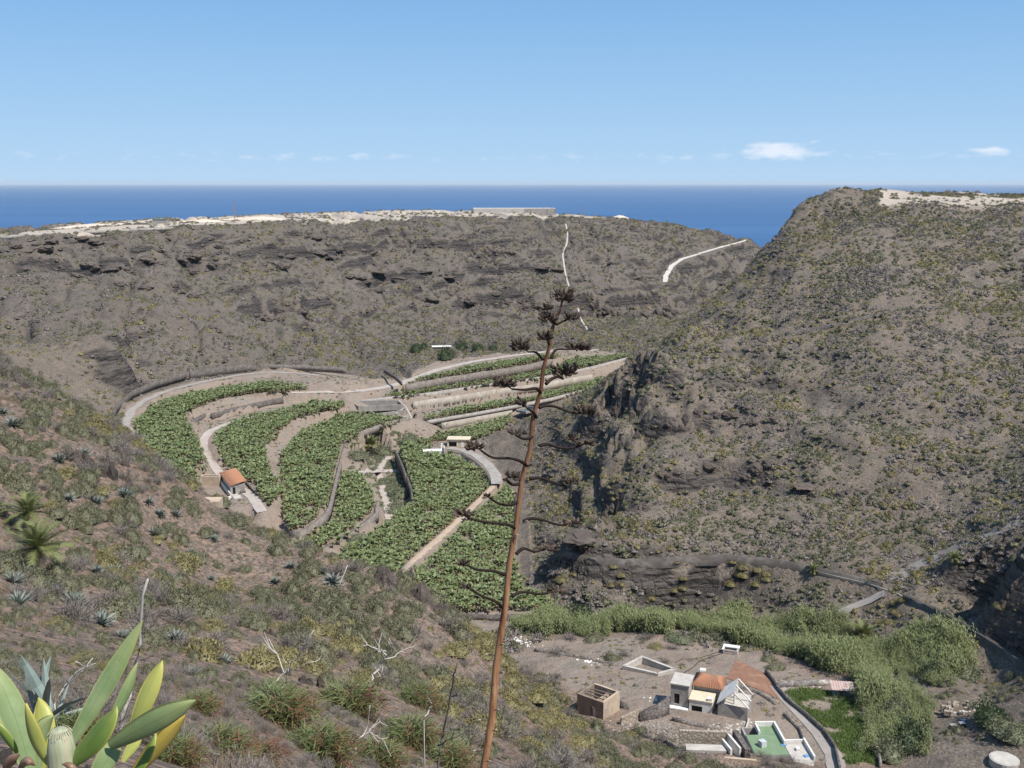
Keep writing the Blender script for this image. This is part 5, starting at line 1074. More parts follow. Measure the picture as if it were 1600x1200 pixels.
M_FROND = leafmat('palm_frond', (0.085, 0.115, 0.038), (0.160, 0.180, 0.060), (0.230, 0.235, 0.095), transl=0.2)
M_DFROND = leafmat('dead_palm_frond', (0.24, 0.19, 0.13), (0.30, 0.24, 0.17), (0.18, 0.14, 0.10), transl=0.1)
M_ORANGE = leafmat('palm_fruit_stalk', (0.52, 0.24, 0.05), (0.58, 0.30, 0.07), (0.45, 0.20, 0.04), transl=0.1)
M_BARK = simple('palm_trunk_bark', (0.11, 0.085, 0.065), (0.17, 0.135, 0.105), 4.0, 0.95, 0.8, 0.08)
def frond_mesh(seed, L=1.0, droop=1.1, nleaf=22, mat=None):
    r = np.random.default_rng(seed); q = MB(); pts = []; p = Vector(); ns = 9
    for i in range(ns + 1):
        t = i / ns; pts.append(p.copy()); a = -droop * t * t; p = p + Vector((math.cos(a), 0, math.sin(a))) * (L / ns)
    q.tube(pts, [0.022 * L * (1 - 0.8 * i / ns) for i in range(ns + 1)], 4)
    for k in range(nleaf):
        t = 0.12 + 0.88 * k / nleaf; i = min(int(t * ns), ns - 1); base = pts[i].lerp(pts[i + 1], t * ns - i); d = (pts[i + 1] - pts[i]).normalized()
        ll = L * 0.30 * math.sin(min(1, t * 1.3 + 0.25) * 2.5) + 0.05 * L
        for sg in (-1, 1):
            side = (d * 0.75 + Vector((0, sg, 0)) + Vector((0, 0, 0.35)) * r.uniform(0.3, 1.1)).normalized(); e = base + side * ll - Vector((0, 0, ll * 0.15)); w = d * 0.015 * L
            q.add([base - w, base + w, e], [(0, 1, 2)])
    return q.mesh('frond', mat or M_FROND)
FR = [frond_mesh(700 + k, 1.0, 0.55 + 0.2 * k, 30) for k in range(3)]; DFR = frond_mesh(710, 1.0, 0.5, 16, M_DFROND)
def palm(u, v, trunk, L, label, nf=34, dead=10, fruit=False, z=None):
    p = hit(u, v) if z is None else at_z(u, v, z); t = thing('palm_tree', label, 'palm tree', p); q = MB(); hpts = [(0.02 * k * math.sin(k), 0, -0.3 + (trunk + 0.3) * k / 5) for k in range(6)]
    q.tube(hpts, [0.34, 0.3, 0.27, 0.26, 0.28, 0.33], 9); q.build('trunk', M_BARK, t, None, True); NO_PLANT.append((p.x, p.y, 1.2))
    for k in range(nf):
        o = bpy.data.objects.new('frond', FR[k % 3]); COL.objects.link(o); o.parent = t; tt = (k + 0.5) / nf; e = 1.45 - 1.75 * tt + r.normal(0, 0.08); s = L * (0.8 + 0.25 * math.sin(tt * 3.0)) * r.uniform(0.92, 1.08)
        o.location = (0, 0, trunk); o.rotation_euler = Quaternion((0, 0, 1), 2.4 * k + r.normal(0, 0.1)).to_matrix().to_4x4().to_euler() if False else (Matrix.Rotation(2.4 * k + r.normal(0, 0.1), 4, 'Z') @ Matrix.Rotation(-e, 4, 'Y') @ Matrix.Rotation(r.normal(0, 0.3), 4, 'X')).to_euler(); o.scale = (s, s, s)
    for k in range(dead):
        o = bpy.data.objects.new('dead_frond', DFR); COL.objects.link(o); o.parent = t; s = L * r.uniform(0.55, 0.8)
        o.location = (0, 0, trunk - 0.1); o.rotation_euler = (Matrix.Rotation(2 * math.pi * k / dead + r.normal(0, 0.2), 4, 'Z') @ Matrix.Rotation(0.75 + 0.4 * r.random(), 4, 'Y')).to_euler(); o.scale = (s, s, s)
    if fruit:
        for k in range(9):
            o = bpy.data.objects.new('fruit_stalk', bpy.data.meshes.get('fruit_stalk') or frond_mesh(720, 1.0, 1.5, 14, M_ORANGE)); o.data.name = 'fruit_stalk'; COL.objects.link(o); o.parent = t; s = L * 0.55
            o.location = (0, 0, trunk); o.rotation_euler = (Matrix.Rotation(0.7 * k, 4, 'Z') @ Matrix.Rotation(-0.3, 4, 'Y')).to_euler(); o.scale = (s, s, s)
palm(46, 836, 2.0, 2.15, 'upper of the two young palms on the left slope', 26, 8); palm(62, 896, 2.0, 2.4, 'lower and fuller of the two young palms on the left slope', 30, 12)
palm(579, 704, 2.2, 4.2, 'palm with orange fruit stalks in the hollow between banana fields', 44, 8, True)
palm(1270, 898, 1.2, 1.6, 'small yellow green palm above the bend of the water channel', 24, 10); palm(1491, 880, 1.2, 1.8, 'small dark palm by the grey ravine on the right', 26, 8); palm(1349, 1000, 1.0, 3.6, 'dark green palm at the upper edge of the reeds', 30, 4)
M_TREE = leafmat('dark_tree_leaf', (0.040, 0.062, 0.028), (0.058, 0.080, 0.036), (0.075, 0.095, 0.045), transl=0.15)
M_LTREE = leafmat('pale_green_leaf', (0.110, 0.128, 0.070), (0.155, 0.162, 0.092), (0.185, 0.190, 0.115), transl=0.15)
TRUNK = simple('shrub_trunk', (0.13, 0.10, 0.08), (0.18, 0.145, 0.12), 3.0)
TREEM = [bush_mesh('crown', 740 + k, 900, M_TREE, 0.11, 1.0, True, 0.12) for k in range(2)]; LTREEM = [bush_mesh('crown', 750 + k, 900, M_LTREE, 0.10, 0.8, True, 0.15) for k in range(2)]
def tree(u, v, R_, hgt, label, meshes, grp=None, z=None):
    p = hit(u, v) if z is None else at_z(u, v, z); t = thing('tree', label, 'tree', p, 0, grp); q = MB(); q.tube([(0, 0, -0.3), (0.05, 0, hgt * 0.3), (0.0, 0.1, hgt * 0.6)], [0.2, 0.15, 0.08], 6); q.build('trunk', TRUNK, t)
    o = bpy.data.objects.new('crown', meshes[r.integers(2)]); COL.objects.link(o); o.parent = t; o.location = (0, 0, hgt * 0.18); o.scale = (R_, R_, hgt * 0.82); o.rotation_euler = (0, 0, r.uniform(0, 6)); NO_PLANT.append((p.x, p.y, R_ * 0.7))
for (u, v, R_, h_, lb) in [(650,550,3.6,4.2,'left of the white sheet roof'),(662,545,2.6,3.2,'close behind the left tree of the shack'),(697,562,4.6,6.0,'in front of the white sheet roof'),(720,549,4.8,5.5,'right of the white sheet roof'),(746,549,3.4,4.6,'rightmost of the trees by the shack'),(770,547,3.2,2.6,'low beside the far farm road')]:
    tree(u, v, R_, h_, 'dark green round tree ' + lb, TREEM, 'dark trees round the shack')
for (u, v, R_, h_, lb) in [(560,715,4.5,3.0,'grey green bush under the lone palm in the hollow'),(600,708,5.0,3.2,'grey green bush right of the lone palm'),(640,690,4.5,2.6,'pale bush at the upper end of the hollow'),(600,755,3.0,2.0,'low bush left of the forked path'),(625,775,4.5,2.6,'green bush between forked path and dark wall'),(620,800,3.5,2.0,'green bush at the lower end of the hollow'),(545,650,4.0,2.4,'pale bush above the third banana field'),(690,664,4.0,2.0,'grey green bush at the end of the lower canal'),(555,845,3.4,2.0,'dark bush on the wall below the lower curved terrace'),(738,700,2.6,2.4,'reddish brown bush beside the pump house'),(1228,1000,3.0,2.0,'dark bush at the edge of the bare field'),(1060,1000,3.2,1.4,'low bush below the reeds on the bare field')]:
    tree(u, v, R_, h_, lb, LTREEM)
hp = [hit(u, v) for u, v in [(548,735),(556,705),(575,690),(612,672),(640,672),(650,690),(625,708),(640,760),(642,790),(615,825),(592,835),(596,800),(590,770),(575,748)]]
x, y = draw_points(min(p.x for p in hp), max(p.x for p in hp), min(p.y for p in hp), max(p.y for p in hp), 1.5, 841); ok = inside(x, y, hp) & clear_of(x, y) & (r.uniform(0, 1, len(x)) < 0.3 + 0.9 * fbm(x / 8, y / 8, 843, 3)); x, y = x[ok], y[ok]; s = r.uniform(0.5, 1.5, len(x))
scatter_object('hollow_undergrowth', np.c_[x, y, ground(x, y)], np.c_[s, s, s * r.uniform(0.5, 0.9, len(s))], r.uniform(0, 6.28, len(x)), r.normal(0, 0.1, (len(x), 2)), r.integers(0, 2, len(x)), [bush_mesh('undergrowth', 845 + k, 160, M_LTREE, 0.2, 0.8, True, 0.15) for k in range(2)], 'grey green undergrowth filling the hollow round the lone palm')
# dry grass on the near slope
M_STRAW = leafmat('dry_straw', (0.235, 0.175, 0.110), (0.300, 0.235, 0.155), (0.190, 0.135, 0.090), transl=0.2, rough=0.9, spec=0.05)
def straw_mesh(seed, nb=46):
    r_ = np.random.default_rng(seed); q = MB()
    for k in range(nb):
        b0 = Vector((r_.normal(0, 0.3), r_.normal(0, 0.3), -0.03)); az = r_.uniform(0, 6.28); h = r_.uniform(0.4, 1.0); t = b0 + Vector((math.cos(az) * h * 0.5, math.sin(az) * h * 0.5, h)); s = Vector((math.sin(az), -math.cos(az), 0)) * 0.016
        q.add([b0 - s, b0 + s, t], [(0, 1, 2)])
    return q.mesh('straw_tuft', M_STRAW)
x, y = draw_points(-75, 45, 9, 135, 0.8, 861); z = ground(x, y); vis, d_s = visible(x, y, z); mk = masks_at(x, y)
ok = vis & (mk['calm'] < 0.5) & (np.hypot(x, y) > 11) & (r.uniform(0, 1, len(x)) < np.clip(3.0 * (fbm(x / 6, y / 6, 863, 3) - 0.36), 0.05, 0.9)); x, y, z = x[ok], y[ok], z[ok]; ok = shown(x, y, z) & clear_of(x, y); x, y, z = x[ok], y[ok], z[ok]; s = r.uniform(0.2, 0.6, len(x))
scatter_object('dry_grass', np.c_[x, y, z], np.c_[s, s, s], r.uniform(0, 6.28, len(s)), r.normal(0, 0.15, (len(s), 2)), r.integers(0, 2, len(s)), [straw_mesh(865), straw_mesh(866)], 'dry straw coloured grass on the near slope')
for (u, v, R_, lb) in [(1150,900,3.0,'left of the two yellow green cactus patches below the water channel'),(1188,902,2.6,'right of the two yellow green cactus patches below the water channel'),(1060,905,2.2,'small yellow green cactus patch on the channel bank'),(962,900,2.4,'yellow green cactus patch beside the grey rock bank'),(1402,945,2.2,'yellow green cactus patch below the channel bend')]:
    p = hit(u, v); t = thing('cactus_patch', lb, 'cactus', p)
    for k in range(4):
        o = bpy.data.objects.new('clump', BUSH['yellow'][0][k % 3]); COL.objects.link(o); o.parent = t; a_ = k * 1.9; x_, y_ = 0.5 * R_ * math.cos(a_), 0.5 * R_ * math.sin(a_); o.location = (x_, y_, gz(p.x + x_, p.y + y_) - p.z); o.scale = (R_ * 0.55, R_ * 0.55, R_ * 0.5); o.rotation_euler = (0, 0, a_)
    NO_PLANT.append((p.x, p.y, R_))
# dry bushes on the bare village field
for (u, v, R_, key, lb) in [(872,1022,3.4,'grey','large grey twiggy bush on the bare field'),(955,1030,2.4,'olive','olive bush behind the open tank'),(975,1024,2.0,'grey','grey bush behind the open tank'),(1010,998,2.6,'grey','brown dry bush on the upper bare field'),(1025,1012,2.2,'yellow','yellowish bush on the upper bare field'),(1050,1014,1.9,'grey','small dry bush right of the yellowish bush'),(1120,996,3.0,'olive','olive bush beside the reeds'),(1212,1045,2.4,'olive','dark round bush near the scrap fence'),(1200,1032,2.0,'olive','small round bush above the scrap fence'),(930,1000,2.8,'olive','olive bush at the foot of the reeds'),(890,998,2.4,'grey','grey bush at the foot of the reeds'),(1040,1035,1.7,'grey','dry bush at the right end of the open tank')]:
    p = hit(u, v); o = bpy.data.objects.new('field_bush', BUSH[key][0][1]); COL.objects.link(o); o.location = p; o.scale = (R_, R_ * 0.8, R_ * 0.55); o.rotation_euler = (0, 0, r.uniform(0, 6)); tag(o, lb, 'bush')
# weeds and dry tufts on the bare ground of the terraces and the village
wx, wy = draw_points(-140, 110, 135, 640, 1.5, 851); mk = masks_at(wx, wy); ok = ((mk['val'] > 0.5) | (mk['vil'] > 0.5)) & (mk['reed'] < 0.4) & (r.uniform(0, 1, len(wx)) < np.clip((fbm(wx / 11, wy / 11, 853, 3) - 0.40) * 3.2, 0.03, 0.8)) & clear_of(wx, wy)
wx, wy = wx[ok], wy[ok]; wz = ground(wx, wy); vis, dd_ = visible(wx, wy, wz); wx, wy, wz = wx[vis], wy[vis], wz[vis]
infield = np.zeros(len(wx), bool)
for fk, (z_, poly_) in FIELDS.items(): infield |= inside(wx, wy, [(p.x, p.y) for p in (at_z(u, v, z_) for u, v in poly_)])
infield |= inside(wx, wy, tilled_poly); wx, wy, wz = wx[~infield], wy[~infield], wz[~infield]; s = 0.18 + 0.6 * r.uniform(0, 1, len(wx)) ** 2.2
scatter_object('field_weeds', np.c_[wx, wy, wz], np.c_[s, s, s * 0.7], r.uniform(0, 6.28, len(s)), r.normal(0, 0.1, (len(s), 2)), r.integers(0, 3, len(s)), [BUSH['grey'][1][0], BUSH['olive'][1][0], BUSH['yellow'][1][1]], 'dry weeds and tufts on the bare ground of the terraces')
# ------------------------------------------------------------------ reeds and garden
M_REED = leafmat('cane_leaf', (0.105, 0.145, 0.050), (0.232, 0.255, 0.100), (0.285, 0.295, 0.145), transl=0.25)
def reed_mesh(seed, nb=40):
    r_ = np.random.default_rng(seed); q = MB()
    for k in range(nb):
        b0 = Vector((r_.normal(0, 0.5), r_.normal(0, 0.5), -0.1)); h = r_.uniform(1.2, 3.4); az = r_.uniform(0, 6.28); ln = r_.uniform(0.05, 0.35); top = b0 + Vector((math.cos(az) * ln * h, math.sin(az) * ln * h, h))
        s = Vector((math.sin(az + 1), math.cos(az), 0)) * 0.035; q.add([b0 - s, b0 + s, top], [(0, 1, 2)])
        for j in range(4):
            t = r_.uniform(0.3, 1.0); p = b0.lerp(top, t); a2 = r_.uniform(0, 6.28); L = r_.uniform(0.5, 0.9); d = Vector((math.cos(a2), math.sin(a2), 0)); m_ = p + d * L * 0.55 + Vector((0, 0, 0.35 * L)); e = p + d * L + Vector((0, 0, -0.05 * L)); w = Vector((-d.y, d.x, 0)) * 0.06
            q.add([p, m_ - w, m_ + w, e], [(0, 1, 2), (1, 3, 2)])
    return q.mesh('cane', M_REED)
REED = [reed_mesh(760 + k) for k in range(3)]
x, y = draw_points(min(p.x for p in reed_poly), max(p.x for p in reed_poly), min(p.y for p in reed_poly), max(p.y for p in reed_poly), 1.15, 811)
ok = inside(x + 7 * (fbm(x / 6, y / 6, 817, 3) - 0.5), y + 9 * (fbm(x / 6, y / 6, 819, 3) - 0.5), reed_poly) & clear_of(x, y) & (r.uniform(0, 1, len(x)) < np.clip(3.6 * (fbm(x / 7, y / 7, 813, 3) - 0.27), 0.05, 1.0)); x, y = x[ok], y[ok]; s = 0.35 + 1.15 * fbm(x / 9, y / 9, 815, 2) ** 1.6 * 1.4 + r.uniform(-0.1, 0.2, len(x))
scatter_object('cane_thicket', np.c_[x, y, ground(x, y)], np.c_[s, s, s], r.uniform(0, 6.28, len(x)), r.normal(0, 0.08, (len(x), 2)), r.integers(0, 3, len(x)), REED, 'thicket of green giant cane along the stream bed')
print('reeds', len(x))
for k, (u, v, R_, h_) in enumerate([(905,968,3.2,3.6),(985,962,2.6,3.0),(1040,965,2.2,2.4),(1085,968,2.6,2.8),(1180,985,2.4,2.8),(1250,1005,2.2,2.6),(1305,1022,2.6,3.0),(1400,1120,3.2,3.6),(1420,1165,3.6,4.0),(1390,1185,3.0,3.4),(1455,1060,2.6,3.0),(1510,1060,3.0,3.0),(1545,1130,3.6,3.4),(1580,1155,3.4,3.2),(860,970,2.4,2.6)]):
    tree(u, v, R_, h_, ('dark' if k % 2 == 0 else 'pale') + ' green bush in the cane thicket ' + near_what(u, v), TREEM if k % 2 == 0 else LTREEM, 'bushes in the cane thicket')
M_GRASS = leafmat('garden_grass', (0.085, 0.150, 0.030), (0.115, 0.175, 0.040), (0.150, 0.190, 0.055), transl=0.25)
def grass_mesh(seed, nb=60, h0=0.5, mat=None):
    r_ = np.random.default_rng(seed); q = MB()
    for k in range(nb):
        b0 = Vector((r_.normal(0, 0.35), r_.normal(0, 0.35), -0.03)); az = r_.uniform(0, 6.28); h = h0 * r_.uniform(0.5, 1.2); t = b0 + Vector((math.cos(az) * h * 0.5, math.sin(az) * h * 0.5, h)); m_ = b0.lerp(t, 0.55) + Vector((0, 0, 0.1 * h)); s = Vector((math.sin(az), -math.cos(az), 0)) * 0.03
        q.add([b0 - s, b0 + s, m_ + s, m_ - s, t], [(0, 1, 2, 3), (3, 2, 4)])
    return q.mesh('grass_tuft', mat or M_GRASS)
gpoly = [hit(u, v) for u, v in [(1228,1080),(1270,1076),(1330,1092),(1345,1120),(1362,1150),(1368,1200),(1325,1200),(1306,1165),(1270,1122),(1238,1098)]]
x, y = draw_points(min(p.x for p in gpoly), max(p.x for p in gpoly), min(p.y for p in gpoly), max(p.y for p in gpoly), 0.62, 821)
bald = [hit(u, v) for u, v in [(1245,1098),(1275,1092),(1305,1098),(1300,1112),(1265,1110)]]
ok = inside(x, y, gpoly) & ~inside(x, y, bald) & (fbm(x / 3, y / 3, 823, 3) > 0.38); x, y = x[ok], y[ok]; s = r.uniform(0.6, 1.4, len(x))
scatter_object('garden_grass', np.c_[x, y, ground(x, y)], np.c_[s, s, s], r.uniform(0, 6.28, len(x)), r.normal(0, 0.08, (len(x), 2)), r.integers(0, 2, len(x)), [grass_mesh(830 + k) for k in range(2)], 'bright green grass of the garden beside the lane')
# ------------------------------------------------------------------ the tall flower stalk in front
M_STALK, n, b = newmat('dry_flower_stalk'); b.inputs['Roughness'].default_value = 0.7; b.inputs['Specular IOR Level'].default_value = 0.25
tcn = N(n, 'ShaderNodeTexCoord'); mp = N(n, 'ShaderNodeMapping'); mp.inputs['Scale'].default_value = (9, 9, 1.3); n.links.new(tcn.outputs['Object'], mp.inputs[0])
nz = N(n, 'ShaderNodeTexNoise'); nz.inputs['Scale'].default_value = 1.6; nz.inputs['Detail'].default_value = 6; nz.inputs['Roughness'].default_value = 0.7; n.links.new(mp.outputs[0], nz.inputs['Vector'])
sc_ = ramp(n, nz.outputs[0], [(0.32, (0.085, 0.036, 0.022)), (0.43, (0.27, 0.120, 0.055)), (0.56, (0.42, 0.225, 0.115)), (0.72, (0.50, 0.34, 0.22))])
sz_ = N(n, 'ShaderNodeSeparateXYZ'); n.links.new(tcn.outputs['Object'], sz_.inputs[0])
sc_ = mix(n, maprange(n, sz_.outputs[2], 2.4, 5.5, 0.0, 0.66), sc_, (0.085, 0.038, 0.026))
n.links.new(sc_, b.inputs['Base Color']); bump(n, b, nz.outputs[0], 0.6, 0.012)
M_BRANCH = simple('dark_dry_branch', (0.016, 0.010, 0.008), (0.030, 0.018, 0.014), 8.0, 0.8, coord='Object')
M_POD = leafmat('dry_seed_pod', (0.026, 0.018, 0.015), (0.042, 0.028, 0.023), (0.155, 0.118, 0.09), rough=0.85, spec=0.1, transl=0.0)
M_BRACT = simple('papery_bract', (0.52, 0.44, 0.36), (0.38, 0.29, 0.22), 14.0, 0.8)
DS = 10.0
SPX = [(735,1330,13),(748,1240,12.8),(756,1200,12.5),(769,1120,12),(775,1040,11.5),(789,950,10.8),(796,880,10.2),(807,820,9.6),(815,750,9),(829,700,8.4),(833,650,8),(845,612,7.4),(849,575,6.6),(859,540,5.8),(863,512,5.2),(875,485,4.4),(880,464,3.6)]
def sp(u, v, dy=0.0): return at_y(u, v, DS + dy)
base = sp(735, 1330); gb = Vector((base.x - 0.12, base.y, gz(base.x, base.y) - 0.1))
root = gb.copy()
stalk = thing('flower_stalk', 'tall dry agave flower stalk leaning right across the valley view', 'plant', root)
q = MB(); pts = [gb] + [sp(u, v) for u, v, w in SPX]; wr = [0.07] + [w * 0.45 / F_PX * (sp(u, v) .length) for u, v, w in SPX]
q.tube([p - root for p in pts], wr, 14); q.build('stem', M_STALK, stalk, None, True)
r = np.random.default_rng(55)
def pods(parent, centre, ru, rv, npod, seed, up=Vector((0, 0, 1))):
    """cluster of split seed pods on short stalks; ru rv in photo pixels"""
    rr_ = np.random.default_rng(seed); k_ = DS / F_PX * 1.02; q = MB(); hub = centre - Vector((0, 0, rv * k_ * 0.7))
    for i in range(npod):
        o_ = Vector((rr_.uniform(-1, 1) * ru * k_, rr_.uniform(-1, 1) * ru * k_ * 0.8, (rr_.uniform(-0.5, 1)) * rv * k_)); c = centre + o_
        d = (o_ + Vector((0, 0, rv * k_ * 1.1)) + Vector(rr_.normal(0, 0.01, 3))).normalized(); L = rr_.uniform(0.040, 0.066); w = rr_.uniform(0.0095, 0.0145)
        q.tube([hub + (c - hub) * 0.25, c - d * L * 0.4], 0.0032, 3, False)
        q.tube([c - d * L * 0.5, c - d * L * 0.2, c + d * L * 0.25, c + d * L * 0.6], [w * 0.45, w, w * 0.95, w * 0.25], 5)
    o = q.build('seed_pods', M_POD, parent); return o
BR = [ # (attach px, way points px, pod groups (u, v, ru, rv, n), depth)
 ((862,522),[(868,500),(878,478)],[(882,464,13,9,34)],0.0), ((868,505),[(862,503),(857,497)],[(857,497,12,7,26)],0.05),
 ((862,520),[(857,512),(853,503)],[(853,481,10,6,0)],0.1), ((869,507),[(880,502),(892,497)],[(894,496,11,5,24)],-0.05),
 ((858,538),[(855,532)],[(852,526,11,8,24)],0.1), ((848,562),[(838,551),(826,550)],[(813,541,14,8,34)],0.1), ((861,560),[(868,547),(884,546),(898,546)],[(902,543,18,6,36)],-0.1),
 ((853,600),[(862,592),(872,589),(880,592)],[(882,581,20,10,48)],-0.15), ((845,614),[(838,607),(820,609),(800,608)],[(788,600,16,7,38)],0.15),
 ((838,652),[(833,644),(824,638)],[(812,628,8,5,10),(820,632,7,5,8)],0.1), ((842,637),[(853,634),(870,636),(890,644),(905,646)],[(912,642,14,7,26),(927,645,6,4,8)],-0.1),
 ((832,682),[(820,686),(806,680)],[(808,677,14,4,14)],0.15), ((842,697),[(855,694),(872,699),(890,700),(905,697)],[(915,692,14,4,20),(893,684,5,5,8)],-0.15),
 ((824,728),[(812,720),(795,716),(770,715),(752,704)],[(742,698,12,6,22)],0.2), ((812,756),[(800,757),(790,748)],[(800,745,12,6,16)],0.15),
 ((828,748),[(845,747),(865,754),(885,760)],[(892,752,12,5,18)],-0.15), ((810,784),[(795,789),(780,787),(765,778)],[(762,776,7,3,6)],0.2),
 ((806,826),[(795,820),(770,817),(740,812),(722,803)],[(724,803,15,5,22)],0.2), ((818,815),[(830,810),(850,813),(872,820),(890,820)],[(897,816,15,4,20)],-0.15),
 ((806,866),[(818,857),(835,862),(850,858)],[(855,858,18,4,18)],-0.1), ((790,898),[(770,892),(745,890),(728,882)],[(724,880,8,4,12)],0.2),
 ((786,950),[(775,940),(750,930),(733,918)],[(731,917,7,3,10)],0.2), ((800,932),[(815,925),(845,928),(865,924)],[(872,923,16,3,16)],-0.15)]
for k, (a0, way, groups, dd) in enumerate(BR):
    if groups[0][4] == 0: continue
    P = [sp(*a0)] + [sp(u, v, -dd * (i + 1) / len(way) * 1.5) for i, (u, v) in enumerate(way)]
    # smooth the branch
    S_ = []
    for i in range(len(P) - 1):
        p0, p1, p2, p3 = P[max(i - 1, 0)], P[i], P[i + 1], P[min(i + 2, len(P) - 1)]
        for j in range(4):
            t = j / 4; S_.append(0.5 * ((2 * p1) + (p2 - p0) * t + (2 * p0 - 5 * p1 + 4 * p2 - p3) * t * t + (3 * p1 - p0 - 3 * p2 + p3) * t ** 3))
    S_.append(P[-1]); q = MB(); m_ = len(S_); w0 = 0.019 if a0[1] > 580 else 0.0145
    q.tube([p - root for p in S_], [w0 * (1 - 0.45 * i / (m_ - 1)) for i in range(m_)], 6); br = q.build('branch', M_BRANCH, stalk, None, True)
    for j, (u, v, ru, rv, npod) in enumerate(groups):
        c = sp(u, v, -dd * 1.5) - root; pods(br, c, ru, rv, int(npod * 1.25), 900 + k * 5 + j)
        if j > 0 or abs(way[-1][0] - u) > 9:
            q = MB(); q.tube([S_[-1] - root, c], 0.006, 4); q.build('twig', M_BRANCH, br)
c = sp(853, 481) - root; br = MB(); br.tube([sp(868, 508) - root, sp(860, 496) - root, c], [0.010, 0.008, 0.006], 5); br = br.build('branch', M_BRANCH, stalk); pods(br, c, 12, 5, 26, 990)
for k, (u, v, sg) in enumerate([(781,1006,1),(767,1022,-1),(781,1050,1),(769,1068,0),(773,1108,1),(756,1124,-1),(770,1140,1),(757,1160,0),(748,1172,-1),(760,1188,1),(802,836,1),(790,905,-1),(818,815,1),(808,770,-1),(835,700,1)]):
    p = sp(u, v, -0.09) - root; q = MB(); s = 0.045
    q.add([(-0.02, 0, -0.02), (0.02, 0, -0.02), (0.026 * sg + 0.012, -0.03, 0.02), (0.03 * sg - 0.014, -0.03, 0.02), (0.06 * sg, -0.05, 0.035 - 0.02 * abs(sg))], [(0, 1, 2, 3), (3, 2, 4)]); q.build('bract', M_BRACT, stalk, p)

# ------------------------------------------------------------------ succulent in the lower left corner
DL = 1.18
def leaf_mat(name, c, c2, edge, spots=None):
    m, n, b = newmat(name); b.inputs['Roughness'].default_value = 0.42; b.inputs['Specular IOR Level'].default_value = 0.4
    a = N(n, 'ShaderNodeAttribute', attribute_name='edge').outputs['Fac']; l = N(n, 'ShaderNodeAttribute', attribute_name='along').outputs['Fac']
    col = mix(n, maprange(n, noise_tex(n, 30, 5, 0.6), 0.35, 0.65), c, c2); col = mix(n, maprange(n, l, 0.55, 1.0, 0, 0.45), col, edge)
    col = mix(n, maprange(n, a, 0.82, 1.0, 0, 0.8), col, edge); col = mix(n, maprange(n, a, 0.06, 0.0, 0, 0.5), col, tuple(0.6 * x for x in c))
    if spots: col = mix(n, maprange(n, noise_tex(n, 75, 6, 0.75), 0.60, 0.70, 0.0, 0.6), col, spots)
    n.links.new(col, b.inputs['Base Color']); b.inputs['Subsurface Weight'].default_value = 0.0
    tr = N(n, 'ShaderNodeBsdfTranslucent'); n.links.new(col, tr.inputs[0]); ms = N(n, 'ShaderNodeMixShader'); ms.inputs[0].default_value = 0.18
    n.links.new(b.outputs[0], ms.inputs[1]); n.links.new(tr.outputs[0], ms.inputs[2]); n.links.new(ms.outputs[0], n.nodes['Material Output'].inputs[0])
    bump(n, b, noise_tex(n, 120, 4, 0.6), 0.12, 0.002)
    return m
ML_G = leaf_mat('succulent_leaf_green', (0.190, 0.270, 0.110), (0.270, 0.340, 0.160), (0.44, 0.44, 0.16), (0.33, 0.34, 0.19)); ML_D = leaf_mat('succulent_leaf_dark', (0.130, 0.215, 0.040), (0.170, 0.255, 0.055), (0.40, 0.38, 0.08)); ML_Y = leaf_mat('succulent_leaf_yellow', (0.34, 0.385, 0.100), (0.40, 0.42, 0.12), (0.52, 0.42, 0.08)); ML_O = leaf_mat('succulent_leaf_withering', (0.52, 0.40, 0.075), (0.58, 0.46, 0.11), (0.50, 0.33, 0.06), (0.36, 0.17, 0.07))
ML_BR = leaf_mat('succulent_leaf_dead', (0.22, 0.12, 0.075), (0.30, 0.19, 0.125), (0.16, 0.075, 0.04))
pb = at_y(95, 1225, DL); succ_root = Vector((pb.x, pb.y, gz(pb.x, pb.y)))
succ = thing('succulent', 'broad leaved green succulent close in the lower left corner', 'plant', succ_root)
def sleaf(b0, c0, t0, wpx, mat, d0, d1, d2, roll, cup=0.18, label=None):
    """leaf from base over a bend to the tip; depths along the line of sight, roll turns the blade"""
    P0, P1, P2 = at_y(*b0, d0), at_y(*c0, d1), at_y(*t0, d2); ns, nw = 18, 8; V = []; E = []; Al = []
    w = wpx * 0.35 / F_PX * DL
    for i in range(ns + 1):
        t = i / ns; p = P0 * (1 - t) ** 2 + P1 * 2 * t * (1 - t) + P2 * t * t; d = ((P1 - P0) * 2 * (1 - t) + (P2 - P1) * 2 * t).normalized()
        view = p.normalized(); s = d.cross(view).normalized(); nn = s.cross(d).normalized(); ra = roll * (0.6 + 0.6 * t); s2 = s * math.cos(ra) + nn * math.sin(ra); n2 = s2.cross(d).normalized()
        wt = w * (0.42 + 0.58 * math.sin(min(1, t / 0.55) * 1.5708)) * (1 if t < 0.55 else max(0, 1 - ((t - 0.55) / 0.45) ** 1.9) ** 0.85) + 0.0004
        for side in (0, 1):
            for k in range(nw + 1):
                f = -1 + 2 * k / nw; thick = 0.0016 * (1 - f * f * 0.8)
                V.append(p + s2 * wt * f + n2 * (cup * wt * f * f + (thick if side else -thick)) - succ_root); E.append(abs(f)); Al.append(t)
    F_ = []; st = 2 * (nw + 1)
    for i in range(ns):
        for k in range(nw):
            a = i * st + k; F_ += [(a, a + 1, a + st + 1, a + st), (a + nw + 1, a + st + nw + 1, a + st + nw + 2, a + nw + 2)]
        for k in (0, nw): a = i * st + k; F_.append((a, a + st, a + st + nw + 1, a + nw + 1))
    me = np_mesh('leaf', [tuple(v) for v in V], F_, mat, True); attr(me, 'edge', E); attr(me, 'along', Al)
    o = link('leaf', me, None, succ)
    if label: o['label'] = label
    return o
sleaf((108,1166),(158,1082),(223,969),46,ML_G,1.20,1.22,1.25,0.25,0.2)
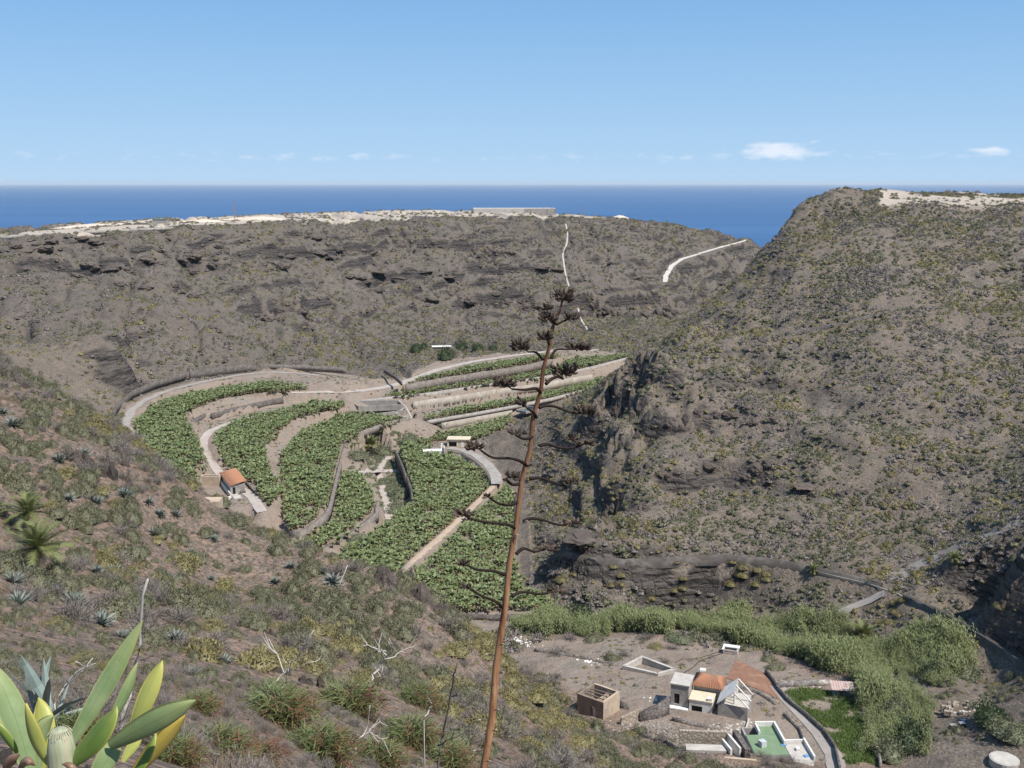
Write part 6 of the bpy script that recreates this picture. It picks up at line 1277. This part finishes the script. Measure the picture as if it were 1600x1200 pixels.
sleaf((172,1128),(200,1085),(214,1036),30,ML_G,1.27,1.28,1.30,-0.5,0.3)
sleaf((205,1150),(228,1085),(254,1032),50,ML_Y,1.29,1.29,1.32,0.45,0.22)
sleaf((172,1166),(235,1128),(306,1094),54,ML_G,1.15,1.13,1.14,-0.25,0.15)
sleaf((104,1196),(158,1150),(183,1104),58,ML_D,1.10,1.08,1.10,0.75,0.2)
sleaf((140,1230),(170,1185),(185,1150),50,ML_G,1.14,1.15,1.17,-0.2,0.15)
sleaf((205,1215),(248,1165),(290,1117),46,ML_O,1.22,1.21,1.22,-0.5,0.25,'withering orange yellow leaf')
sleaf((200,1225),(228,1185),(244,1146),30,ML_D,1.16,1.16,1.18,0.9,0.3)
sleaf((192,1190),(205,1165),(222,1150),26,ML_Y,1.26,1.27,1.28,0.3,0.2)
sleaf((48,1215),(30,1110),(-22,1030),66,ML_G,1.21,1.22,1.24,-0.2,0.2)
sleaf((78,1195),(42,1150),(41,1099),40,ML_Y,1.13,1.12,1.13,0.95,0.35)
sleaf((60,1210),(75,1140),(60,1090),56,ML_Y,1.24,1.25,1.28,0.3,0.2)
sleaf((26,1176),(10,1150),(-14,1124),22,ML_D,1.15,1.14,1.15,0.8,0.3)
sleaf((60,1200),(52,1140),(84,1118),44,ML_G,1.23,1.24,1.25,-0.4,0.2)
sleaf((8,1210),(10,1185),(30,1180),22,ML_BR,1.08,1.07,1.07,0.3,0.4,'dead curled brown leaf'); sleaf((30,1205),(40,1178),(54,1196),18,ML_BR,1.07,1.05,1.06,0.3,0.4,'dead curled brown leaf'); sleaf((124,1225),(116,1195),(98,1194),16,ML_BR,1.06,1.05,1.06,0.3,0.4,'dead curled brown leaf')
m, n, b = newmat('succulent_stem'); b.inputs['Roughness'].default_value = 0.7
wv = N(n, 'ShaderNodeTexCoord'); mpp = N(n, 'ShaderNodeMapping'); mpp.inputs['Scale'].default_value = (1, 1, 0.12); n.links.new(wv.outputs['Object'], mpp.inputs[0]); nz = N(n, 'ShaderNodeTexNoise'); nz.inputs['Scale'].default_value = 160; nz.inputs['Detail'].default_value = 4; n.links.new(mpp.outputs[0], nz.inputs['Vector'])
n.links.new(ramp(n, nz.outputs[0], [(0.35, (0.26, 0.29, 0.17)), (0.55, (0.36, 0.37, 0.24)), (0.7, (0.42, 0.36, 0.25))]), b.inputs['Base Color']); bump(n, b, nz.outputs[0], 0.4, 0.003)
top = at_y(93, 1140, 1.10) - succ_root; q = MB(); low = Vector((top.x + 0.002, top.y, -0.05))
q.tube([low, top - Vector((0, 0, 0.25)), top - Vector((0, 0, 0.06)), top - Vector((0, 0, 0.025)), top - Vector((0, 0, 0.006)), top], [0.02, 0.018, 0.0165, 0.0155, 0.0125, 0.008], 16); q.build('stem', m, succ, None, True)
q = MB()
for k in range(26):
    a = 2 * math.pi * k / 26 + 0.1 * math.sin(7 * k); q.tube([top + Vector((0.0095 * math.cos(a), 0.0095 * math.sin(a), 0.0005)), top + Vector((0.0132 * math.cos(a), 0.0132 * math.sin(a), -0.006 - 0.003 * math.sin(5 * k)))], 0.0005, 4)
q.build('fibres', simple('stem_fibres', (0.34, 0.33, 0.22), (0.42, 0.37, 0.26), 90), succ)
# ------------------------------------------------------------------ near agave and dead wood
M_AGN = leafmat('near_agave_leaf', (0.22, 0.275, 0.25), (0.26, 0.315, 0.285), (0.19, 0.24, 0.21), rough=0.5, transl=0.0)
p = at_y(62, 1130, 8.5); p.z = gz(p.x, p.y)
p = hit(70, 1128); ag = thing('agave', 'large blue grey agave with long leaves behind the green succulent', 'agave', p)
rr3 = np.random.default_rng(5); sc_a = (p.length) / F_PX
for k, (tu, tv, wd) in enumerate([(20,1018,9),(32,1022,13),(68,1028,11),(80,1024,11),(78,1060,8),(8,1050,10),(105,1110,9),(128,1088,9),(140,1104,6),(110,1060,7),(-20,1060,10),(150,1120,8),(50,1075,10),(140,1090,6)]):
    e = at_y(tu, tv, p.y + rr3.uniform(-0.6, 0.6)) - p; b0 = Vector((rr3.normal(0, 0.08), rr3.normal(0, 0.08), 0.0)); q = MB(); V = []; F_ = []; ns = 6
    d = (e - b0); s = d.cross(Vector((rr3.normal(0, 0.5), 1, rr3.normal(0, 0.5)))).normalized(); nn = s.cross(d).normalized()
    for i in range(ns + 1):
        t = i / ns; c = b0 + d * t + nn * 0.12 * d.length * math.sin(t * 3.14) * rr3.uniform(0.2, 0.6); w = wd * 0.5 * sc_a * (0.8 + 0.5 * math.sin(t * 2.6)) * (1 - t ** 3) + 0.002; V += [c - s * w + nn * w * 0.4, c, c + s * w + nn * w * 0.4]
    for i in range(ns): a = i * 3; F_ += [(a, a + 1, a + 4, a + 3), (a + 1, a + 2, a + 5, a + 4)]
    q.add(V, F_); q.build('leaf', M_AGN, ag)
M_BLEACH = simple('bleached_wood', (0.52, 0.49, 0.45), (0.38, 0.35, 0.31), 5.0, 0.85); M_DKWOOD = simple('dark_dead_wood', (0.075, 0.065, 0.06), (0.13, 0.115, 0.105), 5.0, 0.9)
def deadwood(name, label, cat, lines, y, wpx, mat, base=None):
    """branches as photo polylines in a plane at distance y; the first starts in the ground"""
    f = at_y(*lines[0][0], y); g0 = Vector((f.x, f.y, gz(f.x, f.y))); t = thing(name, label, cat, g0)
    for k, ln in enumerate(lines):
        P = [at_y(u, v, y + 0.012 * y * math.sin(3 * k + i)) - g0 for i, (u, v) in enumerate(ln)]
        jt = wpx * 0.35 / F_PX * y; Q = [P[0]]
        for a_, b_ in zip(P[:-1], P[1:]):
            for j in (0.33, 0.67, 1.0): Q.append(a_.lerp(b_, j) + (Vector(r.normal(0, jt, 3)) if j < 1 else Vector()))
        P = Q
        if k == 0: P = [Vector((0, 0, -0.1))] + P
        if len(lines) > 1 and k > 0:
            for j in range(3):
                i_ = r.integers(1, len(P)); d_w = (P[i_] - P[i_ - 1]).normalized() + Vector(r.normal(0, 0.6, 3)); q = MB(); L_ = r.uniform(8, 22) / F_PX * y; q.tube([P[i_], P[i_] + d_w * L_ * 0.5, P[i_] + d_w * L_ + Vector((0, 0, L_ * 0.2))], [0.7 / F_PX * y, 0.5 / F_PX * y, 0.25 / F_PX * y], 4); q.build('twig', mat, t)
        w = wpx * 0.40 / F_PX * y * (1.0 if k == 0 else 0.62); q = MB(); q.tube(P, [w * (1 - 0.55 * i / (len(P) - 1)) for i in range(len(P))], 6); q.build('trunk' if k == 0 else 'branch', mat, t, None, True)
deadwood('dead_stalk', 'straight bleached dead stalk rising behind the succulent leaves', 'stalk', [[(188,1135),(205,1060),(218,985),(231,905)]], 12.5, 11, M_BLEACH)
deadwood('dead_stalk', 'thin bleached stalk on the brow before the banana field', 'stalk', [[(529,924),(543,883)]], hit(529, 926).y - 0.3, 3.4, M_BLEACH)
yb = hit(440, 1085).y * 0.9
deadwood('dead_bush', 'bleached forked dead branches left of the dark boulder', 'dead branches', [[(418,1082),(440,1055),(450,1045),(468,1020),(490,985)],[(443,1060),(446,1072),(441,1078)],[(444,1052),(433,1022),(420,998)],[(450,1048),(470,1042),(492,1034)],[(433,1022),(410,1005)],[(446,1068),(450,1050),(448,1036)]], yb, 5.0, M_BLEACH)
yb = hit(580, 1075).y * 0.9
deadwood('dead_bush', 'pale forked dead branches in the middle of the near slope', 'dead branches', [[(578,1068),(590,1048),(600,1032),(612,1010),(608,998)],[(590,1072),(598,1045)],[(601,1030),(620,1022),(638,1012)],[(605,1020),(590,1014),(568,1010)],[(604,1024),(593,1018),(592,1005)],[(610,1012),(606,1002)]], yb, 4.6, M_BLEACH)
yb = hit(575, 1150).y * 0.85
deadwood('dead_bush', 'small bleached dead branches above the bottom edge', 'dead branches', [[(555,1160),(570,1145),(575,1130),(578,1102)],[(575,1142),(590,1150),(600,1158)],[(570,1148),(585,1135),(594,1124)]], yb, 4.4, M_BLEACH)
deadwood('dead_bush', 'bleached fallen branches beside the near agave', 'dead branches', [[(85,1100),(110,1060),(145,1028)],[(100,1075),(128,1048),(150,1036)],[(118,1034),(132,1042)]], 11.0, 4.5, M_BLEACH)
yb = hit(690, 1190).y * 0.5
deadwood('dead_stalk', 'dark dead stalk with pale crooked twigs left of the tall flower stalk', 'stalk', [[(683,1205),(692,1150),(702,1100),(708,1065),(715,1034)],[(706,1088),(716,1086),(728,1088)],[(694,1142),(712,1130),(733,1138)],[(684,1165),(705,1155),(732,1140)]], yb, 6.0, M_DKWOOD)
deadwood('dead_stalk', 'thin crooked pale twig left of the dark dead stalk', 'stalk', [[(662,1125),(670,1110),(676,1100),(668,1090),(667,1080)]], yb, 3.2, M_BLEACH)
deadwood('dead_stalk', 'thin dark dead stalk on the brow above the stone yard', 'stalk', [[(911,1200),(914,1180),(917,1155)]], hit(912, 1190).y * 0.96, 2.6, M_DKWOOD)
# feathery green and rust bushes along the bottom
M_FEA = leafmat('feathery_green', (0.125, 0.165, 0.055), (0.165, 0.195, 0.070), (0.200, 0.215, 0.095), transl=0.25); M_RUSTL = leafmat('rusty_dry_leaf', (0.190, 0.085, 0.045), (0.235, 0.115, 0.062), (0.145, 0.070, 0.042), transl=0.1)
def feather(seed, mat, nb=1700):
    r_ = np.random.default_rng(seed); q = MB()
    for k in range(nb):
        az = r_.uniform(0, 6.28); e = r_.uniform(0.1, 1.4); rad_ = r_.uniform(0.1, 0.75); b0 = Vector((math.cos(az) * math.cos(e), math.sin(az) * math.cos(e), math.sin(e))) * rad_; a2 = az + r_.normal(0, 0.8); L = r_.uniform(0.15, 0.38)
        d = Vector((math.cos(a2) * 0.6, math.sin(a2) * 0.6, r_.uniform(-0.2, 0.8))).normalized(); m_ = b0 + d * L * 0.6; t = b0 + d * L + Vector((0, 0, -0.12 * L)); s = d.cross(Vector(r_.normal(0, 1, 3))).normalized() * 0.0075
        q.add([b0 - s, b0 + s, m_ + s, m_ - s, t], [(0, 1, 2, 3), (3, 2, 4)])
    return q.mesh('foliage', mat)
FEA = [feather(950 + k, M_FEA) for k in range(2)]; RUS = [feather(960 + k, M_RUSTL, 800) for k in range(2)]
for k, (u, v, spx, lb) in enumerate([(430,1128,95,'feathery green and rust bush left of the dark boulder'),(545,1110,80,'rust topped feathery bush in the middle of the slope'),(335,1190,90,'bright green feathery bush right of the succulent'),(500,1185,90,'green feathery bush at the bottom edge'),(640,1165,75,'green and rust feathery bush near the dark dead stalk'),(310,1110,50,'small rust bush beside the yellow leaf'),(590,1195,70,'green feathery bush at the bottom between the branches'),(400,1190,70,'rusty dry bush at the bottom edge'),(240,1150,60,'yellow green feathery bush behind the succulent'),(120,1150,60,'low yellow green bush behind the succulent stem'),(270,1192,70,'green grassy bush between the succulent and the bottom edge'),(700,1195,60,'small green bush left of the flower stalk foot'),(650,1100,55,'round green bush above the pale crooked twig')]):
    p = hit(u, v); s = spx * 0.88 / F_PX * p.length; t = thing('feathery_bush', lb, 'bush', p)
    for nm, me in (('foliage', FEA[k % 2]), ('dry_foliage', RUS[k % 2])):
        o = bpy.data.objects.new(nm, me); COL.objects.link(o); o.parent = t; f = (1.0 if nm == 'foliage' else 0.85) * (0.7 if 'rusty' in lb and nm == 'foliage' else 1); o.scale = (s * f, s * f, s * f * 0.95); o.rotation_euler = (0, 0, k * 1.3); o.location = (0.2 * s * (nm != 'foliage'), 0, -0.1 * s)
    NO_PLANT.append((p.x, p.y, s * 0.6))
SP = []      # x, y, z, radius, kind(0 olive 1 yellow 2 grey)
def species(x, y, seed, by, bg):
    """patchy mixture: yellow where the patch noise is high, grey where the other is"""
    r = np.random.default_rng(seed)
    py = fbm(x / 16, y / 16, 111, 3); pg = fbm(x / 11, y / 11, 121, 3); q = r.uniform(0, 1, len(x))
    k = np.zeros(len(x), int)
    k[q < np.clip(bg + (pg - 0.5) * 1.6, 0.05, 0.95)] = 2
    q2 = r.uniform(0, 1, len(x)); k[(k != 2) & (q2 < np.clip(by + (py - 0.5) * 2.4, 0.02, 0.9))] = 1
    return k
def region(x0, x1, y0, y1, cell, seed, rmin, rmax, dens, by, bg, fm):
    x, y = draw_points(x0, x1, y0, y1, cell, seed); z = ground(x, y); r = np.random.default_rng(seed + 1)
    vis, d = visible(x, y, z); mk = masks_at(x, y)
    p = dens * np.clip(1.15 - 0.7 * sstep(0.9, 1.8, mk['slope']), 0.35, 1) * np.clip(0.2 + 2.2 * (fbm(x / 11, y / 11, seed + 7, 4) - 0.24), 0.1, 1.3) * (1 - 0.85 * np.clip(mk['pale'], 0, 1))
    keep = vis & fm(x, y, mk) & (mk['calm'] < 0.5) & (r.uniform(0, 1, len(x)) < p)
    x, y, z = x[keep], y[keep], z[keep]
    ok = clear_of(x, y) & shown(x, y, z); x, y, z = x[ok], y[ok], z[ok]
    rad = rmin + (rmax - rmin) * r.uniform(0, 1, len(x)) ** 1.7
    SP.append(np.c_[x, y, z, rad, species(x, y, seed + 3, by, bg)])
region(-120, 25, 8, 60, 0.75, 201, 0.16, 0.62, 0.95, 0.2, 0.5, lambda x, y, mk: (np.hypot(x, y) > 13))
region(-120, 40, 60, 240, 1.35, 211, 0.3, 1.75, 0.9, 0.2, 0.34, lambda x, y, mk: mk['far'] < 0.5)
region(-210, -70, 150, 430, 1.9, 215, 0.35, 1.3, 0.85, 0.3, 0.42, lambda x, y, mk: (mk['far'] < 0.5) & ((y > 235) | (x < -118)))
region(5, 330, 150, 470, 1.15, 221, 0.28, 1.25, 1.0, 0.24, 0.27, lambda x, y, mk: (mk['far'] < 0.5) & ((x > 12) | (y > 190)))
region(-330, 330, 330, 960, 2.4, 231, 0.5, 1.85, 0.9, 0.20, 0.42, lambda x, y, mk: mk['far'] >= 0.5)
region(10, 150, 560, 730, 2.0, 241, 0.5, 1.6, 0.9, 0.75, 0.15, lambda x, y, mk: mk['far'] >= 0.5)
region(-110, 10, 470, 620, 2.2, 251, 0.5, 1.6, 0.8, 0.6, 0.25, lambda x, y, mk: (mk['far'] >= 0.5) & (ground(x, y) < -72))
SP = np.concatenate(SP)
u_, v_, d_ = project(SP[:, 0], SP[:, 1], SP[:, 2])
size_px = SP[:, 3] * 2 * F_PX / d_
inframe = (u_ > 5) & (u_ < 1595) & (v_ < 1195)
KN = [('olive', 'olive_bush', 'olive green cushion bush', 'bush'), ('yellow', 'yellow_bush', 'yellowing cushion bush', 'bush'), ('grey', 'dry_shrub', 'dry grey twiggy shrub', 'shrub')]
SIZES = (('large', 0.70), ('middling', 0.35), ('small', 0.0))
rr = np.random.default_rng(99)
for kk, (key, nm, lab, cat) in enumerate(KN):
    sel = np.where(SP[:, 4] == kk)[0]
    order = sel[np.argsort(-(size_px[sel] * inframe[sel]))]
    top, rest = order[:290], order[290:]
    nearm, farm = BUSH[key]
    big_ = np.sort(size_px[top])[::-1]
    for rank_, i in enumerate(top):
        o = bpy.data.objects.new(nm, nearm[rr.integers(3)] if d_[i] > 48 else VNEAR[key][rr.integers(2)]); COL.objects.link(o)
        s = SP[i, 3]; o.location = (SP[i, 0], SP[i, 1], SP[i, 2] - 0.04 * s); o.rotation_euler = (rr.normal(0, 0.1), rr.normal(0, 0.1), rr.uniform(0, 6.28))
        o.scale = (s * rr.uniform(0.85, 1.2), s * rr.uniform(0.85, 1.2), s * rr.uniform(0.8, 1.15))
        sz = 'large' if rank_ < 60 else 'middling' if rank_ < 170 else 'small'; tag(o, sz + ' ' + lab + ' ' + near_what(u_[i], v_[i]), cat, sz + ' ' + lab + (' plants ' if lab.endswith('h') else 's ') + near_what(u_[i], v_[i]))
    s = SP[rest, 3]; m3 = np.array([len(nearm)] * len(rest)); isnear = d_[rest] < 190
    var = np.where(isnear, rr.integers(0, 3, len(rest)), 3 + rr.integers(0, 2, len(rest)))
    scl = np.c_[s * rr.uniform(0.85, 1.2, len(s)), s * rr.uniform(0.85, 1.2, len(s)), s * rr.uniform(0.75, 1.15, len(s))]
    scatter_object({'olive': 'olive_scrub', 'yellow': 'yellow_scrub', 'grey': 'dry_scrub'}[key], SP[rest][:, :3] - np.c_[0 * s, 0 * s, 0.04 * s], scl, rr.uniform(0, 6.28, len(s)), rr.normal(0, 0.1, (len(s), 2)), var, nearm + farm,
                   {'olive': 'olive green scrub spread over the slopes', 'yellow': 'yellowing scrub spread over the slopes', 'grey': 'dry grey scrub spread over the slopes'}[key])
print('scrub', len(SP))
# ------------------------------------------------------------------ banana plants
M_BAN = leafmat('banana_leaf', (0.125, 0.172, 0.052), (0.175, 0.215, 0.072), (0.275, 0.300, 0.145), rough=0.45, spec=0.5, transl=0.3)
M_BDEAD = leafmat('dead_banana_leaf', (0.235, 0.175, 0.095), (0.300, 0.230, 0.130), (0.20, 0.15, 0.085), transl=0.15, rough=0.9, spec=0.05)
M_BSTEM = simple('banana_stem', (0.12, 0.13, 0.05), (0.16, 0.12, 0.06))
def banana_mesh(name, seed):
    r = np.random.default_rng(seed); V = []; Fq = []; mi = []
    o = 0
    for j in range(2):
        for i in range(5):
            a = 2 * math.pi * i / 5; q = 0.16 - 0.05 * j; V.append((q * math.cos(a), q * math.sin(a), -0.2 + 1.9 * j))
    for i in range(5): Fq.append((i, (i + 1) % 5, 5 + (i + 1) % 5, 5 + i)); mi.append(1)
    nl = 10
    for k in range(nl):
        az = 2.4 * k + r.uniform(-0.4, 0.4); L = r.uniform(1.45, 2.0); e = r.uniform(0.5, 1.25) if k < nl - 2 else r.uniform(-0.3, 0.35); w = r.uniform(0.24, 0.33)
        dv = Vector((math.cos(az), math.sin(az), 0)); s = Vector((-math.sin(az), math.cos(az), 0)); ns = 5; p = Vector((0, 0, 1.5 + r.uniform(0, 0.3))); o = len(V)
        tw = r.uniform(-0.5, 0.5)
        for i in range(ns + 1):
            t = i / ns; wt = w * (0.25 + 0.75 * math.sin(min(1, t * 1.6 + 0.15) * 1.57)) * (1 if t < 0.75 else max(0.08, (1 - t) / 0.25))
            ang = e - 1.7 * t * t
            up = Vector((0, 0, 1)) * math.cos(ang) - dv * math.sin(ang); sd = (s * math.cos(tw * t) + up * math.sin(tw * t))
            V += [p - sd * wt + up * wt * -0.28, p, p + sd * wt + up * wt * -0.28]
            p = p + (dv * math.cos(ang) + Vector((0, 0, 1)) * math.sin(ang)) * (L / ns)
        for i in range(ns):
            a = o + i * 3; Fq += [(a, a + 1, a + 4, a + 3), (a + 1, a + 2, a + 5, a + 4)]; mi += [2, 2] if k >= nl - 2 else [0, 0]
    me = np_mesh(name, [tuple(v) for v in V], Fq, M_BAN); me.materials.append(M_BSTEM); me.materials.append(M_BDEAD); me.polygons.foreach_set('material_index', mi)
    return me
BAN = [banana_mesh('banana_plant', 300 + k) for k in range(5)]
BP = []
for fk, (z, poly) in FIELDS.items():
    w = [(p.x, p.y) for p in (at_z(u, v, z) for u, v in poly)]
    xs = [p[0] for p in w]; ys = [p[1] for p in w]
    x, y = draw_points(min(xs), max(xs), min(ys), max(ys), 1.2, 400 + len(BP)); ok = inside(x, y, w) & clear_of(x, y) & (fbm(x / 4, y / 4, 883, 2) > 0.2)
    x, y = x[ok], y[ok]; BP.append(np.c_[x, y, ground(x, y), np.full(len(x), list(FIELDS).index(fk))])
BP = np.concatenate(BP); u_, v_, d_ = project(BP[:, 0], BP[:, 1], BP[:, 2])
vis = shown(BP[:, 0], BP[:, 1], BP[:, 2] + 2.0); BP, d_ = BP[vis], d_[vis]
order = np.argsort(d_); top, rest = order[:295], order[295:]
FLAB = {5: 'banana plant in the lowest field beside the stream', 4: 'banana plant in the broad field left of the dirt path', 3: 'banana plant in the lower curved terrace above the slope', 0: 'banana plant at the foot of the uppermost terrace'}
for i in top:
    o = bpy.data.objects.new('banana_plant', BAN[rr.integers(5)]); COL.objects.link(o); s = rr.uniform(0.5, 0.85)
    o.location = BP[i, :3]; o.scale = (s, s, s * rr.uniform(0.85, 1.1)); o.rotation_euler = (rr.normal(0, 0.06), rr.normal(0, 0.06), rr.uniform(0, 6.28))
    tag(o, FLAB.get(int(BP[i, 3]), 'banana plant on a terrace of the valley floor'), 'banana plant', 'nearest banana plants of the terraces')
s = rr.uniform(0.5, 0.85, len(rest)) * (0.7 + 0.65 * fbm(BP[rest, 0] / 7, BP[rest, 1] / 7, 881, 3))
scatter_object('banana_plantation', BP[rest][:, :3], np.c_[s, s, s * rr.uniform(0.85, 1.1, len(s))], rr.uniform(0, 6.28, len(s)), rr.normal(0, 0.06, (len(s), 2)), rr.integers(0, 5, len(s)), BAN,
               'dense banana plants filling the valley terraces')
print('bananas', len(BP))

# ------------------------------------------------------------------ sea air
q = MB(); q.box(-170000, 170000, -170000, 170000, -216, 62)
m = bpy.data.materials.new('sea_air'); m.use_nodes = True; n = m.node_tree; n.nodes.clear(); o_ = n.nodes.new('ShaderNodeOutputMaterial'); pv = n.nodes.new('ShaderNodeVolumePrincipled')
pv.inputs['Color'].default_value = (0.86, 0.94, 1.0, 1); pv.inputs['Density'].default_value = 1.5e-5; pv.inputs['Anisotropy'].default_value = 0.0
n.links.new(pv.outputs[0], o_.inputs['Volume']); hz = q.build('haze', m); tag(hz, 'thin haze over the sea and the far hills', None, None, 'stuff')
